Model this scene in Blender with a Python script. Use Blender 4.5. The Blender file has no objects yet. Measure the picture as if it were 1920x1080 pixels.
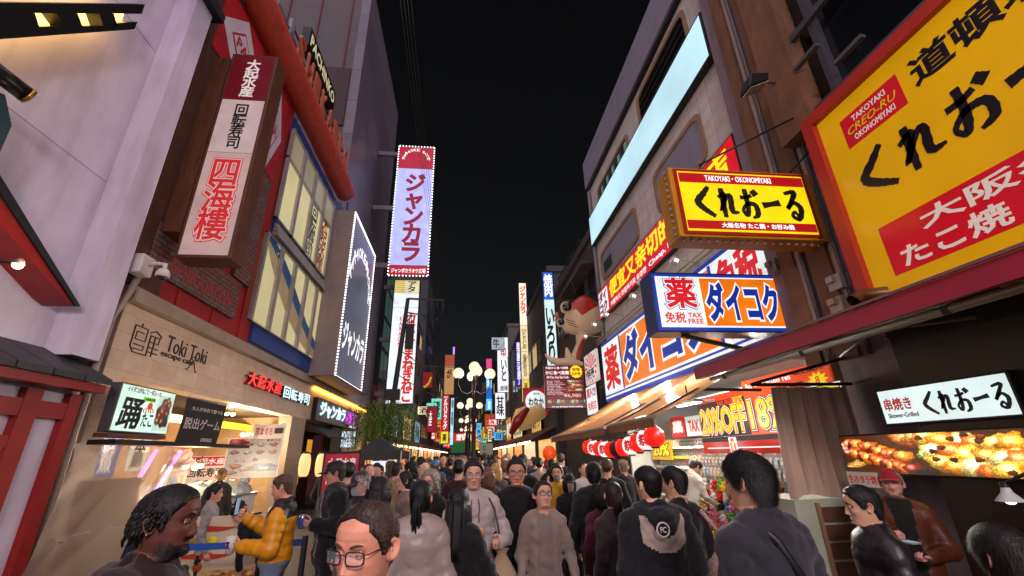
import bpy, bmesh, math, random
import numpy as np
from mathutils import Vector, Matrix, noise as mnoise
R_ = math.radians
random.seed(7); rng = np.random.default_rng(7)
C = bpy.context.scene.collection
sc = bpy.context.scene

# ------------------------------------------------------------------ camera
FOC = 800.0                                   # focal length in pixels of a 1920 px wide frame
CAM = np.array([0., 0., 1.7])
def _cc(px, py): return np.array([px - 960., 540. - py, -FOC])
_Y = _cc(868, 853); _Y /= np.linalg.norm(_Y)  # street direction
_Z = np.array([-50., 2080., -FOC]); _Z -= _Z.dot(_Y) * _Y; _Z /= np.linalg.norm(_Z)
_X = np.cross(_Y, _Z)
CR = np.array([_X, _Y, _Z])
def PX(x0, px, py):
    d = CR @ _cc(px, py); return CAM + d * (x0 / d[0])
def PY(y0, px, py):
    d = CR @ _cc(px, py); return CAM + d * (y0 / d[1])
cd = bpy.data.cameras.new('camera'); cam = bpy.data.objects.new('camera', cd); C.objects.link(cam)
cd.sensor_width = 36; cd.lens = 36 * FOC / 1920; cd.clip_start = .05; cd.clip_end = 2000
cam.matrix_world = Matrix.Translation(CAM) @ Matrix(CR.tolist()).to_4x4()
sc.camera = cam

# ------------------------------------------------------------------ night sky, city glow, exposure
w = bpy.data.worlds.new('World'); sc.world = w; w.use_nodes = True
nt = w.node_tree; bg = nt.nodes['Background']
sky = nt.nodes.new('ShaderNodeTexSky'); sky.sky_type = 'NISHITA'; sky.sun_disc = False
sky.sun_elevation = R_(24); sky.sun_rotation = R_(160)
hs = nt.nodes.new('ShaderNodeHueSaturation'); hs.inputs['Saturation'].default_value = .25
nt.links.new(sky.outputs[0], hs.inputs['Color']); nt.links.new(hs.outputs[0], bg.inputs['Color'])
bg.inputs['Strength'].default_value = .0014
sd = bpy.data.lights.new('city_glow', 'SUN'); sd.energy = 2.7; sd.angle = R_(150); sd.color = (1., .82, .93)
so = bpy.data.objects.new('city_glow', sd); C.objects.link(so)
so.rotation_euler = Vector((-.06, .78, -.62)).to_track_quat('-Z', 'Y').to_euler()
sc.view_settings.view_transform = 'Standard'; sc.view_settings.look = 'None'
sc.view_settings.exposure = .42; sc.view_settings.gamma = 1
sc.cycles.use_denoising = True; sc.cycles.max_bounces = 6; sc.cycles.diffuse_bounces = 3
sc.cycles.transparent_max_bounces = 12; sc.cycles.sample_clamp_indirect = 4; sc.cycles.sample_clamp_direct = 0
sc.cycles.caustics_reflective = False; sc.cycles.caustics_refractive = False

# ------------------------------------------------------------------ materials
def lin(h):
    h = h.lstrip('#'); o = []
    for i in (0, 2, 4):
        c = int(h[i:i+2], 16) / 255; o.append(c / 12.92 if c <= .04045 else ((c + .055) / 1.055) ** 2.4)
    return tuple(o) + (1,)
_mats = {}
def M(name, hexc, rough=.6, emit=0, metal=0, var=.12, scale=2.5, bump=0, bscale=60, spec=.4, stretch=None, coat=0, sheen=0, base=None, dirt=0):
    if name in _mats: return _mats[name]
    m = bpy.data.materials.new(name); m.use_nodes = True; t = m.node_tree; p = t.nodes['Principled BSDF']
    col = lin(hexc) if isinstance(hexc, str) else tuple(hexc) + (1,)
    N, L = t.nodes.new, t.links.new
    p.inputs['Roughness'].default_value = rough; p.inputs['Metallic'].default_value = metal
    p.inputs['Specular IOR Level'].default_value = spec
    if coat: p.inputs['Coat Weight'].default_value = coat; p.inputs['Coat Roughness'].default_value = .15
    if sheen: p.inputs['Sheen Weight'].default_value = sheen
    tc = N('ShaderNodeNewGeometry'); vec = tc.outputs['Position']
    if stretch:
        mp = N('ShaderNodeMapping'); mp.inputs['Scale'].default_value = stretch; L(vec, mp.inputs[0]); vec = mp.outputs[0]
    nz = N('ShaderNodeTexNoise'); nz.inputs['Scale'].default_value = scale; nz.inputs['Detail'].default_value = 5; L(vec, nz.inputs['Vector'])
    def varied(c, amt):
        mr = N('ShaderNodeMapRange'); mr.inputs['From Min'].default_value = .3; mr.inputs['From Max'].default_value = .7
        mr.inputs['To Min'].default_value = 1 - amt; mr.inputs['To Max'].default_value = 1 + amt
        L(nz.outputs['Fac'], mr.inputs['Value'])
        mx = N('ShaderNodeVectorMath'); mx.operation = 'SCALE'; mx.inputs[0].default_value = c[:3]; L(mr.outputs[0], mx.inputs['Scale'])
        return mx.outputs[0]
    if emit:
        bc = lin(base) if base else tuple(.35 * c for c in col[:3]) + (1,)
        p.inputs['Base Color'].default_value = bc
        p.inputs['Emission Strength'].default_value = emit * .74
        if var: L(varied(col, min(var * 1.4, .2)), p.inputs['Emission Color'])
        else: p.inputs['Emission Color'].default_value = col
    else:
        src = varied(col, var) if var else None
        if src is None: p.inputs['Base Color'].default_value = col
        else: L(src, p.inputs['Base Color'])
        if dirt and src is not None:
            n3 = N('ShaderNodeTexNoise'); n3.inputs['Scale'].default_value = 1.3; n3.inputs['Detail'].default_value = 9
            mp = N('ShaderNodeMapping'); mp.inputs['Scale'].default_value = (3, 3, .5); L(tc.outputs['Position'], mp.inputs[0]); L(mp.outputs[0], n3.inputs['Vector'])
            mr = N('ShaderNodeMapRange'); mr.inputs['From Min'].default_value = .45; mr.inputs['From Max'].default_value = .75
            mr.inputs['To Min'].default_value = 1; mr.inputs['To Max'].default_value = 1 - dirt; L(n3.outputs['Fac'], mr.inputs['Value'])
            mx = N('ShaderNodeVectorMath'); mx.operation = 'SCALE'; L(src, mx.inputs[0]); L(mr.outputs[0], mx.inputs['Scale']); L(mx.outputs[0], p.inputs['Base Color'])
    if bump:
        n2 = N('ShaderNodeTexNoise'); n2.inputs['Scale'].default_value = bscale; n2.inputs['Detail'].default_value = 4; L(vec, n2.inputs['Vector'])
        b = N('ShaderNodeBump'); b.inputs['Strength'].default_value = bump; b.inputs['Distance'].default_value = .01
        L(n2.outputs['Fac'], b.inputs['Height']); L(b.outputs[0], p.inputs['Normal'])
    _mats[name] = m; return m
def E(name, hexc, s=1.0, **k): return M(name, hexc, rough=k.pop('rough', .3), emit=s, **k)
def plane_vec(t, plane):
    N, L = t.nodes.new, t.links.new
    g = N('ShaderNodeNewGeometry'); s = N('ShaderNodeSeparateXYZ'); c = N('ShaderNodeCombineXYZ'); L(g.outputs['Position'], s.inputs[0])
    a, b = {'x': ('Y', 'Z'), 'y': ('X', 'Z'), 'z': ('X', 'Y')}[plane]
    L(s.outputs[a], c.inputs['X']); L(s.outputs[b], c.inputs['Y']); return c.outputs[0]
def M_brick(name, c1, c2, mortar, bw, bh, plane='x', ms=.004, rough=.6, bump=.3, rot=0, offset=.5, coat=0):
    if name in _mats: return _mats[name]
    m = bpy.data.materials.new(name); m.use_nodes = True; t = m.node_tree; p = t.nodes['Principled BSDF']; N, L = t.nodes.new, t.links.new
    v = plane_vec(t, plane)
    if rot:
        mp = N('ShaderNodeMapping'); mp.inputs['Rotation'].default_value = (0, 0, rot); L(v, mp.inputs[0]); v = mp.outputs[0]
    b = N('ShaderNodeTexBrick'); L(v, b.inputs['Vector']); b.inputs['Scale'].default_value = 1
    b.inputs['Brick Width'].default_value = bw; b.inputs['Row Height'].default_value = bh; b.inputs['Mortar Size'].default_value = ms
    b.inputs['Color1'].default_value = lin(c1); b.inputs['Color2'].default_value = lin(c2); b.inputs['Mortar'].default_value = lin(mortar); b.offset = offset
    nz = N('ShaderNodeTexNoise'); nz.inputs['Scale'].default_value = 4; nz.inputs['Detail'].default_value = 6; L(v, nz.inputs['Vector'])
    mr = N('ShaderNodeMapRange'); mr.inputs['To Min'].default_value = .72; mr.inputs['To Max'].default_value = 1.25; L(nz.outputs['Fac'], mr.inputs['Value'])
    mx = N('ShaderNodeVectorMath'); mx.operation = 'SCALE'; L(b.outputs['Color'], mx.inputs[0]); L(mr.outputs[0], mx.inputs['Scale'])
    L(mx.outputs[0], p.inputs['Base Color']); p.inputs['Roughness'].default_value = rough
    if coat: p.inputs['Coat Weight'].default_value = coat
    bp = N('ShaderNodeBump'); bp.inputs['Strength'].default_value = bump; bp.inputs['Distance'].default_value = .01; bp.invert = True
    L(b.outputs['Fac'], bp.inputs['Height']); L(bp.outputs[0], p.inputs['Normal'])
    _mats[name] = m; return m
def M_picture(name, attr='picture', emit=0, rough=.4):
    """a printed picture: the colours are the print itself, kept per vertex"""
    if name in _mats: return _mats[name]
    m = bpy.data.materials.new(name); m.use_nodes = True; t = m.node_tree; p = t.nodes['Principled BSDF']
    a = t.nodes.new('ShaderNodeVertexColor'); a.layer_name = attr
    p.inputs['Roughness'].default_value = rough
    if emit:
        t.links.new(a.outputs['Color'], p.inputs['Emission Color']); p.inputs['Emission Strength'].default_value = emit * .74; p.inputs['Base Color'].default_value = (.02, .02, .02, 1)
    else: t.links.new(a.outputs['Color'], p.inputs['Base Color'])
    _mats[name] = m; return m
def M_sheet(name, hexc, transp=.4):
    if name in _mats: return _mats[name]
    m = bpy.data.materials.new(name); m.use_nodes = True; t = m.node_tree; N, L = t.nodes.new, t.links.new
    out = t.nodes['Material Output']; t.nodes.remove(t.nodes['Principled BSDF'])
    d = N('ShaderNodeBsdfDiffuse'); d.inputs[0].default_value = lin(hexc); tl = N('ShaderNodeBsdfTranslucent'); tl.inputs[0].default_value = lin(hexc)
    tr = N('ShaderNodeBsdfTransparent'); gl = N('ShaderNodeBsdfGlossy'); gl.inputs['Roughness'].default_value = .25
    a = N('ShaderNodeMixShader'); L(d.outputs[0], a.inputs[1]); L(tl.outputs[0], a.inputs[2])
    b = N('ShaderNodeMixShader'); b.inputs[0].default_value = transp; L(a.outputs[0], b.inputs[1]); L(tr.outputs[0], b.inputs[2])
    c = N('ShaderNodeMixShader'); c.inputs[0].default_value = .06; L(b.outputs[0], c.inputs[1]); L(gl.outputs[0], c.inputs[2]); L(c.outputs[0], out.inputs[0])
    _mats[name] = m; return m
def M_glass(name, hexc='AABBCC', rough=.05, alpha=.25):
    if name in _mats: return _mats[name]
    m = bpy.data.materials.new(name); m.use_nodes = True; p = m.node_tree.nodes['Principled BSDF']
    p.inputs['Base Color'].default_value = lin(hexc); p.inputs['Roughness'].default_value = rough; p.inputs['Alpha'].default_value = alpha
    p.inputs['Specular IOR Level'].default_value = .8; _mats[name] = m; return m

# ------------------------------------------------------------------ objects
def tag(o, label=None, cat=None, group=None, kind=None):
    if label: o['label'] = label
    if cat: o['category'] = cat
    if group: o['group'] = group
    if kind: o['kind'] = kind
    return o
def thing(name, label, cat, loc=(0, 0, 0), group=None, kind=None):
    o = bpy.data.objects.new(name, None); C.objects.link(o); o.location = [float(v) for v in loc]; o.empty_display_size = .1
    return tag(o, label, cat, group, kind)
def attach(o, parent):
    o.parent = parent
    inv = Matrix.Identity(4); q = parent; m = parent.matrix_basis.copy()
    chain = [parent]
    while chain[-1].parent: chain.append(chain[-1].parent)
    wm = Matrix.Identity(4)
    for q in reversed(chain): wm = wm @ (q.matrix_parent_inverse if q.parent else Matrix.Identity(4)) @ q.matrix_basis
    o.matrix_parent_inverse = wm.inverted()
class MB:
    def __init__(s): s.v, s.f, s.m, s.mats, s.sm = [], [], [], [], []
    def mi(s, mat):
        if mat not in s.mats: s.mats.append(mat)
        return s.mats.index(mat)
    def add(s, vs, fs, mat, smooth=False):
        b = len(s.v); k = s.mi(mat); s.v += [tuple(float(c) for c in v) for v in vs]
        for f in fs: s.f.append(tuple(b + i for i in f)); s.m.append(k); s.sm.append(smooth)
        return s
    def box(s, a, b, mat):
        x0, x1 = sorted((a[0], b[0])); y0, y1 = sorted((a[1], b[1])); z0, z1 = sorted((a[2], b[2]))
        vs = [(x, y, z) for z in (z0, z1) for y in (y0, y1) for x in (x0, x1)]
        return s.add(vs, [(0, 2, 3, 1), (4, 5, 7, 6), (0, 1, 5, 4), (2, 6, 7, 3), (0, 4, 6, 2), (1, 3, 7, 5)], mat)
    def bar(s, p, q, wd, ht, mat, up=(0, 0, 1)):
        p, q = Vector(p), Vector(q); d = (q - p).normalized(); u = Vector(up); r = d.cross(u)
        if r.length < 1e-4: r = d.cross(Vector((1, 0, 0)))
        r.normalize(); u = r.cross(d)
        vs = [c + r * sx * wd / 2 + u * sz * ht / 2 for c in (p, q) for sx, sz in ((-1, -1), (1, -1), (1, 1), (-1, 1))]
        return s.add(vs, [(3, 2, 1, 0), (4, 5, 6, 7), (0, 1, 5, 4), (1, 2, 6, 5), (2, 3, 7, 6), (3, 0, 4, 7)], mat)
    def prism(s, pts, ext, mat):
        n = len(pts); a = [Vector(p) for p in pts]; e = Vector(ext)
        vs = a + [p + e for p in a]
        return s.add(vs, [tuple(range(n))[::-1], tuple(range(n, 2 * n))] + [(i, (i + 1) % n, n + (i + 1) % n, n + i) for i in range(n)], mat)
    def tube(s, path, r, mat, n=8, caps=True, smooth=True):
        P = [Vector(p) for p in path]; rs = r if isinstance(r, (list, tuple)) else [r] * len(P); vs, fs = [], []; u = None
        for i, p in enumerate(P):
            d = (P[min(i + 1, len(P) - 1)] - P[max(i - 1, 0)]).normalized()
            if u is None: u = d.orthogonal().normalized()
            else:
                u = u - d * u.dot(d); u = u.normalized() if u.length > 1e-5 else d.orthogonal().normalized()
            v = d.cross(u)
            vs += [p + (u * math.cos(2 * math.pi * k / n) + v * math.sin(2 * math.pi * k / n)) * rs[i] for k in range(n)]
        for i in range(len(P) - 1):
            fs += [(i * n + k, i * n + (k + 1) % n, (i + 1) * n + (k + 1) % n, (i + 1) * n + k) for k in range(n)]
        s.add(vs, fs, mat, smooth)
        if caps:
            b = len(s.v) - len(vs); k = s.mi(mat)
            s.f += [tuple(b + i for i in range(n))[::-1], tuple(b + (len(P) - 1) * n + i for i in range(n))]; s.m += [k, k]; s.sm += [False, False]
        return s
    def lathe(s, c, prof, mat, n=20, axis='z', smooth=True, sx=1., sy=1.):
        vs, fs = [], []
        for r, h in prof:
            for k in range(n):
                a = 2 * math.pi * k / n; u, v = r * math.cos(a) * sx, r * math.sin(a) * sy
                q = {'z': (u, v, h), 'x': (h, u, v), 'y': (v, h, u)}[axis]
                vs.append((c[0] + q[0], c[1] + q[1], c[2] + q[2]))
        for i in range(len(prof) - 1): fs += [(i * n + k, i * n + (k + 1) % n, (i + 1) * n + (k + 1) % n, (i + 1) * n + k) for k in range(n)]
        return s.add(vs, fs, mat, smooth)
    def ball(s, c, r, mat, n=14, sc_=(1, 1, 1)):
        m_ = n // 2 + 1; prof = [(r * math.sin(math.pi * i / m_), -r * math.cos(math.pi * i / m_)) for i in range(m_ + 1)]
        prof[0] = (1e-4 * r, prof[0][1]); prof[-1] = (1e-4 * r, prof[-1][1]); b = len(s.v)
        s.lathe((0, 0, 0), prof, mat, n)
        s.v[b:] = [(c[0] + x * sc_[0], c[1] + y * sc_[1], c[2] + z * sc_[2]) for x, y, z in s.v[b:]]
        return s
    def grid(s, fn, nu, nv, mat, smooth=True):
        vs = [fn(i / nu, j / nv) for j in range(nv + 1) for i in range(nu + 1)]
        return s.add(vs, [(j * (nu + 1) + i, j * (nu + 1) + i + 1, (j + 1) * (nu + 1) + i + 1, (j + 1) * (nu + 1) + i) for j in range(nv) for i in range(nu)], mat, smooth)
    def build(s, name, parent=None, label=None, cat=None, group=None, kind=None, bevel=0):
        me = bpy.data.meshes.new(name); org = Vector((0, 0, 0))
        if s.v:
            a = np.array(s.v); org = Vector(((a[:, 0].min() + a[:, 0].max()) / 2, (a[:, 1].min() + a[:, 1].max()) / 2, a[:, 2].min()))
        me.from_pydata([tuple(Vector(v) - org) for v in s.v], [], s.f)
        for m_ in s.mats: me.materials.append(m_)
        me.polygons.foreach_set('material_index', s.m); me.polygons.foreach_set('use_smooth', s.sm)
        me.update(); o = bpy.data.objects.new(name, me); C.objects.link(o); o.location = org
        if bevel:
            bv = o.modifiers.new('bevel', 'BEVEL'); bv.width = bevel; bv.segments = 2; bv.limit_method = 'ANGLE'
        if parent: attach(o, parent)
        return tag(o, label, cat, group, kind)
def children(o): return [c for c in C.objects if c.parent == o]
def copy_tree(o, delta, group=None, label=None, parent=None, kids=None):
    c = o.copy(); C.objects.link(c)
    if parent: c.parent = parent
    else: c.location = Vector(o.location) + Vector(delta)
    if group: c['group'] = group
    if label: c['label'] = label
    for ch in (kids[o.name] if kids else children(o)): copy_tree(ch, delta, parent=c)
    return c

# ------------------------------------------------------------------ sign frames and lettering
class Frame:
    def __init__(s, O, U, w, h, N): s.O, s.U, s.w, s.h, s.N = Vector(O), Vector(U), w, h, Vector(N); s.D = Vector((0, 0, -1))
    def pt(s, u, v, d=0.): return s.O + s.U * (u * s.w) + s.D * (v * s.h) + s.N * d
    def slab(s, mb, u0, v0, u1, v1, d0, d1, mat):
        return mb.prism([s.pt(u0, v0, d0), s.pt(u1, v0, d0), s.pt(u1, v1, d0), s.pt(u0, v1, d0)], s.N * (d1 - d0), mat)
def FX(x0, tl, br):
    a, b = PX(x0, *tl), PX(x0, *br); sg = 1 if b[1] > a[1] else -1
    return Frame(a, (0, sg, 0), abs(b[1] - a[1]), a[2] - b[2], (-1 if x0 > 0 else 1, 0, 0))
def FY(y0, tl, br):
    a, b = PY(y0, *tl), PY(y0, *br)
    return Frame(a, (1, 0, 0), b[0] - a[0], a[2] - b[2], (0, -1, 0))
_tx = {}
def text_mesh(body, bold, extrude, vertical, res=2, shear=0):
    k = (body, bold, extrude, vertical, shear)
    if k in _tx: return _tx[k]
    cu = bpy.data.curves.new('lettering', 'FONT'); cu.body = '\n'.join(body) if vertical else body
    cu.offset = min(bold, 0); cu.bevel_depth = max(bold, 0); cu.bevel_resolution = 0; cu.extrude = extrude; cu.resolution_u = res; cu.align_x = 'CENTER'; cu.space_line = .82 if vertical else .9; cu.shear = shear
    o = bpy.data.objects.new('lettering', cu); C.objects.link(o)
    dg = bpy.context.evaluated_depsgraph_get(); me = bpy.data.meshes.new_from_object(o.evaluated_get(dg))
    bpy.data.objects.remove(o); bpy.data.curves.remove(cu)
    a = np.empty(len(me.vertices) * 3); me.vertices.foreach_get('co', a); a = a.reshape(-1, 3)
    fs = [tuple(p.vertices) for p in me.polygons]; bpy.data.meshes.remove(me)
    _tx[k] = (a, fs); return _tx[k]
def _place(fr, a, lo, hi, u0, v0, u1, v1, d, depth):
    x = (a[:, 0] - lo[0]) / max(hi[0] - lo[0], 1e-6); y = (a[:, 1] - lo[1]) / max(hi[1] - lo[1], 1e-6)
    z = a[:, 2]; z = (z - z.min()) / max(z.max() - z.min(), 1e-6)
    U, D, N, O = (np.array(q) for q in (fr.U, fr.D, fr.N, fr.O))
    return O + np.outer((u0 + (u1 - u0) * x) * fr.w, U) + np.outer((v1 + (v0 - v1) * y) * fr.h, D) + np.outer(d + depth * z, N)
def text(fr, body, u0, v0, u1, v1, mat, parent=None, d=.006, bold=.012, depth=.004, vertical=False, outline=None, mb=None, name='lettering', shear=0, slope=0, **kw):
    """letters fitted to the box u0..u1, v0..v1 of a frame; outline = [(bold, material), ...] from the widest inwards"""
    a0, _ = text_mesh(body, bold * .8, .02, vertical, shear=shear); lo, hi = a0.min(0), a0.max(0)
    own = mb is None
    if own: mb = MB()
    lay = list(outline or []) + [(bold * .8, mat)]
    for i, (bo, mt) in enumerate(lay):
        a, fs = text_mesh(body, bo, .02, vertical, shear=shear)
        p = _place(fr, a, lo, hi, u0, v0, u1, v1, d + i * .005, depth)
        if slope:
            uu = (p - np.array(fr.O)) @ np.array(fr.U); p[:, 2] += (uu - u0 * fr.w) * slope
        if fr.U.cross(fr.D).dot(fr.N) > 0: fs = [f[::-1] for f in fs]
        mb.add(p, fs, mt)
    return mb.build(name, parent, **kw) if own else mb
def brush(fr, strokes, u0, v0, u1, v1, mat, parent=None, d=.006, depth=.005, slope=0, fat=1., mb=None, name='brush_lettering', **kw):
    """brush strokes: each a list of (x, y, width) in a 0..1 box, y down, smoothed and made solid"""
    own = mb is None
    if own: mb = MB()
    H = (v1 - v0) * fr.h; W = (u1 - u0) * fr.w
    for st in strokes:
        P = [np.array((x * W, y * H, wd * H * fat)) for x, y, wd in st]; Q = [P[0]] + P + [P[-1]]; S = []
        for i in range(1, len(Q) - 2):
            for t in np.linspace(0, 1, 7, endpoint=False):
                p0, p1, p2, p3 = Q[i-1:i+3]
                S.append(.5 * (2 * p1 + (p2 - p0) * t + (2 * p0 - 5 * p1 + 4 * p2 - p3) * t * t + (3 * p1 - p0 - 3 * p2 + p3) * t ** 3))
        S.append(P[-1]); L_, R2 = [], []
        for i, q in enumerate(S):
            dv = S[min(i + 1, len(S) - 1)][:2] - S[max(i - 1, 0)][:2]; n_ = np.array((-dv[1], dv[0])); n_ = n_ / max(np.linalg.norm(n_), 1e-6)
            jw = q[2] * .5 * (1 + .10 * math.sin(i * 2.3 + q[0] * 40)); L_.append(q[:2] + n_ * jw); R2.append(q[:2] - n_ * jw)
        def W3(q, dd):
            p = fr.O + fr.U * (u0 * fr.w + q[0]) + fr.D * (v0 * fr.h + q[1]) + fr.N * dd; p.z += q[0] * slope; return p
        n_ = len(S); vs = [W3(q, d + depth) for q in L_ + R2] + [W3(q, d) for q in L_ + R2]
        fs = [(i, i + 1, n_ + i + 1, n_ + i) for i in range(n_ - 1)]
        fs += [(2 * n_ + i, i, i + 1, 2 * n_ + i + 1)[::-1] for i in range(n_ - 1)] + [(n_ + i, 3 * n_ + i, 3 * n_ + i + 1, n_ + i + 1)[::-1] for i in range(n_ - 1)]
        fs += [(0, n_, 3 * n_, 2 * n_), (n_ - 1, 3 * n_ - 1, 4 * n_ - 1, 2 * n_ - 1)]
        mb.add(vs, fs, mat)
    return mb.build(name, parent, **kw) if own else mb
def picture(fr, u0, v0, u1, v1, img, mat, parent, d=.006, name='picture'):
    """img: h x w x 3 array (sRGB 0..1) printed on a panel"""
    h, w_ = img.shape[:2]; c = np.where(img <= .04045, img / 12.92, ((np.clip(img, 0, 1) + .055) / 1.055) ** 2.4)
    uu, vv = np.meshgrid(np.linspace(u0, u1, w_), np.linspace(v0, v1, h))
    U, D, N, O = (np.array(q) for q in (fr.U, fr.D, fr.N, fr.O))
    p = O + uu.ravel()[:, None] * fr.w * U + vv.ravel()[:, None] * fr.h * D + d * N
    fs = [(j * w_ + i, j * w_ + i + 1, (j + 1) * w_ + i + 1, (j + 1) * w_ + i)[::-1] for j in range(h - 1) for i in range(w_ - 1)]
    mb = MB(); mb.add(p, fs, mat); o = mb.build(name, parent)
    at = o.data.color_attributes.new('picture', 'FLOAT_COLOR', 'POINT')
    at.data.foreach_set('color', np.concatenate([c.reshape(-1, 3), np.ones((h * w_, 1))], 1).ravel().astype(np.float32))
    return o
def food_picture(w_, h, blobs, bgc, seed=1):
    """a printed food photograph: blobs = (u, v, ru, rv, colour, gloss), later ones on top"""
    r = np.random.default_rng(seed); asp = w_ / h
    X_, Y_ = np.meshgrid(np.linspace(0, 1, w_) * asp, np.linspace(0, 1, h)); im = np.empty((h, w_, 3)); im[:] = bgc
    nz = r.normal(0, 1, (h, w_)); nz = (nz + np.roll(nz, 1, 0) + np.roll(nz, 1, 1) + np.roll(nz, -1, 0) + np.roll(nz, -1, 1)) / 5
    im += nz[..., None] * .05
    for u, v, ru, rv, col, gl in blobs:
        dx, dy = (X_ - u * asp) / ru, (Y_ - v) / rv; ang = np.arctan2(dy, dx)
        rr = np.hypot(dx, dy) * (1 + .13 * np.sin(ang * 3 + u * 30) + .08 * np.sin(ang * 7 + v * 50)); a = np.clip((1 - rr) * 8, 0, 1)[..., None]
        sh = (.55 + .6 * np.clip(1 - rr, 0, 1) - .35 * dy)[..., None] * np.array(col)
        sh = sh * (1 + .5 * nz[..., None]) + gl * np.exp(-((dx + .25) ** 2 + (dy + .35) ** 2) * 9)[..., None]
        im = im * (1 - a) + np.clip(sh, 0, 1) * a
    return np.clip(im, 0, 1)
def bulbs(name, pts, r, mat, parent, n=6):
    # each bulb a part of its own; past a hundred the rest is one mesh
    first = None
    for p in pts[:100]:
        if first is None: m1 = MB(); m1.ball(p, r, mat, n); first = m1.build(name, parent); base = Vector(p); bl = Vector(first.location); continue
        o = first.copy(); C.objects.link(o); o.location = bl + (Vector(p) - base)
    if len(pts) > 100:
        m1 = MB()
        for p in pts[100:]: m1.ball(p, r, mat, n)
        m1.build(name, parent, kind='stuff')
def sign_box(name, label, cat, fr, thick, case, face, margin=.02, group=None, faces=None, rim=None):
    """a box sign: case behind the frame plane and a lit face; faces = [(v0, v1, material)]"""
    root = thing(name, label, cat, fr.pt(.5, 1, -thick / 2), group)
    mb = MB(); fr.slab(mb, 0, 0, 1, 1, -thick, 0, case); mb.build('case', root, bevel=.008)
    mu, mv = margin / fr.w, margin / fr.h
    for i, (v0, v1, mt) in enumerate(faces or [(0, 1, face)]):
        m2 = MB(); fr.slab(m2, mu, max(v0, mv), 1 - mu, min(v1, 1 - mv) - (.002 if v1 < 1 else 0), .0005, .004, mt); m2.build('face', root)
    return root
BK = lambda: M('black_paint', '101012', .5)
WH = lambda: E('lit_white', 'FFFFFF', 1.0)
# ================================================================== ground
gm = M_brick('street_paving', '55504E', '4A4644', '2A2827', .6, .3, 'z', .006, .55, .25)
MB().grid(lambda u, v: (-60 + 120 * u, -40 + 240 * v, 0), 2, 2, gm, False).build('street', None, 'grey stone paved pedestrian street under the crowd', 'street', None, 'structure')
# ================================================================== left side of the street
LX = -5.0
plaster = M('white_plaster', 'CBC2D4', .85, var=.10, scale=1.2, bump=.35, bscale=45, dirt=.24)
redtim = M('red_lacquer_timber', '8E1C1A', .4, var=.15, scale=6); darkw = M('dark_metal_edge', '15171C', .5); tile = M('dark_roof_tile', '2A2A2E', .5, bump=.3, bscale=20)
cream = M('paper_screen', 'C9AE7C', .7, var=.1); warmE = E('warm_led', 'FFC35A', 3.5, var=0)
wb = thing('restaurant_building', 'white plastered restaurant with red timber trim and red framed door', 'building', (LX - .3, 3, 0))
yp = float(PX(-4.75, 272, 277)[1]); yq = float(PX(-4.75, 305, 277)[1]); xw = float(PY(yp, 232, 260)[0])
mb = MB(); mb.box((xw, -3, 2.75), (xw - 3, yp, 13), plaster); mb.build('wall', wb)
mb = MB()
for z in (5.4, 7.9, 10.4): mb.box((xw + .001, -3, z), (xw + .004, yp - .01, z + .012), M('plaster_joint', '9A92A0', .8))
for y in (1.2, 3.4): mb.box((xw + .0045, y, 3.2), (xw + .007, y + .012, 13), M('plaster_joint', '9A92A0'))
mb.build('plaster_joint', wb)
mb = MB(); mb.box((-4.75, yp, 2.95), (xw - 2, yq + .12, 9.35), plaster); mb.build('pier', wb)
mb = MB(); mb.box((-4.62, yp - .15, 9.36), (xw - 2, yq + .25, 9.55), darkw); mb.build('pier_cap', wb)
mb = MB(); mb.box((xw + .02, yp + .05, 9.56), (xw - 2, yq + .1, 14), M('mauve_panel', '8C8092', .6)); mb.build('upper_wall', wb)
# sloping barge board: red timber under a dark edge
a, b = PX(-4.7, -40, 262), PX(-4.7, 152, 575); a2, b2 = PX(-4.7, -40, 300), PX(-4.7, 143, 574); a3, b3 = PX(-4.7, -40, 368), PX(-4.7, 127, 560)
mb = MB(); mb.prism([a, b, b2, a2], (-.5, 0, 0), darkw); mb.prism([a2 + [-.03, 0, 0], b2 + [-.03, 0, 0], b3 + [-.03, 0, 0], a3 + [-.03, 0, 0]], (-.45, 0, 0), redtim); mb.build('barge_board', wb)
# small tiled eave over the door
e0, e1 = PX(-4.6, 190, 705), PX(-4.9, 178, 665); yE = float(e0[1])
mb = MB()
for k in range(14):
    y1 = yE - k * .42; mb.prism([(-4.45, y1, 2.62), (-5.15, y1, 3.0), (-5.15, y1 - .40, 3.0), (-4.45, y1 - .40, 2.62)], (0, 0, .07), tile)
mb.box((-4.5, yE, 2.52), (-4.62, yE - 6, 2.62), redtim); mb.box((-4.62, yE, 2.55), (-5.2, yE - 6, 2.60), darkw); mb.build('eave', wb)
# door bay: red posts, white strips, cream panels
yd = float(PX(-4.72, 150, 760)[1]); dz = 2.5
mb = MB(); mb.box((-4.72, yd, 0), (-4.9, yd - .16, dz), redtim); mb.box((-4.72, yd - .52, 0), (-4.9, yd - .72, dz), redtim); mb.box((-4.728, -2, dz - .3), (-4.9, yd, dz - .12), redtim)
mb.box((-4.728, -2, dz - .62), (-4.888, yd - .53, dz - .50), redtim); mb.box((-4.726, -2, .002), (-4.886, yd - .53, .14), redtim); mb.box((-4.72, yd - 1.7, 0), (-4.9, yd - 1.88, dz - .5), redtim); mb.build('door_frame', wb)
mb = MB(); mb.box((-4.80, -2, 0), (-5.0, yd + .04, dz + .1), plaster); mb.build('door_surround', wb)
mb = MB(); mb.box((-4.76, -2, .1), (-4.797, yd - .7, dz - .55), E('lit_screen', 'A07E45', .55, var=.1)); mb.build('door_panel', wb)
mb = MB(); mb.box((-4.70, yd - .42, .1), (-4.72, yd - .22, .34), M('notice_plate', 'B9B4A8', .5)); mb.build('notice_plate', wb)
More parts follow.
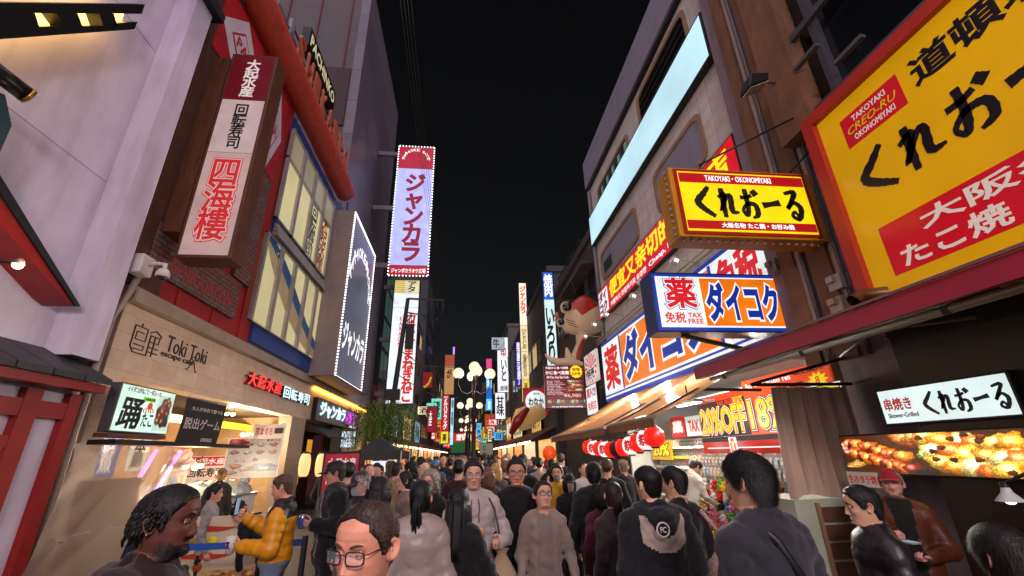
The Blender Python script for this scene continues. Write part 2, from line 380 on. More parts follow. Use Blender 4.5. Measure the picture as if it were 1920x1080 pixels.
mb = MB(); mb.box((-4.93, yd + .04, 0), (-5.2, yq + .3, 3.0), M('dark_gap_wall', '2E2520', .8)); mb.build('corner_strip', wb)
mb = MB(); y0_ = yq + .34; mb.tube([(-4.86, y0_ - .1, 0), (-4.86, y0_ - .1, 3.6), (-4.9, y0_ + .1, 4.0), (-4.9, y0_ + .2, 4.4)], .045, M('cable_beige', '9A8C80', .6), 8); mb.build('drain_pipe', wb)
# black crest board with two lit slots
fr = FX(-4.62, (-40, 12), (268, 75)); bl = M('black_lacquer', '14110F', .35)
P = lambda px, py: Vector(PX(-4.62, px, py))
ct = thing('crest_board', 'black board with two glowing slots on the white wall', 'sign', P(120, 45))
mb = MB(); ex = (-.16, 0, 0)
mb.prism([P(-60, 4), P(272, 8), P(266, 26), P(-60, 24)], ex, bl); mb.prism([P(-60, 78), P(212, 58), P(212, 48), P(-60, 52)], ex, bl)
mb.prism([P(-60, 24), P(66, 25), P(74, 51), P(-60, 52)], ex, bl); mb.prism([P(106, 25.5), P(146, 25.5), P(155, 49.5), P(123, 50)], ex, bl); mb.prism([P(186, 25.7), P(214, 26), P(220, 48), P(194, 49)], ex, bl)
mb.prism([P(214, 58), P(252, 55), P(258, 41), P(212, 44)], ex, bl); mb.build('board', ct)
mb = MB(); mb.prism([q + Vector((-.17, 0, 0)) for q in (P(-60, 5), P(262, 10), P(250, 53), P(-60, 76))], (-.02, 0, 0), E('warm_led_soft', 'FFC860', 5, var=0)); mb.build('backlight', ct)
a = thing('lantern_tube', 'black cylinder lamp with brass rim on the white wall', 'lamp', PX(-4.5, 25, 155)); mb = MB(); mb.tube([PX(-4.5, -40, 110), PX(-4.45, 50, 178)], .085, bl, 18); mb.build('tube', a)
mb = MB(); mb.tube([PX(-4.45, 46, 175), PX(-4.44, 54, 181)], .09, M('brass', 'A8823A', .3, metal=1), 18); mb.build('rim', a)
mb = MB(); mb.prism([PX(-4.55, -30, 160), PX(-4.55, 10, 178), PX(-4.55, 22, 236), PX(-4.55, -2, 290), PX(-4.55, -30, 300)], (-.2, 0, 0), M('teal_board', '2B4547', .5)); mb.build('gable_ornament', None, 'dark teal carved gable ornament on the white wall', 'ornament')
a = thing('wall_lamp', 'small glowing bulb on a thin arm over the white wall', 'lamp', PX(-4.3, 35, 493)); q = PX(-4.3, 35, 493)
mb = MB(); mb.tube([PX(-4.55, -25, 488), q], .012, bl, 6); mb.lathe(q - [0, 0, .0], [(.012, .05), (.035, .03), (.05, -.01), (.045, -.02)], M('lamp_shell', '5A5048', .4), 14); mb.build('arm', a)
mb = MB(); mb.ball(q - [0, 0, .02], .042, E('bulb_warm', 'FFD9A0', 12, var=0), 12); mb.build('bulb', a)
pl = bpy.data.lights.new('wall_lamp_light', 'POINT'); pl.energy = 10; pl.color = (1, .75, .5); pl.shadow_soft_size = .05; lo = bpy.data.objects.new('wall_lamp_light', pl); C.objects.link(lo); lo.location = q + [.15, 0, -.05]; attach(lo, a)
# security camera
a = thing('security_camera', 'white dome security camera on a wall bracket over the stone fascia', 'camera', PX(-4.55, 300, 525)); wp = M('white_plastic', 'C8C4C0', .35, var=.05)
q = PX(-4.7, 278, 500); mb = MB(); mb.box(q + [0, -.14, -.14], q + [-.18, .12, .16], wp); mb.build('bracket_box', a, bevel=.02); q2 = PX(-4.45, 305, 515)
mb = MB(); mb.tube([q + [.0, 0, .03], q + [.1, .02, .06], q2 + [0, 0, .16], q2 + [0, 0, .05]], .03, wp, 10); mb.lathe(q2, [(.001, .09), (.06, .08), (.085, .03), (.09, -.03), (.075, -.04)], wp, 20); mb.build('housing', a)
mb = MB(); mb.ball(q2 - [0, 0, .04], .065, M('smoked_dome', '15151A', .08, coat=1), 16); mb.build('dome', a)

# ---------------- stone faced shop building
stone = M_brick('stone_cladding', 'D6BCA2', 'C8AC92', 'A08872', .62, .27, 'x', .0025, .5, .15)
stone_y = M_brick('stone_cladding_end', 'D6BCA2', 'C8AC92', 'A08872', .62, .27, 'y', .0025, .5, .15)
redw = M('red_wall', '9A1C20', .55, var=.08, scale=2, dirt=.15); blue = M('blue_frame', '1C3F86', .45, var=.08); steel = M('steel_trim', 'A9A29A', .35, metal=.3)
sb = thing('stone_shop_building', 'stone clad shop building with red upper wall and blue window bays', 'building', (LX, 10, 0))
yL = float(PX(LX, 238, 560)[1]); yJ = float(PX(LX, 545, 800)[1]); yK = float(PX(LX, 572, 800)[1]); yO = float(PX(LX, 232, 702)[1]); yEnd = 23.4; zl = 2.88
mb = MB(); mb.box((LX, yL, zl), (LX - .35, yEnd, 3.93), stone); mb.box((LX, yL, 0), (LX - .35, yO, zl - .001), stone); mb.box((LX, yJ, 0), (LX - .35, yK, zl - .001), M('render_post', 'B09A86', .6, var=.08)); mb.box((LX, 19.6, 0), (LX - .35, yEnd, zl - .001), stone); mb.build('stone_fascia', sb)
mb = MB(); mb.box((LX + .14, yL - .02, 3.94), (LX - .4, yEnd, 4.10), M('cornice_stone', 'A08C7C', .6, dirt=.2)); mb.box((LX + .05, yL - .02, 4.10), (LX - .4, yEnd, 4.2), M('cornice_stone', 'A08C7C')); mb.build('cornice', sb)
yR0 = 6.35; yB0 = float(PX(LX, 468, 640)[1]); yB1 = 15.2
mb = MB(); mb.box((LX - .05, yR0, 4.21), (LX - .5, yB0, 11.6), redw)
for k in (7.6, 8.7, 9.8): mb.box((LX - .02, k, 4.22), (LX - .049, k + .04, 11.5), redw)
mb.build('red_wall', sb)
mb = MB(); mb.box((LX + .03, yL - .15, 4.21), (LX - .3, yL + .55, 13), M('dark_wood', '4A2E20', .5, stretch=(6, 6, .6), scale=4, var=.3)); mb.build('wood_strip', sb)
mb = MB(); mb.box((LX + .02, yB0, 4.3), (LX - .06, yB1, 10.9), blue); mb.build('blue_surround', sb)
lit = E('lit_window_cream', 'E9DDA6', .52, scale=.5, var=.12); lit2 = E('lit_window_dim', 'B9AE8C', .4, scale=.8, var=.12)
def FXv(x0, y0, y1, z0, z1):   # frame on a wall x = x0; reads left to right as seen from the street
    return Frame((x0, y0, z1), (0, 1 if y1 > y0 else -1, 0), abs(y1 - y0), z1 - z0, (-1 if x0 > 0 else 1, 0, 0))
def FYv(y0, x0, x1, z0, z1): return Frame((x0, y0, z1), (1, 0, 0), x1 - x0, z1 - z0, (0, -1, 0))
def bay(f, cols, rows, mt, nm='window'):
    m1 = MB(); n_ = cols
    for i in range(cols + 1): f.slab(m1, max(0, i / cols - .02), 0, min(1, i / cols + .02), 1, 0, .09, steel)
    v = 0
    for hgt in (0,) + rows: v += hgt; f.slab(m1, 0, max(0, v - .012), 1, min(1, v + .012), .001, .075, steel)
    wdw = m1.build(nm, sb); v = 0
    for j, hgt in enumerate(rows):
        for i in range(cols):
            m2 = MB(); f.slab(m2, i / cols + .02, v + .012, (i + 1) / cols - .02, v + hgt - .012, .02, .026, mt if j or len(rows) == 1 else lit2); m2.build('pane', wdw)
        v += hgt
    return wdw
fu = FXv(LX + .03, 10.2, 14.3, 7.55, 10.45); w1 = bay(fu, 4, (.34, .66), lit)
fl_ = FXv(LX + .03, 9.95, 14.8, 4.7, 7.0); w2 = bay(fl_, 5, (1.0,), lit)
mb = MB()
for k, z in enumerate((7.1, 7.22, 7.34)): mb.box((LX + .16 - .03 * k, yB0, z), (LX + .021, yB1, z + .1), steel)
mb.build('window_band', sb)
mb = MB(); r = .36; mb.tube([(LX + .18, y, 11.5) for y in np.linspace(3.0, 15.05, 24)], [r * (1 + (.05 if i % 3 == 0 else 0)) for i in range(24)], M('red_pipe', 'B4432F', .55, var=.18, scale=5, bump=.3, bscale=14), 24); mb.build('roof_pipe', sb)
mb = MB(); mb.box((LX - .3, 15.21, 4.2), (LX - .04, 15.9, 11.2), M('tan_end_wall', '6A5240', .6)); mb.build('end_wall', sb)
navy, rink = M('navy_ink', '1C2C5A', .5), M('red_ink', 'B51F24', .5)
t_ = thing('window_lettering', 'navy and red vertical lettering stuck on the lit cream upper windows', 'lettering', fu.pt(.7, 1, .1))
text(fu, '回転寿司', .53, .36, .68, .99, navy, t_, .03, .02, vertical=True); text(fu, '大起水産', .79, .30, .95, .97, rink, t_, .03, .025, vertical=True)
# fish on the lower lit windows
fb = M('fish_blue_print', '2C5F92', .5, var=.2, scale=6); fy = M('fish_cream_print', 'C9B98A', .5)
def fz(u, v, d=.03): return fl_.pt(u, v, d)
t_ = thing('fish_poster', 'big printed blue and silver tuna across the lit lower windows', 'poster', fz(.4, 1, .1))
topc_ = [(.02, .02), (.10, .0), (.22, .06), (.38, .20), (.55, .40), (.72, .58), (.9, .72), (1, .86)]; botc_ = [(1, .98), (.8, .95), (.6, .84), (.42, .70), (.25, .50), (.1, .26), (.03, .10)]; mid = [(1, .90), (.8, .80), (.6, .62), (.42, .43), (.25, .25), (.1, .1), (.03, .06)]
mb = MB(); mb.prism([fz(u, v) for u, v in topc_ + mid], (.004, 0, 0), fb); mb.prism([fz(u, v) for u, v in mid[::-1] + botc_], (.004, 0, 0), fy)
c_ = fz(.17, .13, .038); mb.lathe(c_, [(.001, 0), (.09, 0), (.09, .004), (.001, .004)], M('fish_eye_ring', 'C9C29A', .4), 20, 'x'); mb.lathe(c_ + Vector((.005, 0, 0)), [(.001, 0), (.05, 0), (.05, .004), (.001, .004)], BK(), 20, 'x'); mb.build('print', t_)
# red diamond signs on the red wall
for nm, tl, br, lb in ((None, (6.55, 9.2), (8.15, 10.9), 'red and white diamond sign high beside the red pipe'), (None, (8.75, 8.3), (9.75, 10.8), 'red and white diamond sign next to the blue windows')):
    f = FXv(LX + .02, tl[0], br[0], tl[1], br[1]); t_ = thing('diamond_sign', lb, 'sign', f.pt(.5, 1))
    m1 = MB(); f.slab(m1, 0, 0, 1, 1, -.06, .03, M('red_sign_paint', 'B01C26', .45)); m1.build('panel', t_)
    m1 = MB(); Dm = lambda s_, d: [f.pt(.5 + s_ * u, .5 + s_ * v, d) for u, v in ((0, -.5), (.5, 0), (0, .5), (-.5, 0))]
    m1.prism(Dm(.96, .031), (.006, 0, 0), M('white_sign_paint', 'C9C0C8', .5)); m1.prism(Dm(.52, .038), (.006, 0, 0), M('red_sign_paint', 'B01C26')); m1.prism(Dm(.44, .045), (.006, 0, 0), M('white_sign_paint', 'C9C0C8')); m1.build('diamond', t_)
    text(f, 'PA', .36, .42, .64, .58, M('red_sign_paint', 'B01C26'), t_, .052, .03)
# rock texture poster strips
rock = M_brick('rock_print', '6A6258', '7E3A30', '2A2624', .22, .09, 'x', .01, .7, .4)
for a0, a1, z0, z1, lb in ((6.65, 9.4, 4.55, 5.35, 'grey rubble print panel with faded red lettering above the cornice'), (9.05, 9.75, 5.4, 9.6, 'tall narrow rubble print strip beside the blue window bay')):
    f = FXv(LX + .02, a0, a1, z0, z1); t_ = thing('print_panel', lb, 'panel', f.pt(.5, 1)); m1 = MB(); f.slab(m1, 0, 0, 1, 1, -.06, .02, rock); m1.build('panel', t_)
    if a1 - a0 > 2: text(f, 'SHIKAIROW', .18, .45, .92, .85, M('faded_red', '9A3A34', .6), t_, .022, .03)
# wooden box sign with the three big red characters
wood = M('sign_wood', '5A3622', .45, var=.35, scale=5, stretch=(5, 5, .5), bump=.2, bscale=30)
yS = 6.75; cs_ = [PY(yS, *p) for p in ((434, 100), (517, 105), (437, 488), (331, 478))]
x0, x1 = np.mean([cs_[0][0], cs_[3][0]]), np.mean([cs_[1][0], cs_[2][0]]); z1, z0 = cs_[0][2], np.mean([cs_[2][2], cs_[3][2]])
f = FYv(yS, x0, x1, z0, z1); sp = M('sign_face_white', 'D8B8B4', .45, var=.04); 
rt = sign_box('box_sign', 'tall wooden box sign with white face and big red outlined characters', 'sign', f, .42, wood, None, .05, faces=[(0, .262, M('maroon_face', '8A0F22', .4, emit=.25)), (.262, .535, E('sign_pink_white', 'D8BCBC', .55)), (.535, 1, E('sign_pink_white2', 'D2B0AC', .55))])
m1 = MB(); m1.box((LX - .1, yS - .02, z0 + .45), (x0 - .005, yS + .6, z1 - .15), wood); m1.build('wood_back', rt)
ww, bk, rd = E('letter_white', 'E8D8D8', .7, var=0), BK(), E('letter_red', 'C9282C', .75, var=0)
text(f, '大起水産', .36, .03, .68, .245, ww, rt, bold=.03, vertical=True); text(f, '回転寿司', .36, .285, .66, .515, bk, rt, bold=.025, vertical=True)
text(f, '四海樓', .22, .57, .80, .93, rd, rt, bold=.02, vertical=True, outline=[(.075, rd), (.05, E('letter_pink', 'E6C4C0', .6, var=0))])
# rooftop letters and pachinko board
f = FXv(-4.70, 8.9, 14.3, 11.85, 12.75); t_ = thing('rooftop_letters', 'row of orange block letters standing along the red roof pipe', 'sign', f.pt(.5, 1)); oc = M('orange_letter', 'A8512E', .5, var=.2)
for i, ch in enumerate('SHIKAIRO'): text(f, ch, i / 8 + .015, .0, (i + .82) / 8, 1, oc, t_, 0, .03, .08, name='letter')
m1 = MB()
for v in (.12, .5): m1.tube([f.pt(0, v, -.08), f.pt(1, v, -.08)], .03, BK(), 6)
for i in range(9): m1.tube([f.pt(i / 8.2, -.1, -.1), f.pt(i / 8.2, 1.1, -.1)], .025, BK(), 6)
m1.build('support_frame', t_)
f = FXv(-4.9, 10.0, 12.7, 13.45, 14.2); t_ = sign_box('board_sign', 'black board sign with cream letters above the orange rooftop letters', 'sign', f, .25, BK(), M('black_board', '0E0E10', .4))
text(f, 'PACHINKO', .04, .2, .96, .8, E('cream_letter', 'D8CFA0', .7, var=0), t_, bold=.03)
m1 = MB()
for y in (10.2, 11.2, 12.2, 13.2): m1.tube([(LX - 1.2, y, 11.2), (LX - 1.2, y, 16.0)], .06, M('grey_rail', '6E7478', .5), 8)
for z in (12.5, 14.0, 15.5): m1.tube([(LX - 1.2, 7.5, z), (LX - 1.2, 14.5, z)], .05, M('grey_rail', '6E7478'), 8)
m1.build('roof_frame', None, 'grey steel tube frame behind the rooftop letters', 'frame')
# ---------------- signs on the stone fascia
dkb = M('etched_brown', '3A2C26', .6)
f = FXv(LX, 6.8, 8.85, 3.22, 3.72); t_ = thing('wall_lettering', 'thin dark lettering and maze emblem fixed on the stone fascia', 'lettering', f.pt(.5, 1))
text(f, 'Toki Toki', .40, .02, .98, .56, dkb, t_, .004, -.004, .012); text(f, 'escape cafe', .36, .55, .80, .80, dkb, t_, .004, .01, .012)
m1 = MB(); g = lambda u, v: f.pt(.02 + u * .30, v * .92, .01)
for ln in ([(0, .12), (0, .8), (.12, .98), (.62, .98)], [(0, .12), (.45, .12), (.45, .55), (.1, .55), (.1, .3), (.35, .3)], [(.22, .0), (.22, .12)], [(.1, .72), (.45, .72), (.45, .86), (.12, .86)], [(.55, .2), (.75, .08), (1, .2)], [(.6, .28), (.6, .98)], [(.6, .28), (.95, .28), (.95, .5), (.6, .5)], [(.78, .28), (.78, .98)], [(.62, .68), (1, .68)], [(.62, .84), (1, .84)], [(1, .2), (.95, .3)]):
    m1.tube([g(*q) for q in ln], .010, dkb, 4, smooth=False)
m1.build('emblem', t_); m1 = MB()
for ln in ([(.80, .55), (.73, .95)], [(.80, .55), (.86, .95)], [(.74, .93), (.71, .92)], [(.85, .93), (.88, .92)], [(.76, .5), (.80, .42), (.84, .5), (.80, .58), (.76, .5)]): m1.tube([f.pt(u, v, .01) for u, v in ln], .008, dkb, 4)
m1.build('key_mark', t_)
def channel(f, body, face, side, name, label, depth=.10, bold=.03, par=None, n=None):
    t_ = thing(name, label, 'sign', f.pt(.5, 1)); k = len(body)
    for i, ch in enumerate(body):
        u0, u1 = i / k + .01, (i + 1) / k - .01
        o = text(f, ch, u0, 0, u1, 1, side, t_, .02, bold + .004, depth - .004, name='letter'); text(f, ch, u0, 0, u1, 1, face, o, depth + .02, bold, .004, name='letter_face')
    return t_
rL = E('channel_red', 'FF2A20', 1.3, var=0); cL = E('channel_cyan', 'D8F6FF', 1.25, var=0)
channel(FXv(LX, 10.35, 12.3, 3.3, 3.62), '大起水産', rL, M('channel_red_side', '7A1010', .4), 'channel_letters', 'glowing red channel letters on the stone fascia')
channel(FXv(LX, 12.42, 14.55, 3.27, 3.58), '回転寿司', cL, BK(), 'channel_letters', 'glowing white channel letters next to the red ones on the stone fascia')
f = FXv(LX + .16, 15.2, 21.6, 2.86, 3.62); t_ = sign_box('fascia_sign', 'long black fascia sign with white and magenta glowing letters', 'sign', f, .14, BK(), M('black_board', '0E0E10'))
text(f, 'ジャンカラ', .05, .12, .56, .78, cL, t_, bold=.04, depth=.05); text(f, '横丁', .58, .14, .86, .80, E('neon_magenta', 'E838F0', 1.3, var=0), t_, bold=.02, depth=.05); m1 = MB(); f.slab(m1, .70, .85, .86, .95, .005, .02, cL); m1.build('underline', t_)
m1 = MB(); m1.box((LX + .02, 15.0, 3.86), (LX + .08, 23.3, 3.90), E('led_strip_amber', 'FFB03A', 14, var=0)); m1.build('led_strip', None, 'glowing amber light strip under the stone cornice', 'light strip')
# octopus sign (white lit box), black banner, shelf bar
yg0, yg1 = 6.38, 7.55; f = FXv(-4.6, yg0, yg1, 2.09, 2.73); t_ = sign_box('lightbox_sign', 'pale mint lightbox with black brush lettering and an octopus ball', 'sign', f, .14, M('grey_case', '4A4A4A', .5), E('mint_face', 'D4F4E4', .95))
text(f, 'イイダコが丸ごと一匹入った', .10, .05, .70, .17, M('dark_red_ink', '701818', .5), t_, bold=.01); text(f, '踊', .06, .28, .44, .92, BK(), t_, bold=.03, shear=.1); text(f, 'りたこ', .36, .55, .66, .86, BK(), t_, bold=.025)
m1 = MB(); f.slab(m1, .40, .22, .62, .31, .005, .009, E('lime_tag', '7AD020', .8)); m1.build('tag', t_); text(f, '大阪新名物', .42, .235, .60, .295, M('dark_green_ink', '14400C', .5), t_, .011, .01)
im = food_picture(60, 60, [(.5, .5, .46, .44, (.34, .16, .08), .25)] + [(.5 + .3 * math.sin(k), .45 + .3 * math.cos(k * 1.3), .13, .11, (.55, .26, .12), .5) for k in range(9)], (.83, .95, .88), 4); picture(f, .68, .12, .97, .92, im, M_picture('octopus_print', emit=.9), t_)
m1 = MB(); oo = E('octopus_red', 'D83A28', .8)
m1.lathe(f.pt(.54, .40, .01), [(.001, 0), (.05, 0), (.05, .005), (.001, .005)], oo, 14, 'x')
for k in range(5): m1.tube([f.pt(.54 + .02 * (k - 2), .44, .012), f.pt(.53 + .045 * (k - 2), .50 + .02 * (k % 2), .012), f.pt(.54 + .04 * (k - 2), .55, .012)], .006, oo, 5)
m1.build('octopus_mark', t_)
m1 = MB(); f.slab(m1, -.01, 1.02, .99, 1.10, -.16, .02, wood); m1.build('wooden_sill', t_)
f = FXv(-4.72, 8.05, 9.35, 1.99, 2.72); t_ = thing('hanging_banner', 'black cloth banner with white lettering hung beside the mint lightbox', 'banner', f.pt(.5, 1))
m1 = MB(); m1.grid(lambda u, v: f.pt(u - .04 * v, v, .02 * math.sin(u * 7 + v * 3)), 16, 8, M('banner_black', '2A2624', .7, bump=.2)); m1.build('cloth', t_)
wl = M('banner_white', 'C8C0B8', .6); text(f, '大人が本気で遊べる', .12, .16, .90, .26, wl, t_, .03, .01); text(f, '脱出ゲーム', .03, .42, .90, .68, wl, t_, .03, .015); text(f, '道頓堀店', .48, .86, .76, .95, wl, t_, .03, .01)
m1 = MB(); m1.tube([f.pt(0, -.03, .02), f.pt(1, -.03, .02)], .012, steel, 8); m1.build('rod', t_)
m1 = MB(); m1.box((-4.42, 6.3, 1.93), (-4.75, 10.0, 1.99), M('dark_bar', '1A1716', .4)); m1.build('awning_rail', None, 'thin dark rail running under the mint lightbox', 'rail')

# ---------------- sushi shop interior behind the opening
IN = thing('sushi_shop_interior', 'warm lit sushi counter room behind the stone opening', 'room', (-6.5, 10, 0))
bw = M('beige_wall', 'B58C66', .7, var=.12, scale=3)
m1 = MB(); m1.box((-8.2, yO - .2, 0), (-8.3, yK, 2.95), bw); m1.box((-5.36, yO - .21, 0), (-8.2, yO - .01, 2.95), bw); m1.box((-5.36, yK - .01, 0), (-8.2, yK + .2, 2.95), M_brick('beige_tile', 'B0906E', 'A5845F', '7A6248', .4, .2, 'y')); m1.build('walls', IN)
m1 = MB(); m1.box((-5.36, yO, 2.96), (-8.2, yK, 3.1), M('ceiling_dark', '4A3A2C', .8)); m1.build('ceiling', IN)
m1 = MB(); m1.box((-6.6, yO + .02, 2.55), (-6.68, yK - .02, 2.72), E('yellow_band', 'FFD030', 1.2, var=0)); m1.build('light_band', IN)
bm_ = E('bulb_warm', 'FFD9A0', 12, var=0); shade = M('lamp_shade_cream', 'B8A888', .5)
def pendant(p, r, nm, lb, grp, top=None, power=0):
    t_ = thing(nm, lb, 'lamp', p, grp); m1 = MB(); p = Vector(p); m1.tube([p + Vector((0, 0, r)), p + Vector((0, 0, top or .25))], .008, BK(), 5); m1.lathe(p, [(r * .4, r * 1.6), (r * .9, r * .8), (r * 1.05, r * .3)], shade, 12); m1.build('fitting', t_)
    m1 = MB(); m1.ball(p, r, bm_, 12); m1.build('bulb', t_)
    if power:
        l = bpy.data.lights.new('pendant_light', 'POINT'); l.energy = power; l.color = (1, .78, .5); l.shadow_soft_size = .06; o = bpy.data.objects.new('pendant_light', l); C.objects.link(o); o.location = p - Vector((0, 0, r + .05)); attach(o, t_)
for px, py in ((348, 874), (366, 876), (376, 872)): pendant(PX(-4.75, px, py), .05, 'bare_bulb', 'bare warm bulb hanging under the dark rail by the plastic sheet', 'bare bulbs by the plastic sheet', .16, 40)
for i, (px, py) in enumerate(((425, 775), (437, 776), (455, 815), (466, 813), (477, 815), (488, 817), (497, 816))): pendant(PX(-5.9, px, py), .055, 'ceiling_spot', 'small warm shop spotlight over the sushi counter', 'shop spotlights over the counter', .18, 95 if i % 2 else 0)
def board(fr, nm, lb, face, thick=.03, cat='board', grp=None):
    t_ = thing(nm, lb, cat, fr.pt(.5, 1), grp); m1 = MB(); fr.slab(m1, 0, 0, 1, 1, -thick, 0, face); m1.build('panel', t_); return t_
pw = E('menu_white', 'E8C8B4', .55, var=.05); inkr, inkd = E('menu_red', 'C02A22', .5, var=0), M('menu_dark', '2A1C18', .6)
sal = [(.85, .42, .25), (.80, .20, .18), (.93, .65, .50), (.72, .18, .16)]
bl_ = [(.14 + .24 * i, .16 + .2 * j, .10, .055, sal[(i + j) % 4], .35) for j in range(2) for i in range(4)] + [(.16, .10, .22, .12, (.75, .2, .15), .3), (.2, .72, .14, .07, sal[0], .3), (.38, .8, .13, .06, sal[2], .3), (.14, .88, .13, .06, sal[0], .3), (.75, .76, .40, .10, (.25, .35, .55), .3), (.8, .8, .3, .06, (.6, .7, .8), .3), (.55, .56, .06, .05, (.1, .15, .3), .1)]
f = FYv(10.2, -4.95, -3.85, 1.36, 2.14); t_ = board(f, 'menu_board', 'large white sushi menu board with rows of red fish pictures', pw)
picture(f, .02, .02, .98, .98, food_picture(90, 80, bl_, (.86, .76, .68), 3), M_picture('menu_print', emit=.55), t_, .004); text(f, '本まぐろ', .7, .03, .96, .10, inkd, t_, .008, .02); text(f, 'サーモン', .18, .56, .45, .62, inkr, t_, .008, .02)
f = FYv(10.4, -5.75, -5.0, 1.16, 1.80); t_ = board(f, 'shop_banner', 'white shop banner with red band and black lettering beside the menu', pw, cat='banner'); m1 = MB(); f.slab(m1, 0, .02, 1, .30, .002, .005, inkr); m1.build('band', t_)
text(f, '大起水産', .05, .06, .95, .26, ww, t_, .007, .03); text(f, '回転寿司', .04, .36, .96, .64, inkd, t_, .007, .03); text(f, '道頓堀店', .3, .72, .95, .94, inkd, t_, .007, .03)
f = FYv(9.6, -5.75, -5.3, .9, 1.86); t_ = board(f, 'fish_banner', 'tall white banner with a long silver fish and shop lettering', pw, cat='banner'); m1 = MB(); f.slab(m1, 0, .0, 1, .16, .002, .005, inkr); m1.build('band', t_)
text(f, '大起水産', .05, .02, .95, .13, ww, t_, .007, .03); text(f, '回転寿司', .05, .18, .95, .30, inkd, t_, .007, .03)
m1 = MB(); m1.prism([f.pt(u, v, .006) for u, v in ((.5, .34), (.72, .50), (.78, .75), (.6, .95), (.4, .95), (.28, .72), (.34, .48))], (0, -.004, 0), M('fish_silver', '7A8288', .4, var=.3, scale=20)); m1.build('fish_print', t_); text(f, '本日入荷', .80, .4, .95, .8, E('menu_yellow', 'E0A020', .5, var=0), t_, .008, .02, vertical=True)
f = FYv(9.9, -4.35, -3.72, 2.12, 2.40); t_ = thing('cloth_sign', 'small white cloth sign with red tuna lettering hung under the fascia', 'banner', f.pt(.5, 1)); m1 = MB(); m1.grid(lambda u, v: f.pt(u, v + .05 * math.sin(u * 4), .02 * math.sin(u * 6)), 12, 5, pw); m1.build('cloth', t_); text(f, '京まぐろ', .08, .2, .62, .78, inkr, t_, .03, .03, slope=-.05); m1 = MB(); f.slab(m1, .68, .3, .95, .7, .03, .034, inkd); m1.build('seal', t_)
# counter with glass case, cylinders, posters, belt barrier
cb_ = thing('food_counter', 'sushi counter with blue base and a glass topped case', 'counter', (-4.6, 9, 0))
m1 = MB(); m1.box((-5.6, 8.6, 0), (-4.2, 10.1, 1.02), M('counter_blue', '1E4A90', .4)); m1.build('base', cb_); m1 = MB(); m1.box((-5.65, 8.55, 1.025), (-4.15, 10.12, 1.10), M('steel_top', '9A9A98', .3, metal=.6)); m1.build('worktop', cb_)
m1 = MB(); m1.box((-5.5, 8.75, 1.105), (-4.35, 9.9, 1.32), M_glass('case_glass', 'B8D0D0', .05, .3)); m1.build('glass_case', cb_)
f = FXv(-4.14, 8.6, 10.0, .72, 1.06); text(f, 'にぎり', .1, .1, .7, .9, BK(), cb_, .02, .05); m1 = MB(); f.slab(m1, 0, 0, 1, 1, -.004, .012, M('white_sheet', 'C8BCB0', .6)); m1.build('front_sign', cb_)
gc = M('cylinder_grey', '8C8A84', .45, metal=.3, dirt=.3)
for k, x in enumerate((-4.85, -4.45)):
    t_ = thing('gas_cylinder', ('grey gas cylinder with collar nearer the shop entrance' if k else 'grey gas cylinder half hidden beside the menu board'), 'gas cylinder', (x, 10.15, .72)); m1 = MB(); m1.lathe((x, 10.15, .72), [(.001, 0), (.15, .0), (.17, .05), (.17, .40), (.12, .50), (.06, .54), (.06, .58), (.001, .58)], gc, 18); m1.build('tank', t_)
    m1 = MB(); m1.lathe((x, 10.15, 1.27), [(.09, 0), (.09, .1), (.08, .1), (.08, 0)], gc, 14); m1.build('collar', t_)
m1 = MB(); m1.box((-5.2, 9.98, 0), (-4.1, 10.35, .71), M('dark_cabinet', '3A2C22', .6)); m1.build('low_cabinet', None, 'low dark cabinet carrying the gas cylinders', 'cabinet')
f = FXv(-3.55, 4.85, 6.2, .45, 1.15)
f = FYv(6.1, -3.35, -2.25, .25, 1.08); t_ = board(f, 'poster_board', 'cream food poster board with red brush marks and round stickers at the counter', M('poster_cream', 'C8B89A', .6), .05)
m1 = MB(); rb = M('poster_red', 'B03020', .6)
for v in (.12, .46): brush(f, [[(0, .5, .5), (.3, .4, 1.0), (.7, .55, .8), (1, .3, .1)]], .12, v, .62, v + .07, rb, mb=m1)
m1.build('brush_mark', t_)
for u, v, r, mt in ((.22, .32, .05, M('sticker_olive', '8A7A20', .6)), (.40, .32, .06, M('sticker_yellow', 'D8D020', .6)), (.30, .62, .05, M('sticker_orange', 'B05A20', .6)), (.18, .64, .05, M('sticker_green', '204020', .6))): m1 = MB(); m1.lathe(f.pt(u, v, .004), [(.001, 0), (r, 0), (r, -.004), (.001, -.004)], mt, 18, 'y'); m1.build('sticker', t_)
text(f, '踊りだこ', .7, .08, .97, .28, BK(), t_, .004, .03); text(f, 'お一つからどうぞ', .66, .32, .72, .6, rb, t_, .004, .01, vertical=True)
picture(f, .3, .66, .98, .98, food_picture(50, 30, [(.2 + .07 * k, .5 + .3 * math.sin(k * 2), .25, .25, (.62, .40, .16), .3) for k in range(10)], (.72, .60, .40), 8), M_picture('poster_print'), t_)
t_ = thing('belt_barrier', 'blue retractable queue belt stretched in front of the counter', 'barrier', (-2.3, 5.3, 0)); m1 = MB(); m1.box((-2.95, 5.30, .86), (-1.65, 5.31, .92), M('belt_blue', '164A9A', .5)); m1.build('belt', t_); m1 = MB()
m1.lathe((-2.98, 5.3, 0), [(.001, 0), (.16, 0), (.16, .02), (.03, .04), (.03, .95), (.001, .95)], BK(), 16); m1.lathe((-1.62, 5.3, 0), [(.001, 0), (.16, 0), (.16, .02), (.03, .04), (.03, .95), (.001, .95)], BK(), 16); m1.build('post', t_)
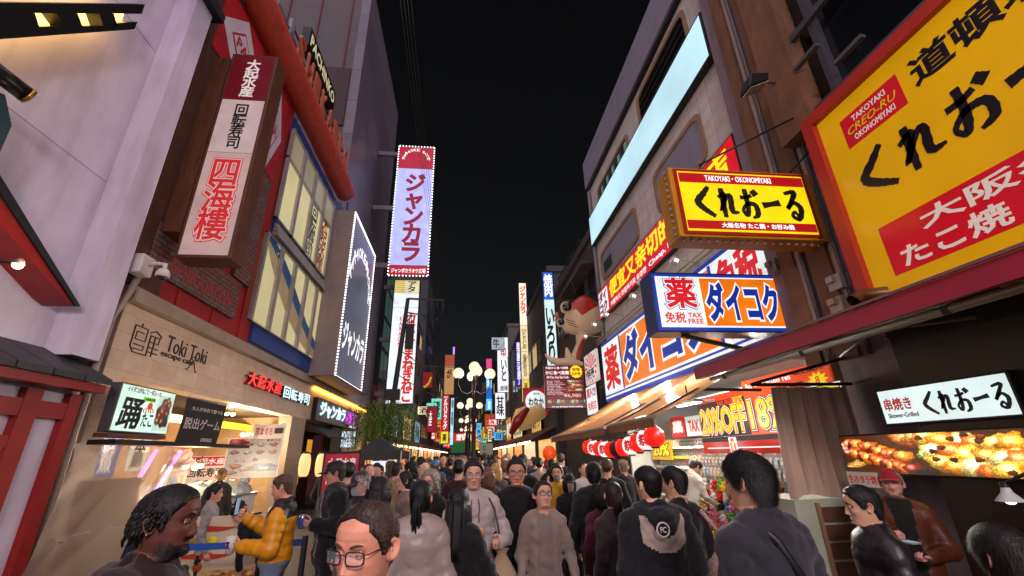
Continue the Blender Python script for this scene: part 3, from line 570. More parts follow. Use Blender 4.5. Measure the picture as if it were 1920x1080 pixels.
for k, (y, z) in enumerate(((8.3, 1.6), (9.0, 1.5))):
    m1 = MB(); m1.bar((-5.5, y, .9 + .1 * k), (-5.3, y + .25, 1.9), .05, .05, E('neon_pink', 'F070E0', 4, var=0)); m1.build('neon_tube', None, ('pink neon tube nearer the plastic sheet' if k == 0 else 'pink neon tube behind the fish banner'), 'neon tube')
# hanging plastic sheet
sheet = M_sheet('plastic_sheet', 'E4D2BC', .55); t_ = thing('plastic_sheet', 'crumpled translucent plastic sheet draped from the dark rail', 'plastic sheet', (-4.5, 7, 0))
def sh(u, v):
    y = 5.75 + u * 2.3 - .35 * v * (1 - u); z = 1.93 - v * (1.95 if u < .55 else 1.95 - 1.5 * min(1, (u - .55) / .2)) * 1.0 - .10 * math.sin(u * 9) ** 2 * (v < .5)
    nn = mnoise.noise(Vector((u * 5 + v * 4, v * 4, 3))) * .03 + .012 * abs(math.sin((u * .8 + v) * 13 + 2 * math.sin(u * 5)))
    return (-4.46 + .03 * math.sin(u * 11 + v * 4) + nn + .25 * v * (1 - v), y, max(z, .02))
m1 = MB(); m1.grid(sh, 110, 80, sheet); m1.build('sheet', t_)
f = FXv(-4.75, 6.5, 7.5, .0, 1.5); board(f, 'cardboard_panel', 'brown cardboard panel standing behind the plastic sheet', M('cardboard', '8A6A50', .8), .1, 'panel')

# ---------------- karaoke entrance, big dark sign, panelled tower
kb = thing('karaoke_entrance', 'black karaoke entrance bay with slatted canopy under the stone fascia', 'entrance', (LX, 17, 0)); kw = M('black_entrance', '16130F', .5)
m1 = MB(); m1.box((-6.2, yK, 0), (-6.3, 19.6, 2.87), M('amber_interior', '6A4A20', .6)); m1.box((LX - .36, yK, 2.6), (-6.2, 19.6, 2.8), kw); m1.box((-5.02, 17.9, 0), (-5.3, 19.59, 2.87), kw); m1.build('bay', kb)
m1 = MB(); m1.prism([(LX + .02, 14.9, 2.75), (LX + .75, 14.9, 2.35), (LX + .75, 14.9, 2.3), (LX + .02, 14.9, 2.6)], (0, 2.6, 0), M('black_slats', '1E1C1C', .6)); m1.build('canopy', kb)
for k in range(6): m1 = MB(); m1.box((-5.6 + .01 * k, 14.9 + k * .45, .9 + (k % 3) * .5), (-5.62, 15.25 + k * .45, 1.35 + (k % 3) * .5), E('amber_poster', ('E8A030', 'D06020', 'F0C860')[k % 3], .8, scale=14, var=.12)); m1.build('poster', kb)
for k, (px, py) in enumerate(((571, 872), (602, 872))):
    p = PY(13.6, px, py); t_ = thing('paper_lantern', ('glowing cream paper lantern beside the red stand sign' if k else 'glowing cream paper lantern at the karaoke entrance post'), 'lantern', p - [0, 0, .3])
    m1 = MB(); m1.lathe(p, [(.09, -.3)] + [(.15 * (1 - .35 * (abs(h) / .3) ** 3) + .005 * (i % 2), h) for i, h in enumerate(np.linspace(-.28, .28, 17))] + [(.09, .3)], E('lantern_paper', 'F2CC86', 1.1, var=.08), 18); m1.build('paper', t_); m1 = MB(); m1.lathe(p, [(.1, .3), (.1, .33), (.02, .36)], kw, 14); m1.lathe(p, [(.1, -.3), (.1, -.33), (.02, -.34)], kw, 14); m1.build('cap', t_)
f = FYv(17, -4.42, -3.9, 2.03, 2.62); t_ = sign_box('small_lightbox', 'small white lightbox with dark blue lettering beside the karaoke entrance', 'sign', f, .15, BK(), E('white_face', 'E6F0FF', 1.0)); text(f, 'ジャンカラ', .1, .35, .9, .68, M('indigo', '2A2060', .5), t_, bold=.04)
m1 = MB(); m1.box((-3.7, 17.05, 2.0), (-3.66, 17.6, 2.7), M_glass('glass_panel', '8098B8', .1, .5)); m1.build('glass_screen', None, 'tilted glass screen beside the small white lightbox', 'panel')
f = FXv(-4.2, 14.41, 18.36, 4.13, 10.34); graybox = M('beige_panels', '8A7C78', .55, dirt=.15)
t_ = thing('facade_sign', 'huge dark facade sign edged with white dots of light and white lettering', 'sign', f.pt(.5, 1, -.4))
m1 = MB(); f.slab(m1, 0, 0, 1, 1, -.80, 0, graybox); m1.build('case', t_); m1 = MB(); f.slab(m1, .02, .012, .98, .988, .001, .02, E('dark_face', '4E5264', .8)); m1.build('face', t_)
m1 = MB(); dots = E('led_white', 'FFFFFF', 3.0, var=0)
bulbs('border_light', [f.pt(u, (i + .5) / 60, .03) for i in range(60) for u in (.985, .015)] + [f.pt((i + .5) / 34, .007, .03) for i in range(34)], .032, dots, t_)
f.slab(m1, .01, .985, .99, .995, .021, .05, dots); m1.build('light_strip', t_)
text(f, 'ジャンカラ', .10, .66, .90, .84, WH(), t_, .022, .04)
m1 = MB(); n_ = 12
for i, ch in enumerate('KARAOKE・ROOM'):
    a = math.pi * (1 - (i + .5) / 12); cu, cv = .5 + .40 * math.cos(a), .40 - .24 * math.sin(a)
    text(f, ch, cu - .045, cv - .036, cu + .045, cv + .036, WH(), d=.022, bold=.04, mb=m1)
m1.build('arched_lettering', t_)
m1 = MB(); m1.box((LX + .0, 14.0, 4.1), (-4.0, 18.6, 4.12), BK()); m1.build('sign_shelf', t_)
panel = M_brick('metal_panels', '605862', '544C58', '2E2832', 2.6, 1.9, 'x', .02, .38, .3, offset=0); panel_y = M('tower_end', '463C40', .5)
tw = thing('panelled_tower', 'tall grey metal panelled building behind the rooftop letters', 'building', (-7, 20, 0)); m1 = MB(); m1.box((-5.15, 15.92, 4.22), (-5.6, 25.2, 25), panel); m1.build('street_wall', tw); m1 = MB(); m1.box((-5.61, 15.93, 4.2), (-12, 25, 25), panel_y); m1.build('end_wall', tw)
m1 = MB()
for x in (-6.0, -7.5, -9.0): m1.box((x, 15.87, 11), (x - .06, 15.925, 25), M('maroon_seam', '5A1620', .5))
for y in (16.5, 18.6, 20.7, 22.8): m1.box((-5.145, y, 5), (-5.11, y + .07, 12), M('maroon_seam', '5A1620'))
m1.box((-5.62, 15.85, 15.6), (-12, 15.9, 19), M('maroon_louvre', '2C1418', .6)); m1.build('seam', tw)

def air_unit(p, sx, lb, par=None):
    p = Vector(p); t_ = thing('air_conditioner', lb, 'air conditioner', p); m1 = MB(); m1.box(p + Vector((-.15, -.4, 0)), p + Vector((.15, .4, .55)), M('unit_grey', '8A8880', .5, dirt=.3)); m1.build('housing', t_, bevel=.015)
    m1 = MB(); m1.lathe(p + Vector((sx * .152, -.1, .28)), [(.001, 0), (.2, 0), (.2, sx * .012), (.17, sx * .012), (.17, sx * .004)], BK(), 18, 'x'); m1.build('fan_grille', t_); m1 = MB(); m1.box(p + Vector((-.12, -.36, -.06)), p + Vector((.14, -.30, -.001)), steel); m1.box(p + Vector((-.12, .30, -.06)), p + Vector((.14, .36, -.001)), steel); m1.build('bracket_rail', t_)
air_unit((-4.72, 26.2, 5.9), 1, 'grey air conditioner unit on the dark green glazed building'); air_unit((4.7, 14.6, 6.2), -1, 'lower grey air conditioner unit beside the fish lantern'); air_unit((4.7, 19.6, 7.0), -1, 'upper grey air conditioner unit on the dark balcony building'); air_unit((-4.85, 33.0, 8.2), 1, 'grey air conditioner unit high behind the stacked white sign')

# dishes and small cards on the sushi counter, posters on its back wall
for k in range(6):
    p = (-4.55 + .06 * (k % 2), 8.75 + k * .2, 1.325); t_ = thing('food_dish', 'small dish of food standing on the glass counter case', 'dish', p, 'dishes on the counter case'); m1 = MB(); m1.lathe(p, [(.001, 0), (.05, 0), (.075, .03), (.07, .03), (.045, .012)], M('dish_white', 'C8C0B4', .3), 14); m1.build('dish', t_)
    m1 = MB(); m1.ball(Vector(p) + Vector((0, 0, .03)), .045, M('food_%d' % (k % 3), ('B8482A', 'C89040', '8A5A30')[k % 3], .5, var=.3, scale=60), 8, (1, 1, .6)); m1.build('food', t_)
for k, (y, z, c, tx, lb) in enumerate(((7.6, 2.1, 'C83020', '寿司', 'red hanging price poster on the beige back wall of the counter'), (8.6, 2.15, 'E0B040', '名物', 'yellow hanging price poster on the beige back wall of the counter'), (11.2, 1.9, '2A5898', '鮮魚', 'blue fish poster on the beige back wall of the counter'), (12.2, 2.0, 'D8D0C0', '本鮪', 'white brush poster on the beige back wall of the counter'))):
    f = FXv(-8.18, y, y + .7, z - .5, z + .4); t_ = board(f, 'wall_poster', lb, E('poster_' + c, c, .6), .01, 'poster'); text(f, tx, .2, .1, .8, .9, inkd if k in (1, 3) else ww, t_, .004, .03, vertical=True)
# ================================================================== farther down the street, left
gb = thing('glass_building', 'narrow dark green glazed building behind the big karaoke sign', 'building', (-6, 28, 0)); gfr = M('green_frame', '22423E', .4); gl_ = E('dim_green_glass', '4A6A62', .35, scale=.6)
m1 = MB(); m1.box((-4.9, 25.3, 5.6), (-9, 31, 16), M('dark_mass', '151A1A', .6)); m1.build('body', gb)
for j in range(5):
    for i in range(5): m1 = MB(); m1.box((-4.88, 25.5 + i * 1.1, 6 + j * 1.9), (-4.895, 26.4 + i * 1.1, 7.6 + j * 1.9), gl_); m1.build('window', gb)
m1 = MB(); m1.box((-4.85, 25.2, 0), (-9, 31, 5.55), M('dark_red_wall', '6A1018', .5)); m1.build('red_base', gb)
def vsign(nm, lb, y, x0, x1, z0, z1, faces, txt, case=None, thick=.35, grp=None, dots=False, bracket=None):
    f = FYv(y, x0, x1, z0, z1); t_ = sign_box(nm, lb, 'sign', f, thick, case or BK(), None, .05, grp, faces=faces)
    for body, u0, v0, u1, v1, mt, bo, ve in txt: text(f, body, u0, v0, u1, v1, mt, t_, bold=bo, vertical=ve, d=.008)
    if dots:
        k, k2 = int((z1 - z0) / .17), int((x1 - x0) / .17)
        bulbs('border_light', [f.pt(u, (i + .5) / k, .03) for i in range(k) for u in (.988, .012)] + [f.pt((i + .5) / k2, v, .03) for i in range(k2) for v in (.997, .003)], .036, E('led_white', 'FFFFFF', 3, var=0), t_)
    if bracket is not None:
        for v in (.06, .5, .92):
            m1 = MB(); p = f.pt(0 if bracket < x0 else 1, v, -thick / 2); m1.box((bracket, y + .1, p.z - .12), (p.x, y + .28, p.z + .12), M('bracket_grey', '6A6A6E', .5)); m1.build('bracket', t_)
    return f, t_
crim, violet, cyanw = E('sign_crimson', 'B01030', .85), E('face_violet_white', 'B4B8FA', .98), E('face_cold_white', 'EEF8FF', 1.0)
redk = E('letter_crimson', '960C2C', .7, var=0)
f, t_ = vsign('vertical_sign', 'tall white vertical karaoke sign with crimson lettering and a dotted light border', 20.5, -3.98, -1.92, 10.25, 18.4, [(0, .19, crim), (.19, .925, violet), (.925, 1, crim)], [('ジャンカラ', .26, .23, .80, .90, redk, .05, True), ('ジャンボカラオケ広場', .08, .945, .92, .978, WH(), .03, False)], BK(), .5, dots=True, bracket=-5.1)
m1 = MB()
for i, ch in enumerate('KARAOKE ROOM'):
    if ch == ' ': continue
    a = math.pi * (1 - (i + .5) / 12); cu, cv = .5 + .34 * math.cos(a), .115 - .085 * math.sin(a); text(f, ch, cu - .04, cv - .011, cu + .04, cv + .011, WH(), d=.008, bold=.03, mb=m1)
m1.build('arched_lettering', t_)
orr = E('letter_orange_red', 'E02818', .85, var=0)
f, t_ = vsign('stacked_sign', 'bright white stacked karaoke sign with red characters rising behind the lamp pole', 24.5, -4.3, -2.75, 4.35, 11.7, [(0, .12, E('face_stripe', 'E8E0B0', .9)), (.12, .245, cyanw), (.245, 1, cyanw)],
    [('アタ', .52, .015, .85, .11, BK(), .03, True), ('カラオケ', .52, .29, .92, .565, orr, .06, True), ('まねきねこ', .52, .58, .94, .985, orr, .06, True), ('KARAOKE', .30, .32, .42, .60, orr, .03, True)], BK(), .4, bracket=-4.9)
m1 = MB()
for i in range(6): f.slab(m1, .03, .01 + i * .018, .42, .02 + i * .018, .005, .009, E('stripe_green', '3A9A40' if i % 2 else 'E8C020', .7, var=0) if i % 2 == 0 else E('stripe_yellow', 'E8C020', .7, var=0))
m1.build('stripe', t_)
dk = [M('night_facade', '3A383A', .7, dirt=.2), M('night_facade_brown', '4A3E36', .7, dirt=.2), M('night_facade_blue', '2C3038', .6, dirt=.2), M('night_facade_pale', '5A5654', .7, dirt=.2)]
winl = E('lit_window_far', 'E8C890', .5); wdk = M('dark_window', '0C0E12', .15)
def block(nm, lb, x0, x1, y0, y1, h, mt, lit=.15, side=1, seed=0, z0=0):
    """a street building: floors of windows towards the street and towards the camera"""
    r = random.Random(seed); t_ = thing(nm, lb, 'building', ((x0 + x1) / 2, y0, z0)); m1 = MB(); m1.box((x0, y0, z0), (x1, y1, h), mt); m1.box((x0 - .1, y0 - .1, h + .003), (x1 + .1, y1, h + .35), mt); m1.build('body', t_)
    xs = x1 if side < 0 else x0; sg = 1 if side < 0 else -1; n = 0
    for k in range(1, int(h / 3)):
        z = k * 3 + .9
        for j in range(max(1, int((y1 - y0) / 2.2))):
            y = y0 + .5 + j * 2.2
            if y + 1.5 > y1 or n > 60: continue
            m1 = MB(); m1.box((xs + sg * .02, y, z), (xs + sg * .05, y + 1.5, z + 1.4), winl if r.random() < lit else wdk); m1.box((xs + sg * .003, y - .08, z - .08), (xs + sg * .019, y + 1.58, z + 1.48), M('window_trim', '4A4A4C', .5)); m1.build('window', t_); n += 1
        for j in range(int(abs(x1 - x0) / 2.0)):
            x = min(x0, x1) + .4 + j * 2.0
            if n > 60: continue
            m1 = MB(); m1.box((x, y0 - .05, z), (x + 1.2, y0 - .02, z + 1.3), winl if r.random() < lit * .6 else wdk); m1.build('window', t_); n += 1
    return t_
block('street_building', 'dark narrow building behind the stacked white karaoke sign', -10, -5.0, 31.2, 40, 13, dk[2], .1, -1, 1)
block('street_building', 'tall dark gridded office block far down on the left', -16, -5.2, 56, 70, 26, dk[2], .03, -1, 2)
block('street_building', 'pale mid height building carrying the red wall panel', -10, -5.0, 40.2, 50, 15, dk[3], .1, -1, 3)
block('street_building', 'low brown building beyond the brown vertical sign', -10, -4.6, 70.2, 95, 15, dk[1], .2, -1, 4)
block('street_building', 'distant grey block closing the street on the left', -14, -4.2, 95.2, 140, 17, dk[0], .2, -1, 5)
block('street_building', 'dark narrow building with balconies beyond the white tiled building', 4.9, 10, 13.4, 21.5, 9.6, dk[1], .04, 1, 6)
block('street_building', 'grey building behind the yellow vertical sign', 4.6, 10, 21.7, 31, 11.2, dk[0], .1, 1, 7)
block('street_building', 'brown building between the two vertical signs on the right', 4.8, 11, 31.2, 44, 11.5, dk[1], .1, 1, 8)
block('street_building', 'pale building behind the white vertical sign with a black top panel', 4.6, 11, 44.2, 60, 14.5, dk[3], .08, 1, 9)
block('street_building', 'dark distant building beside the far lamp posts', 4.4, 12, 60.2, 95, 14, dk[2], .15, 1, 10)
block('street_building', 'distant brown block closing the street on the right', 4.0, 14, 95.2, 140, 16, dk[1], .2, 1, 11)
block('street_building', 'dark building across the far end of the street', -14, 14, 150, 165, 13, dk[0], .3, 1, 12)
# balcony rails
m1 = MB()
for z in (8.3,):
    m1.box((4.3, 14.2, z), (4.88, 18.2, z + .12), dk[1]); m1.tube([(4.32, 14.2, z + 1.0), (4.32, 18.2, z + 1.0)], .03, BK(), 6)
    for k in range(20): m1.tube([(4.32, 14.2 + k * .21, z + .1), (4.32, 14.2 + k * .21, z + 1.0)], .012, BK(), 4)
m1.build('balcony', None, 'black railed balcony above the painted fish lantern', 'balcony')
# ---- many smaller signs down the street
def ysign(lb, y, tl, br, faces, txt, nm='shop_sign', thick=.25, case=None, **k):
    ym = (tl[1] + br[1]) / 2; a, b = PY(y, *tl), PY(y, *br); a[0], b[0] = PY(y, tl[0], ym)[0], PY(y, br[0], ym)[0]; return vsign(nm, lb, y, a[0], b[0], b[2], a[2], faces, txt, case, thick, **k)
yel, wht, blu = E('face_warm_white', 'FFF3D8', 1.0), E('face_white', 'F4F8FF', 1.0), E('face_blue', '1F6AD8', .9)
pur = E('face_purple', '4A38D8', .9); rdf = E('face_red', 'D01820', .85); inkb = M('ink_black', '14100E', .5); goldf = E('face_gold', 'F0C860', .95); crw = E('face_cream', 'F6E2B0', .95)
ysign('narrow yellow and white vertical sign with red lettering at its top', 30, (975, 530), (991, 755), [(0, .38, yel), (.38, .60, crw), (.60, .82, crw), (.82, 1, goldf)], [('ジャンカラ', .12, .03, .88, .28, orr, .05, True), ('ひとりじめ', .28, .41, .75, .58, M('ink_brown', '6A4A20', .5), .02, True), ('創業昭和の店', .30, .62, .7, .80, M('ink_brown', '6A4A20'), .02, True), ('酒場', .3, .85, .7, .97, inkb, .02, True)], 'vertical_sign')
ysign('blue and white vertical sign with white and black brush characters by the fish lantern', 17, (1020, 509), (1043, 690), [(0, .31, blu), (.31, 1, E('face_pale_cyan', 'D8F4F4', .95))], [('焼肉', .12, .03, .88, .28, WH(), .04, True), ('いろり', .14, .40, .86, .97, inkb, .04, True)], 'vertical_sign')
ysign('white vertical sign with a few black brush marks and a red seal far right', 45, (932, 632), (956, 736), [(0, 1, wht)], [('いと', .3, .42, .75, .80, inkb, .03, True), ('酒場', .2, .88, .8, .97, inkb, .02, False), ('印', .3, .2, .7, .36, rdf, .05, False)], 'vertical_sign')
ysign('small black and grey beef sign on top of the white vertical sign', 44, (921, 632), (946, 656), [(0, 1, E('face_grey', 'A8B8C0', .7))], [('牛', .12, .12, .62, .88, inkb, .03, False)])
ysign('purple and blue vertical sign with white lettering behind the yellow one', 33, (967, 640), (978, 724), [(0, 1, pur)], [('居酒屋元気横丁', .2, .03, .8, .97, WH(), .03, True)], 'vertical_sign')
ysign('stacked small blue lit signs beside the far street lamp', 60, (911, 672), (923, 770), [(0, .2, E('face_pink', 'E04080', .9)), (.2, .38, BK()), (.38, .58, E('face_sky', '58C8FF', 1)), (.58, .78, blu), (.78, 1, E('face_sky', '58C8FF'))], [('焼肉', .2, .42, .8, .55, WH(), .03, False), ('酒', .3, .82, .7, .97, WH(), .03, False)], 'stacked_sign')
ysign('brown vertical shop sign with a painted head mark and black character', 62, (833, 665), (852, 740), [(0, .3, E('face_tan_red', 'B85030', .6)), (.3, 1, E('face_tan', 'D8A060', .6))], [('が', .25, .36, .75, .6, inkb, .05, False)], 'vertical_sign')
ysign('red vertical drugstore sign with white lettering on the left', 48, (827, 740), (842, 832), [(0, .76, E('face_drug_red', 'C01828', .8)), (.76, 1, E('face_yellow', 'F0E020', .9))], [('ツルハドラッグ', .25, .03, .78, .72, WH(), .04, True), ('薬', .25, .80, .75, .95, M('indigo', '2A2060'), .04, False)], 'vertical_sign')
ysign('narrow white and cyan vertical sign next to the red drugstore sign', 50, (844, 745), (851, 835), [(0, 1, E('face_ice', 'C8F0FF', .9))], [('横丁酒場', .2, .05, .8, .6, inkb, .03, True)], 'vertical_sign')
ysign('red hanging banner sign with white vertical characters on the left', 40, (800, 762), (820, 811), [(0, 1, E('face_deep_red', 'A01418', .6))], [('大庄', .2, .18, .5, .75, WH(), .03, True)])
ysign('red wall panel sign with a yellow swoosh high on the pale building', 40.1, (792, 697), (812, 728), [(0, 1, E('face_panel_red', 'A02018', .5))], [('ノ', .1, .3, .9, 1.0, E('swoosh_yellow', 'E0B040', .6, var=0), .05, False)], thick=.1)
ysign('tiny violet sign on a mast far left', 90, (849, 650), (853, 665), [(0, 1, E('face_violet', 'C080FF', 1.5))], [])
ysign('gold noodle sign with white lettering far right', 52, (939, 760), (953, 790), [(0, 1, goldf)], [('立喰', .2, .1, .8, .9, inkb, .03, True)])
ysign('round red ornament board beside the gold sign', 55, (908, 776), (928, 812), [(0, 1, E('face_ornate', 'B84818', .7, scale=3))], [('祭', .2, .2, .8, .8, goldf, .03, False)])
ysign('bright white small sign low beside the gold sign', 50, (934, 832), (950, 842), [(0, 1, wht)], [])
ysign('dark grey menu panel sign under the gold sign', 46, (928, 796), (952, 826), [(0, 1, E('face_menu', '6A5A48', .5, scale=3))], [('串かつ', .15, .3, .85, .7, crw, .03, False)])
ysign('pale cloth sign with brush lettering low on the right', 40, (899, 830), (925, 862), [(0, 1, E('face_cloth', '8A8478', .5))], [('たこ焼', .2, .15, .5, .9, inkb, .03, True)])
rl_ = random.Random(5)
words_ = ['居酒屋', '串かつ', 'たこ焼', '寿司', '焼鳥', '酒', 'ラーメン', '甘味', '薬', '和牛', 'うどん', '茶']
cols_ = ['F4F8FF', 'FFE9C0', 'E03028', '58C8FF', 'F0C040', 'FF7A30', '7AE0C0', 'FFD8E8']; nmz = ['white', 'cream', 'red', 'sky blue', 'yellow', 'orange', 'mint', 'pink']
for i in range(56):
    sd_ = -1 if i % 2 else 1; y = 40 + i * 1.5; wd = rl_.uniform(.5, 1.3); hg = rl_.choice([.8, 1.4, 2.4]); x = sd_ * rl_.uniform(2.8, 4.2); z = rl_.uniform(2.6, 5.5); k = rl_.randrange(8); ve = hg > wd * 1.5
    vsign('far_shop_sign', 'small lit %s sign jutting out in the far %s row' % (nmz[k], 'left' if sd_ < 0 else 'right'), y, x - wd / 2, x + wd / 2, z, z + hg, [(0, 1, E('far_face_%d' % k, cols_[k], 1.0))], [(rl_.choice(words_), .15, .12, .85, .88, inkb if k not in (2,) else WH(), .03, ve)], grp='small lit signs down the street')
# eaves lights of the far shops
for sd_ in (-1, 1):
    for k in range(12):
        y = 22 + k * 6.5; lbx = 'red' if k % 2 else 'striped brown'
        t_ = thing('shop_awning', '%s lit awning of a far %s side shop front' % (lbx, 'left' if sd_ < 0 else 'right'), 'awning', (sd_ * 3.6, y, 2.3), 'awnings of the far shop fronts')
        m1 = MB(); m1.prism([(sd_ * 4.6, y, 3.0), (sd_ * 3.3, y, 2.45), (sd_ * 3.3, y, 2.3), (sd_ * 4.6, y, 2.9)], (0, 5.6, 0), M('awning_red_far', '7A2018', .7) if k % 2 else M('awning_brown_far', '6A4A30', .7)); m1.build('canopy', t_)
        m1 = MB(); m1.box((sd_ * 4.58, y + .3, .9), (sd_ * 4.56, y + 5.3, 2.4), E('shop_glow_%d' % (k % 3), ('FFC070', 'FFE0B0', 'FF9A50')[k % 3], .9, scale=2.5, var=.12)); m1.build('lit_shopfront', t_)
        bulbs('bulb', [(sd_ * 3.3, y + .4 + j * .8, 2.22) for j in range(7)], .07, E('bulb_far', 'FFE0B0', 5, var=0), t_, 8)
f, t_ = vsign('far_arch_sign', 'glowing red and green shop front at the far end of the street', 120, -3.2, 3.4, 2.2, 7.2, [(0, .45, E('face_far_red', 'D03020', .8, scale=1.2)), (.45, 1, E('face_far_green', '307040', .5, scale=1.2))], [('道頓堀', .2, .06, .8, .4, WH(), .04, False)])
# ---- street lamps with five globes
def lamp(y, x=.45, power=0):
    t_ = thing('street_lamp', 'L', 'street lamp', (x, y, 0), 'five globe street lamps along the middle of the street'); pm = M('lamp_post_brown', '3A2E28', .45, metal=.4)
    m1 = MB(); m1.lathe((x, y, 0), [(.16, 0), (.16, .5), (.09, .6), (.08, 3.2), (.11, 3.25), (.07, 3.4), (.06, 4.75), (.10, 4.8), (.05, 5.1)], pm, 14); m1.build('post', t_)
    gq = []
    for k in range(4):
        a = k * math.pi / 2 + .12; c, s_ = math.cos(a), math.sin(a); m1 = MB(); m1.tube([(x + c * r, y + s_ * r, z) for r, z in ((.05, 4.35), (.3, 4.2), (.58, 4.32), (.72, 4.6), (.72, 4.85))], .03, pm, 8); m1.lathe((x + c * .72, y + s_ * .72, 4.85), [(.03, 0), (.12, .06), (.10, .1)], pm, 12); m1.build('arm', t_); gq.append((x + c * .72, y + s_ * .72, 5.12))
    gq.append((x, y, 5.42))
    for g_ in gq: m1 = MB(); m1.ball(g_, .245, E('lamp_globe', 'FFDDBC', 1.3, var=0), 18); m1.build('globe', t_)
    if power:
        l = bpy.data.lights.new('street_lamp_light', 'POINT'); l.energy = power; l.color = (1, .84, .86); l.shadow_soft_size = .6; o = bpy.data.objects.new('street_lamp_light', l); C.objects.link(o); o.location = (x, y, 4.75); attach(o, t_)
    return t_
for y, lb, pw_ in ((19.5, 'nearest five globe street lamp rising above the crowd', 130), (33, 'second five globe street lamp behind the nearest one', 90), (48, 'third five globe street lamp down the street', 60), (66, 'fourth five globe street lamp far down the street', 0), (86, 'farthest five globe street lamp', 0), (-4.5, 'unseen five globe street lamp added behind the camera to light the street', 1500)):
    lamp(y, .45 if y > 0 else .9, pw_)['label'] = lb  # the lamp behind the camera is an added, unseen light source
# ---- pole, cables, willow, tent, stand sign
t_ = thing('utility_pole', 'dark leaning signal pole with crossarm and box in front of the white stacked sign', 'pole', (-2.75, 17.5, 0)); dp = M('dark_pole', '1C1816', .5); a_, b_ = Vector(PY(17.5, 735, 765)), Vector(PY(17.5, 765, 560))
m1 = MB(); base = a_ + (a_ - b_) * (a_.z / (b_.z - a_.z)); m1.tube([base, a_, b_], [.13, .11, .08], dp, 12); m1.build('shaft', t_)
m1 = MB(); c_ = Vector(PY(17.5, 834, 563)); m1.bar(b_, c_, .07, .07, dp); m1.bar(Vector(PY(17.5, 763, 586)), Vector(PY(17.5, 800, 592)), .05, .05, dp)
for k in range(4): q = b_.lerp(c_, .5 + k * .15); m1.bar(q, q - Vector((0, 0, .35)), .04, .04, dp)
m1.build('crossarm', t_)
m1 = MB(); q = Vector(PY(17.5, 768, 630)); m1.box(q + Vector((-.16, -.1, -.55)), q + Vector((.16, .1, .5)), dp)
for k in range(4): m1.tube([q + Vector((-.12 + .08 * k, 0, .5)), q + Vector((-.12 + .08 * k, 0, .9))], .015, dp, 5)
m1.build('signal_box', t_); m1 = MB(); q = Vector(PY(17.5, 735, 740)); m1.box(q + Vector((-.3, -.15, -.2)), q + Vector((.3, .15, .2)), dp); m1.build('control_box', t_)
m1 = MB(); qs = [Vector(PY(17.5, *p)) for p in ((790, 588), (800, 600), (815, 602), (829, 590), (832, 570))]; m1.tube(qs, .02, dp, 5); m1.build('cable_loop', t_)
t_ = thing('overhead_cable', 'bundle of thin black overhead cables crossing the dark sky', 'cable', PY(17.5, 830, 560)); 
for k in range(4):
    p0, p1 = Vector(PY(9, 748 + 7 * k, -20)), Vector(PY(17.5, 828 + 2 * k, 560)); m1 = MB(); m1.tube([p0.lerp(p1, t) - Vector((0, 0, .5 * math.sin(math.pi * t))) for t in np.linspace(0, 1, 12)], .006, M('cable_black', '2A2A2C', .5), 5); m1.build('strand', t_)
t_ = thing('street_cable', 'sagging black cable crossing the street between the buildings', 'cable', (0, 18, 6))
for (y0, p, y1, q, sag) in ((17.5, (760, 680), 45, (948, 640), 1.2), (17.5, (742, 700), 34, (860, 745), .4), (17, (1045, 575), 33, (970, 690), .3), (17.5, (755, 660), 40, (835, 680), .6)):
    a_, b_ = Vector(PY(y0, *p)), Vector(PY(y1, *q)); m1 = MB(); m1.tube([a_.lerp(b_, t) - Vector((0, 0, sag * math.sin(math.pi * t))) for t in np.linspace(0, 1, 14)], .018, M('cable_black', '2A2A2C'), 5); m1.build('strand', t_)
tr = thing('willow_tree', 'drooping willow tree beside the dark pole', 'tree', (-2.9, 16, 0)); m1 = MB(); m1.tube([(-3.0, 16.2, 0), (-2.95, 16.2, 1.5), (-2.8, 16.1, 3.0)], [.14, .11, .07], M('bark', '3A2C20', .9, bump=.6), 10)
for k in range(9): a = k * .7; m1.tube([(-2.8, 16.1, 2.6), (-2.8 + .5 * math.cos(a), 16.1 + .5 * math.sin(a), 3.3), (-2.8 + .95 * math.cos(a), 16.1 + .95 * math.sin(a), 3.35)], [.045, .03, .012], M('bark', '3A2C20'), 6)
m1.build('trunk', tr); m1 = MB(); lf = [M('willow_leaf', '5E7A2A', .6, var=.3, scale=8), M('willow_leaf_dark', '3A5020', .6, var=.3, scale=8)]; r = random.Random(3)
for k in range(420):
    a, rr = r.uniform(0, 6.28), r.uniform(.15, 1.25) ; x, y, z = -2.8 + rr * math.cos(a), 16.1 + rr * math.sin(a), 3.55 - .25 * rr + r.uniform(-.2, .2); ln = r.uniform(.8, 1.9); n_ = int(ln / .055); mt = lf[r.random() < .45]; vs, fs = [], []
    for i in range(n_):
        zz = z - i * .055; sx = .05 * math.sin(i * .3 + k); b = r.uniform(0, 6.28); dx, dy = .075 * math.cos(b), .075 * math.sin(b); px_, py_ = x + sx + rr * .02 * i * math.cos(a) * .3, y + sx
        vs += [(px_, py_, zz), (px_ + dx * .5 - dy * .12, py_ + dy * .5 + dx * .12, zz - .03), (px_ + dx, py_ + dy, zz - .085), (px_ + dx * .5 + dy * .12, py_ + dy * .5 - dx * .12, zz - .05)]; fs.append((4 * i, 4 * i + 1, 4 * i + 2, 4 * i + 3))
    m1.add(vs, fs, mt)
m1.build('crown', tr)
t_ = thing('canopy_tent', 'black pop up canopy tent with a bright white screen under it', 'tent', (-2.2, 12.3, 0)); bc = M('tent_black', '1A1C1E', .6, bump=.3, bscale=12)
x0, x1, y0, y1, zt = -2.75, -1.55, 11.8, 13.6, 1.83; cx_, cy_ = (x0 + x1) / 2, (y0 + y1) / 2; top = (cx_ - .15, cy_, 2.22)
m1 = MB(); cs_ = [(x0, y0, zt), (x1, y0, zt), (x1, y1, zt), (x0, y1, zt)]
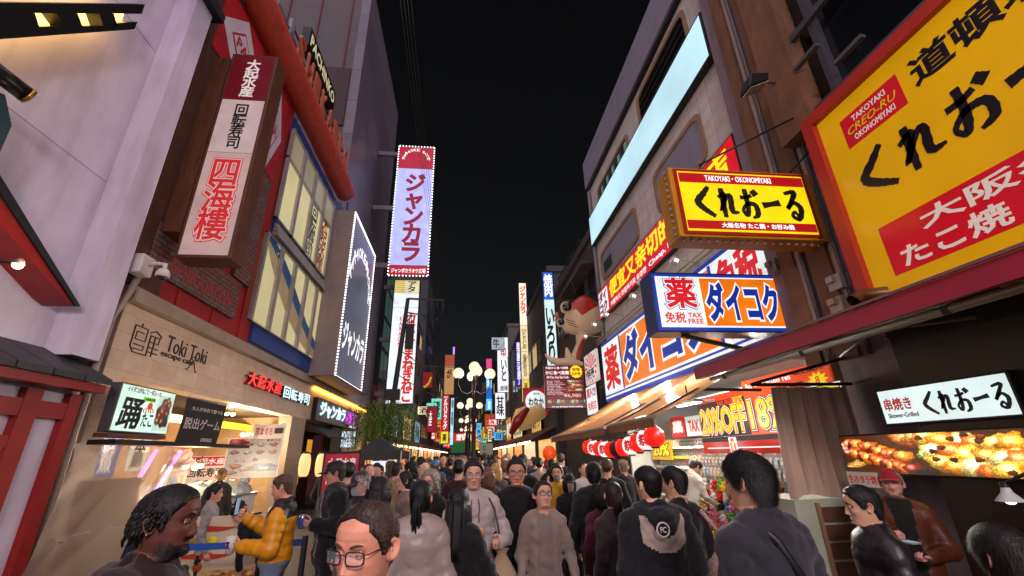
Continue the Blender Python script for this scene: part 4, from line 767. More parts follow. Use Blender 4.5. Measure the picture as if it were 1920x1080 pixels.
for i in range(4):
    a_, b_ = Vector(cs_[i]), Vector(cs_[(i + 1) % 4]); tp = Vector(top); m1.grid(lambda u, v: (a_.lerp(b_, u)).lerp(tp, v) - Vector((0, 0, .08 * math.sin(math.pi * v) * (1 - v))), 8, 6, bc); m1.add([a_, b_, b_ - Vector((0, 0, .2)), a_ - Vector((0, 0, .2))], [(0, 1, 2, 3)], bc)
m1.build('canopy', t_)
for c_ in cs_: m1 = MB(); m1.tube([c_, (c_[0], c_[1], 0)], .02, steel, 6); m1.build('leg', t_)
f = FYv(12.6, -2.42, -1.98, 1.2, 1.6); t_ = board(f, 'display_screen', 'bright white display screen under the black tent', E('screen_white', 'F0F0FF', 1.1), .05, 'screen'); m1 = MB()
for i in range(4): f.slab(m1, .1, .2 + .18 * i, .4 + .12 * i, .28 + .18 * i, .002, .005, E('screen_blue', '6080E0', .9)); 
m1.build('menu_lines', t_); m1 = MB(); m1.tube([f.pt(.5, 1, -.03), (f.pt(.5, 1).x, 12.63, 0)], .03, BK(), 8); m1.build('stand', t_)
f = FYv(7.6, -2.18, -1.66, 1.02, 1.76); t_ = thing('stand_sign', 'red stand sign with white lettering in a black frame behind the capped man', 'sign', f.pt(.5, 1)); m1 = MB(); f.slab(m1, -.06, -.05, 1.06, 1.05, -.06, 0, BK()); m1.build('frame', t_)
m1 = MB(); f.slab(m1, 0, 0, 1, 1, .001, .005, E('stand_red', 'A81830', .7)); m1.build('panel', t_)
text(f, '大起水産', .1, .08, .92, .28, ww, t_, .007, .03); text(f, '回転寿司', .1, .36, .92, .60, ww, t_, .007, .03); text(f, 'KAITEN SUSHI', .1, .68, .92, .76, ww, t_, .007, .02); text(f, '道頓堀店', .3, .82, .9, .95, ww, t_, .007, .03)
m1 = MB(); m1.tube([f.pt(.1, 1, -.03), (f.pt(.1, 1).x, 7.7, 0)], .02, BK(), 6); m1.tube([f.pt(.9, 1, -.03), (f.pt(.9, 1).x, 7.7, 0)], .02, BK(), 6); m1.build('leg', t_)

for (sd_, y0, y1, z0, z1, hx, tx, lb) in ((-1, 26, 31, 1.9, 4.2, 'B8E0FF', 'カラオケ', 'blue white glowing shop front panel behind the willow tree'), (-1, 34, 39, 2.6, 4.6, 'FFD8A0', '居酒屋', 'warm glowing shop front panel beyond the willow tree'), (1, 25.5, 29, 2.7, 4.4, 'E8B040', '串かつ', 'gold lit shop front panel behind the giant hand'), (1, 34, 40, 2.7, 4.6, 'F0D8A0', 'たこ焼', 'cream lit shop front panel farther behind the giant hand'), (1, 42, 47, 2.7, 5.0, 'D89030', '寿司', 'amber lit shop front panel far down on the right'), (-1, 42, 47, 2.7, 4.8, '90C8F0', '酒場', 'sky blue lit shop front panel far down on the left')):
    xx = sd_ * 4.45; f = FXv(xx, y1 if sd_ > 0 else y0, y0 if sd_ > 0 else y1, z0, z1); t_ = sign_box('shopfront_panel', lb, 'sign', f, .15, BK(), E('front_' + hx, hx, .8, scale=1.5)); text(f, tx, .1, .2, .9, .8, inkb if hx != 'D89030' else WH(), t_, bold=.03)
    m1 = MB(); k = 6
    for i in range(k): f.slab(m1, i / k + .005, .0, i / k + .012, 1, .009, .02, BK())
    m1.build('panel_joint', t_)
# ================================================================== right side: takoyaki shop with the yellow billboard
RXB = 4.0
orw = M('orange_stucco', '6E4C34', .8, var=.25, scale=3, bump=.4, bscale=60, dirt=.45); mauve = M('mauve_plaster', '7C6E74', .75, var=.15, bump=.25, dirt=.4); dkg = M('dark_glazing', '0C0F14', .12, spec=.6)
KU = [[[(.75, .02, .10), (.45, .25, .15), (.12, .5, .17), (.36, .72, .15), (.85, .95, .10)]],
      [[(.28, .05, .13), (.27, .5, .14), (.26, .97, .10)], [(.06, .34, .08), (.42, .24, .11), (.10, .76, .09), (.5, .32, .10), (.68, .32, .13), (.64, .76, .14), (.96, .80, .05)]],
      [[(.08, .32, .11), (.4, .31, .10), (.66, .24, .10)], [(.38, .04, .12), (.38, .58, .13), (.26, .88, .11), (.10, .72, .08), (.4, .52, .11), (.76, .56, .13), (.78, .85, .13), (.5, .96, .06)], [(.74, .08, .15), (.92, .24, .18)]],
      [[(.05, .55, .17), (.5, .5, .13), (.95, .45, .18)]],
      [[(.2, .14, .09), (.75, .10, .13), (.2, .62, .10), (.55, .42, .11), (.86, .6, .14), (.66, .93, .13), (.35, .86, .09), (.5, .72, .08), (.64, .86, .06)]]]
def kureoru(fr, u0, v0, u1, v1, mat, parent, d=.006, fat=1., slope=0):
    mb = MB(); wd = (u1 - u0) / 5
    for i, ch in enumerate(KU): brush(fr, ch, u0 + i * wd + .04 * wd, v0, u0 + (i + 1) * wd - .04 * wd, v1, mat, d=d, fat=fat, mb=mb, slope=slope)
    return mb.build('brush_lettering', parent)
tb = thing('takoyaki_shop_building', 'brown fronted takoyaki shop building under the yellow billboard', 'building', (5, 2, 0))
m1 = MB(); m1.box((4.32, 3.62, 2.78), (6, 5.19, 13), mauve); m1.box((4.32, 3.62, 0), (6, 4.5, 2.779), mauve); m1.build('end_wall', tb)
for k, (a, b) in enumerate(((4.12, 4.40), (4.62, 4.86))):
    m1 = MB(); m1.box((4.22, a, 2.6), (4.319, b, 13), orw); m1.box((4.26, a - .06, 2.6), (4.318, a - .002, 13), M('pale_edge', 'A08C84', .7)); m1.build('pilaster', tb)
m1 = MB(); m1.box((RXB + .16, -4, 0), (6, 3.6, 5.3), M('brown_wall', '3A2418', .7, var=.2)); m1.build('front_wall', tb)
m1 = MB(); m1.box((4.30, -4, 5.31), (6, 3.95, 14), dkg); m1.build('glazing', tb)
m1 = MB(); mu = M('mullion', '4A4A50', .4, metal=.4)
for y in (3.3, 2.2, 1.1, 0): m1.box((4.2, y, 5.32), (4.299, y + .08, 14), mu)
for z in (5.42, 6.6, 7.9, 9.2, 10.6): m1.box((4.14, -4, z), (4.199, 3.9, z + .09), mu)
m1.box((4.05, 3.6, 5.32), (4.298, 4.1, 13), orw); m1.build('mullion', tb)
for y, z in ((2.75, 5.62), (1.9, 5.62), (3.2, 6.05)): m1 = MB(); m1.box((4.0, y, z), (4.06, y + .35, z + .045), M('tube_lamp_off', '4A4846', .4)); m1.build('tube_fitting', tb)
f = FXv(RXB, 3.58, .2, 3.0, 5.22); yb = E('billboard_yellow', 'D8A00C', .46, base='A87C0C', rough=.16, scale=1.1)
t_ = thing('billboard', 'large yellow billboard with black brush lettering and a red tag above the crimson canopy', 'billboard', f.pt(.5, 1)); redf = M('billboard_red_frame', 'A02A1E', .4, var=.12)
m1 = MB(); f.slab(m1, 0, 0, 1, 1, -.15, -.02, BK()); m1.build('backing', t_); m1 = MB(); f.slab(m1, .02, .03, 1, .985, -.019, 0, yb); m1.build('face', t_)
m1 = MB(); f.slab(m1, -.02, -.03, .02, 1.0, -.14, .07, redf); f.slab(m1, .0201, -.03, 1, .03, -.14, .07, redf); f.slab(m1, .0201, .985, 1, 1.01, -.14, .04, redf); m1.build('frame', t_)
bnd = E('billboard_band', 'B81422', .45, base='A01020', rough=.16); tagr = E('billboard_tag', 'B01420', .45, base='A01020')
m1 = MB(); f.slab(m1, .09, .70, 1, .925, .001, .004, bnd); m1.build('band', t_); m1 = MB(); f.slab(m1, .095, .115, .285, .275, .001, .004, tagr); m1.build('tag', t_)
bwt, bye = E('billboard_white', 'DCC8BC', .6, var=0), E('billboard_yellow_ink', 'D8A818', .6, var=0)
text(f, 'TAKOYAKI', .135, .135, .245, .165, bwt, t_, .006, .02); text(f, 'CREO-RU', .11, .178, .27, .215, bye, t_, .006, -.005, shear=.3); text(f, 'OKONOMIYAKI', .125, .228, .255, .258, bwt, t_, .006, .02)
bki = M('billboard_black', '14141C', .3); text(f, '道頓堀', .315, .11, .62, .25, bki, t_, .004, .035); kureoru(f, .09, .345, .70, .565, bki, t_, .004, 1.15)
text(f, '大阪名物', .20, .72, .62, .80, bwt, t_, .007, .03); text(f, 'たこ焼・お好み焼', .125, .82, .80, .912, bwt, t_, .007, .03)
# crimson canopy with ceiling
t_ = thing('canopy', 'crimson edged canopy over the grilled skewer stall', 'canopy', (3.4, 2, 2.5)); cr = M('canopy_crimson', '8E1434', .45, var=.08); crb = M('canopy_bar', '6A5648', .5)
m1 = MB(); m1.prism([(2.84, -3, 2.47), (2.84, 5.05, 2.50), (2.84, 5.05, 2.64), (2.84, -3, 2.60)], (.05, 0, 0), cr); m1.build('fascia', t_)
m1 = MB(); m1.prism([(2.82, -3, 2.605), (2.82, 5.07, 2.645), (2.90, 5.07, 2.665), (2.90, -3, 2.625)], (0, 0, .02), M('canopy_trim', '6A4A50', .5)); m1.build('trim', t_)
m1 = MB(); m1.prism([(2.9, -3, 2.50), (RXB + .1, -3, 2.95), (RXB + .1, -3, 2.99), (2.9, -3, 2.58)], (0, 8, 0), M('canopy_underside', '4A2A22', .7)); m1.build('roof', t_)
m1 = MB()
for x, z in ((2.96, 2.45), (3.4, 2.6)): m1.tube([(x, -3, z), (x, 4.9, z + .03)], .03, crb, 8)
for k in range(6): m1.bar((2.93, 4.6 - k * 1.2, 2.46), (RXB, 4.6 - k * 1.2, 2.86), .04, .05, BK())
m1.build('frame_tube', t_)
m1 = MB(); m1.tube([(3.95, 3.9, 2.62), (3.6, 3.7, 2.5), (3.5, 3.2, 2.62), (3.7, 2.6, 2.55)], .015, crb, 6); m1.build('cable', t_)
# stall: back wall, white skewer sign, food screen, counter
t_ = thing('skewer_stall', 'dark skewer grill stall counter beneath the glowing food screen', 'stall', (3.9, 2.5, 0)); m1 = MB(); m1.box((RXB + .01, -2, 0), (RXB + .15, 3.55, 2.9), M('stall_back', '241410', .5, var=.3)); m1.build('back_wall', t_)
m1 = MB(); m1.box((3.35, -1, .0), (3.95, 2.55, .9), M('counter_dark', '1A1614', .4)); m1.box((3.3, -1.02, .903), (3.98, 2.57, .95), M('steel_top', '9A9A98', .3, metal=.6)); m1.build('counter', t_)
f = FXv(RXB - .06, 3.80, 2.72, 1.86, 2.19); t_ = sign_box('lightbox_sign', 'white tilted lightbox with red and black skewer grill lettering', 'sign', f, .08, BK(), E('skewer_white', 'DDF2F2', .95))
text(f, '串焼き', .05, .28, .29, .62, E('skewer_red', 'B01828', .7, var=0), t_, bold=.035); text(f, 'Skewer-Grilled', .06, .68, .32, .80, M('dark_red_ink', '701818'), t_, bold=.02); kureoru(f, .38, .22, .97, .82, inkb_ if False else M('ink_black', '14100E', .5), t_, .006, .95)
f = FXv(RXB - .10, 4.33, 2.72, 1.44, 1.80); t_ = sign_box('food_screen', 'wide glowing screen showing grilled skewers and leeks', 'screen', f, .10, BK(), E('screen_black', '181008', .3)); rr = np.random.default_rng(11); bl_ = []
for k in range(7): bl_.append((.035 + .020 * k, .86 - .035 * k, .34, .022, (.80, .58, .26), .2))
for row in range(2):
    for k in range(11): bl_.append((.06 + .035 * k + .02 * row + rr.normal(0, .006), .20 + .30 * row + .042 * k + rr.normal(0, .03), .24, .17, [(.84, .36, .06), (.66, .18, .03), (.93, .52, .10), (.46, .11, .03)][(k * 3 + row) % 4], .5))
for k in range(9): bl_.append((.42 + .03 * k, .10 + .05 * (k % 3), .30, .20, [(.80, .30, .08), (.88, .60, .24)][k % 2], .4))
for k in range(4): bl_.append((.50 + .035 * k, .92 - .02 * k, .34, .07, (.13, .16, .16), .2))
for k in range(5): bl_.append((.53 + .03 * k, .52 + .07 * k, .22, .11, [(.66, .80, .34), (.90, .94, .72), (.48, .66, .20)][k % 3], .45))
for row in range(3):
    for k in range(6): bl_.append((.58 + .075 * k + .02 * row + rr.normal(0, .01), .16 + .30 * row + .03 * k + rr.normal(0, .04), .34 + .08 * rr.random(), .22, [(.96, .70, .22), (.93, .52, .08), (.97, .84, .50), (.86, .36, .06)][(k + 2 * row) % 4], .55))
for k in range(14): bl_.append((.5 + .5 * rr.random(), rr.random(), .09, .06, [(.34, .12, .04), (.20, .08, .04)][k % 2], .1))
for k in range(3): bl_.append((.012 + .008 * k, .25 + .1 * k, .11, .07, (.84, .50, .42), .3))
picture(f, .012, .04, .988, .96, food_picture(440, 110, bl_, (.24, .11, .05), 2), M_picture('skewer_print', emit=1.85), t_, .008)
f = FXv(RXB - .2, 4.25, 3.85, 1.33, 1.46); t_ = board(f, 'small_price_sign', 'small pale scallop price card under the food screen', E('card_pale', 'C8B8A8', .35), .01, 'sign'); text(f, '生ホタテ焼き', .05, .2, .95, .8, inkr, t_, .004, .03)
# curtain and cabinet
t_ = thing('curtain', 'brown pleated curtain hung from a black bracket at the stall end', 'curtain', (3.8, 4.4, 1.2)); cm = M('curtain_brown', 'B29A84', .85, var=.12, bump=.2, bscale=150)
def cur(u, v):
    x = 3.34 + u * (.92 + .05 * v) - .06 * v; return (x, 4.42 + .045 * math.sin(u * 34 + .8 * math.sin(v * 3)) * (.5 + .6 * v) + .02 * math.sin(u * 71), 2.31 - v * (1.08 + .10 * (u < .12) * (1 - u / .12) - .02 * math.sin(u * 9)))
m1 = MB(); m1.grid(cur, 90, 16, cm); m1.build('cloth', t_); m1 = MB(); m1.tube([(3.1, 4.40, 2.34), (4.3, 4.40, 2.34)], .018, BK(), 8); m1.bar((3.12, 4.40, 2.35), (4.25, 4.3, 2.62), .03, .03, BK()); m1.build('rail', t_)
t_ = thing('cabinet', 'pale cabinet with a brown slatted shutter below the curtain', 'cabinet', (3.5, 4.5, 0)); m1 = MB(); m1.box((3.25, 4.36, 0), (3.95, 5.0, 1.21), M('cabinet_pale', 'A8B098', .5, dirt=.2)); m1.build('body', t_)
m1 = MB()
for i in range(7): m1.box((3.5, 4.335, .08 + i * .155), (3.88, 4.355, .21 + i * .155), M('shutter_brown', '5A3A2A', .6))
m1.box((3.46, 4.33, .02), (3.495, 4.357, 1.18), M('shutter_frame', '8A6A50', .6)); m1.box((3.885, 4.33, .02), (3.92, 4.357, 1.18), M('shutter_frame', '8A6A50')); m1.build('shutter', t_)
# clamp lamp, pipe, boxes, floodlight
q = Vector(PX(3.2, 1893, 935)); t_ = thing('clamp_lamp', 'small white cone lamp on a bent arm over the stall counter', 'lamp', q); m1 = MB(); m1.lathe(q, [(.02, .06), (.027, .034), (.062, -.008), (.066, -.014)], M('lamp_white_shell', 'B8B8B4', .35), 18); m1.lathe(q, [(.001, .09), (.02, .085), (.021, .06)], BK(), 12); m1.build('shade', t_)
m1 = MB(); m1.tube([q + Vector((0, 0, .08)), q + Vector((.05, -.1, .14)), q + Vector((.3, -.3, .1)), q + Vector((.5, -.4, -.2))], .010, BK(), 6); m1.build('arm', t_); m1 = MB(); m1.ball(q, .032, E('bulb_soft', 'FFF0E0', 5, var=0), 10); m1.build('bulb', t_)
t_ = thing('vent_pipe', 'tarnished brass elbow vent pipe under the billboard corner', 'pipe', PX(3.95, 1620, 555)); q = [Vector(PX(x, *p)) for x, p in ((3.7, (1600, 565)), (3.78, (1612, 556)), (3.88, (1630, 552)), (3.99, (1665, 548)))]
m1 = MB(); m1.tube(q, [.062, .06, .058, .058], M('pipe_brass', '5A3E22', .4, metal=.6, var=.3, scale=12), 16, caps=False); m1.build('elbow', t_)
for px, py, lb, c in ((1575, 530, 'small white junction box with a round knob on the mauve wall', 'B0A8A4'), (1578, 572, 'square cream junction box beside the brass vent pipe', 'A89A80'), (1455, 500, 'pair of grey switch boxes at the end of the blue and orange sign', '7A7A72')):
    q = Vector(PX(4.28, px, py)); t_ = thing('junction_box', lb, 'junction box', q); m1 = MB(); m1.box(q + Vector((-.08, -.09, -.09)), q + Vector((.06, .09, .09)), M('jbox_' + c, c, .5)); m1.build('box', t_, bevel=.008); m1 = MB(); m1.box(q + Vector((-.13, -.04, 0)), q + Vector((-.081, .05, .07)), M('jbox_' + c, c)); m1.build('cover', t_)
q = Vector(PY(3.9, 1416, 160)); t_ = thing('floodlight', 'black floodlight on a rusty arm above the yellow box sign', 'floodlight', q)
m1 = MB(); m1.prism([q + Vector(v) for v in ((-.17, -.10, -.12), (.13, -.10, .02), (.16, -.10, .14), (-.10, -.10, .10))], (0, .22, 0), BK()); m1.build('housing', t_, bevel=.012)
m1 = MB(); m1.prism([q + Vector(v) for v in ((-.15, -.08, -.125), (.12, -.08, .005), (.12, .10, .005), (-.15, .10, -.125))], (.005, 0, -.008), M('lamp_lens', '9A9A92', .1)); m1.build('lens', t_)
m1 = MB(); m1.tube([q + Vector((.16, 0, .08)), Vector((4.32, 3.9, q.z + .06))], .022, M('rust_arm', '4A2A20', .7), 8); m1.ball(q + Vector((.17, 0, .08)), .035, M('pink_knob', 'A88080', .5), 10); m1.build('arm', t_)
# stay rods of the box sign
t_ = thing('stay_rod', 'thin dark stay rods running from the yellow box sign to the wall', 'rod', (3.8, 4, 5))
for a_, b_ in (((1310, 310), (1520, 205)), ((1480, 325), (1530, 270))): m1 = MB(); m1.tube([PY(4.05, *a_), PX(4.29, *b_)], .012, BK(), 6); m1.build('rod', t_)
# yellow box sign
f = FYv(4.0, 2.43, 4.12, 3.955, 4.83); ky = E('kureo_yellow', 'F4D812', .95); kr = E('kureo_red', 'B8141C', .75, var=.05); kc = M('kureo_case', 'B8800E', .4, var=.15)
t_ = thing('box_sign', 'yellow and red box sign with black brush lettering and a row of bulbs', 'sign', f.pt(.5, 1)); m1 = MB(); f.slab(m1, -.03, -.03, 1.05, 1.03, -.32, -.01, kc); m1.build('case', t_, bevel=.01)
m1 = MB(); f.slab(m1, 0, 0, 1, 1, -.009, .004, M('kureo_frame', '9A1418', .35)); m1.build('frame', t_); m1 = MB(); f.slab(m1, .025, .04, .975, .955, .005, .008, ky); m1.build('face', t_)
m1 = MB(); f.slab(m1, .03, .065, .97, .215, .009, .012, kr); f.slab(m1, .03, .80, .97, .925, .009, .012, kr); m1.build('stripe', t_)
text(f, 'TAKOYAKI・OKONOMIYAKI', .22, .095, .72, .185, WH(), t_, .014, .02); text(f, '大阪名物 たこ焼・お好み焼', .27, .825, .80, .905, WH(), t_, .014, .03); kureoru(f, .11, .27, .92, .76, M('ink_black', '14100E'), t_, .012, 1.15)
bulbs('bulb', [f.pt((i + .3) / 17, 1.045, -.10) for i in range(18)] + [f.pt(-.042, (i + .2) / 10.4, -.08) for i in range(11)] + [f.pt(.22 + i * .058, -.045, -.12) for i in range(14)], .023, M('sign_bulb_unlit', '8A7068', .2), t_, 8)
# ================================================================== white tiled drugstore building
WXR = 4.5; tilew = M_brick('white_tiles', 'C6C0BA', 'BCB6B0', '8E8884', .34, .34, 'x', .006, .5, .5, offset=0); lil = M('lilac_metal', '82808E', .5, var=.06, dirt=.15); reveal = M('tan_reveal', '8A7058', .7); sfin = M('white_end_wall', '8A8486', .7, dirt=.2)
db = thing('drugstore_building', 'white tiled drugstore building with a blank lit panel high up', 'building', (6, 9, 0)); m1 = MB(); m1.box((WXR, 5.2, 3.06), (9, 13.1, 11.9), tilew); m1.build('tiled_wall', db)
m1 = MB(); m1.box((WXR - .13, 5.19, 10.85), (WXR - .001, 13.15, 11.97), lil); m1.build('parapet_band', db); m1 = MB(); m1.box((WXR - .08, 5.19, 10.72), (WXR - .001, 13.14, 10.845), BK()); m1.build('dark_line', db)  # lilac band with a black strip below it
m1 = MB(); m1.box((WXR + .6, 9, 11.98), (8.5, 13, 13.2), M('roof_box', '6A6664', .7)); m1.build('roof_room', db)
m1 = MB(); m1.box((WXR - .05, 13.0, 3.1), (WXR + .3, 13.2, 10.8), sfin); m1.build('corner_trim', db)
def win(y0, y1, z0, z1, kind):
    m1 = MB(); n_ = 22; yc, zc, hy, hz = (y0 + y1) / 2, (z0 + z1) / 2, (y1 - y0) / 2, (z1 - z0) / 2
    rp = lambda s_, x: [(x, yc + (hy + s_) * math.copysign(abs(math.cos(a)) ** .28, math.cos(a)), zc + (hz + s_) * math.copysign(abs(math.sin(a)) ** .28, math.sin(a))) for a in [2 * math.pi * (k + .5) / n_ for k in range(n_)]]
    A_, B_ = rp(.10, WXR - .04), rp(0, WXR - .04); C2 = rp(0, WXR - .005); D2 = rp(.10, WXR - .002)
    m1.add(A_ + B_ + C2 + D2, [(i, (i + 1) % n_, n_ + (i + 1) % n_, n_ + i) for i in range(n_)] + [(n_ + i, n_ + (i + 1) % n_, 2 * n_ + (i + 1) % n_, 2 * n_ + i) for i in range(n_)] + [(3 * n_ + i, 3 * n_ + (i + 1) % n_, (i + 1) % n_, i) for i in range(n_)], reveal)
    w_ = m1.build('window_surround', db); m2 = MB(); m2.prism(rp(-.002, WXR - .012), (.006, 0, 0), {'dark': M('shop_glass_dark', '14120F', .1), 'green': M('window_green', '3A4A42', .2, var=.3), 'blank': lil}[kind]); m2.build('pane', w_); m2 = MB()
    if kind == 'green':
        for k in range(1, 5): m2.box((WXR - .03, y0 + k * (y1 - y0) / 5 - .03, z0 + .05), (WXR - .013, y0 + k * (y1 - y0) / 5 + .03, z1 - .05), mu)
        for k in range(5): m2.box((WXR - .02, y0 + (k + .1) * (y1 - y0) / 5, z0 + .1), (WXR - .0125, y0 + (k + .45) * (y1 - y0) / 5, z1 - .1), E('faint_green_window', '8AB0A0', .3))
        m2.build('mullion', w_)
    elif kind == 'dark':
        for k in range(1, 4): m2.box((WXR - .025, y0 + .08, z0 + k * .22), (WXR - .0125, y1 - .08, z0 + k * .22 + .02), mu)
        m2.build('mullion', w_)
    elif y1 > 10: m2.box((WXR - .03, y1 - .9, z0 + .15), (WXR - .0125, y1 - .15, z0 + .5), M('window_green', '3A4A42')); m2.build('small_pane', w_)
win(5.95, 8.4, 9.55, 10.45, 'dark'); win(9.4, 12.1, 9.5, 10.1, 'green'); win(9.55, 12.5, 6.95, 7.8, 'blank'); win(6.2, 8.2, 6.9, 7.85, 'blank')
f = FXv(WXR - .16, 13.0, 5.25, 8.36, 9.5); t_ = sign_box('blank_lightbox', 'long blank glowing white light panel across the tiled wall', 'sign', f, .15, BK(), E('lightbox_cyan', 'C4EEFA', .86, scale=.5), .05)
f = FXv(WXR - .12, 12.97, 5.28, 5.68, 6.63); dred, dyel = E('drug_red', 'D01824', .85), E('drug_yellow', 'FFE81C', .95, var=0); dwh = E('drug_white', 'EAF4F4', .92); dor = E('drug_orange', 'F07A14', .9); dbl = E('drug_blue', '1A3CA8', .8)
lw, lb2, lr, lo_ = E('drug_letter_white', 'FFFFFF', .95, var=0), E('drug_letter_blue', '1434A0', .75, var=0), E('drug_letter_red', 'D81C28', .85, var=0), E('drug_letter_orange', 'F07A14', .9, var=0)
t_ = sign_box('facade_sign', 'long red facade sign with yellow Chinese lettering and a white corner mark', 'sign', f, .12, BK(), dred, .03); m1 = MB(); f.slab(m1, .012, .10, .125, .90, .005, .008, dwh); m1.build('corner_mark', t_)
text(f, 'ダイ', .02, .14, .115, .48, lb2, t_, .014, .05, outline=[(.09, lo_)]); text(f, 'コク', .02, .52, .115, .86, lb2, t_, .014, .05, outline=[(.09, lo_)])
text(f, '便宜又亲切的药妆店', .15, .06, .97, .66, dyel, t_, .008, .04); text(f, 'Cheap, Friendly drugstore', .52, .74, .97, .92, lw, t_, .008, .02); text(f, '저렴하고 친절하기로 유명한', .15, .74, .50, .90, lw, t_, .008, .02)
f = FXv(WXR - .10, 13.25, 5.22, 3.12, 4.92); t_ = sign_box('facade_sign', 'huge white orange and blue facade sign with blue katakana over the awnings', 'sign', f, .10, dbl, dbl, .02)
W_ = f.w
def up_(y): return (13.25 - y) / W_
m1 = MB(); f.slab(m1, .008, .05, .992, .90, .005, .008, dwh); f.slab(m1, .008, .925, .992, .955, .005, .008, dwh); m1.build('white_panel', t_); m1 = MB(); f.slab(m1, up_(11.5), .085, up_(6.75), .87, .009, .012, dor); m1.build('orange_panel', t_)
m1 = MB(); f.slab(m1, up_(11.6), .06, up_(11.5) - .0005, .89, .009, .013, dbl); f.slab(m1, up_(6.75) + .0005, .06, up_(6.65), .89, .009, .013, dbl); m1.build('blue_divider', t_)
text(f, '薬', up_(13.0), .12, up_(11.7), .84, lr, t_, .012, .04, outline=[(.06, lw)]); text(f, 'ダイコク', up_(11.35), .12, up_(6.9), .82, lb2, t_, .016, .06, outline=[(.10, lw)]); text(f, '免税', up_(6.55), .08, up_(5.4), .52, lr, t_, .012, .05); text(f, 'TAX FREE', up_(6.5), .62, up_(5.45), .86, lr, t_, .012, .04)
m1 = MB(); pt_ = M('pale_tube', '9A9A7C', .5)
for z in (4.98, 5.08): m1.tube([(WXR - .2, 5.3, z), (WXR - .2, 13.3, z)], .022, pt_, 6)
m1.build('sign_rail', None, 'pair of pale tubes running above the huge drugstore sign', 'rail')
for k, (px, py, y0) in enumerate(((1112, 609, 12.4), (1095, 631, 12.9), (1184, 556, 10.6), (1198, 530, 9.4), (1134, 590, 11.6), (1262, 490, 7.6))):
    q = Vector(PX(3.75, px, py)); t_ = thing('sign_spotlight', ['spotlight on a thin arm aimed at the far corner of the huge sign', 'lowest spotlight on a thin arm near the painted fish', 'spotlight on a thin arm under the yellow Chinese lettering', 'spotlight on a thin arm just above the second yellow character', 'spotlight on a thin arm at the white corner mark', 'spotlight on a thin arm behind the yellow box sign'][k], 'spotlight', q, 'arm spotlights of the drugstore signs')
    m1 = MB(); m1.tube([q, (q.x + .15, q.y, q.z + .03), (WXR - .2, q.y + .1, q.z + .02), (WXR - .2, q.y + .1, 5.0)], .012, pt_, 6); m1.lathe(q - Vector((.0, 0, 0)), [(.02, -.05), (.07, -.03), (.10, .05)], M('lamp_white_shell', 'B8B8B4'), 12, 'x', sx=.6); m1.build('arm', t_)
    m1 = MB(); m1.ball(q + Vector((.04, 0, .0)), .055, E('spot_bulb', 'FFF8E8', 6, var=0), 8, (1, 1.6, .6)); m1.build('bulb', t_)
# projecting blue and orange box sign
f = FYv(5.16, 2.50, 4.42, 3.14, 3.99); t_ = sign_box('box_sign', 'projecting blue bordered box sign with orange field and blue katakana', 'sign', f, .34, M('case_navy', '14285A', .4), dbl, .02)
m1 = MB(); f.slab(m1, .035, .075, .965, .925, .005, .008, lw); f.slab(m1, .05, .10, .35, .90, .009, .011, dwh); m1.build('white_panel', t_); m1 = MB(); f.slab(m1, .365, .10, .952, .90, .009, .012, dor); m1.build('orange_panel', t_)
text(f, '薬', .09, .10, .32, .62, lr, t_, .012, .035, outline=[(.075, lb2), (.055, lw)]); text(f, '免税', .065, .68, .215, .86, lr, t_, .012, .03); text(f, 'TAX', .235, .69, .335, .77, lr, t_, .012, .03); text(f, 'FREE', .23, .79, .34, .87, lr, t_, .012, .03)
text(f, 'ダイコク', .385, .16, .94, .84, lb2, t_, .013, .055, outline=[(.095, lw)])
m1 = MB(); m1.bar((2.9, 5.3, 3.13), (4.35, 5.4, 2.85), .05, .05, BK()); m1.build('strut', t_)
f = FXv(WXR - .05, 15.5, 14.0, 3.95, 5.0); t_ = board(f, 'cartoon_panel', 'white and red sunburst panel beside the fish lantern', E('sunburst_white', 'E8D8D0', .7), .08, 'panel'); m1 = MB()
for k in range(14): a0 = math.pi * 2 * k / 14; m1.prism([f.pt(.5, .5, .002), f.pt(.5 + .48 * math.cos(a0), .5 + .48 * math.sin(a0), .002), f.pt(.5 + .48 * math.cos(a0 + .2), .5 + .48 * math.sin(a0 + .2), .002)], (-.004, 0, 0), lr)
m1.build('sunburst', t_); text(f, '特売', .2, .5, .8, .9, BK(), t_, .008, .05, outline=[(.09, lw)])
f = FXv(WXR - .05, 15.6, 14.3, 2.9, 3.9); t_ = sign_box('small_lightbox', 'small white lightbox with red and blue drugstore lettering by the awning end', 'sign', f, .1, BK(), dwh); text(f, '薬', .08, .08, .4, .42, lr, t_, bold=.04); text(f, 'ダイコク', .42, .1, .95, .42, lb2, t_, bold=.04, outline=[(.08, lo_)]); text(f, '免税店', .1, .55, .9, .85, lr, t_, bold=.03)
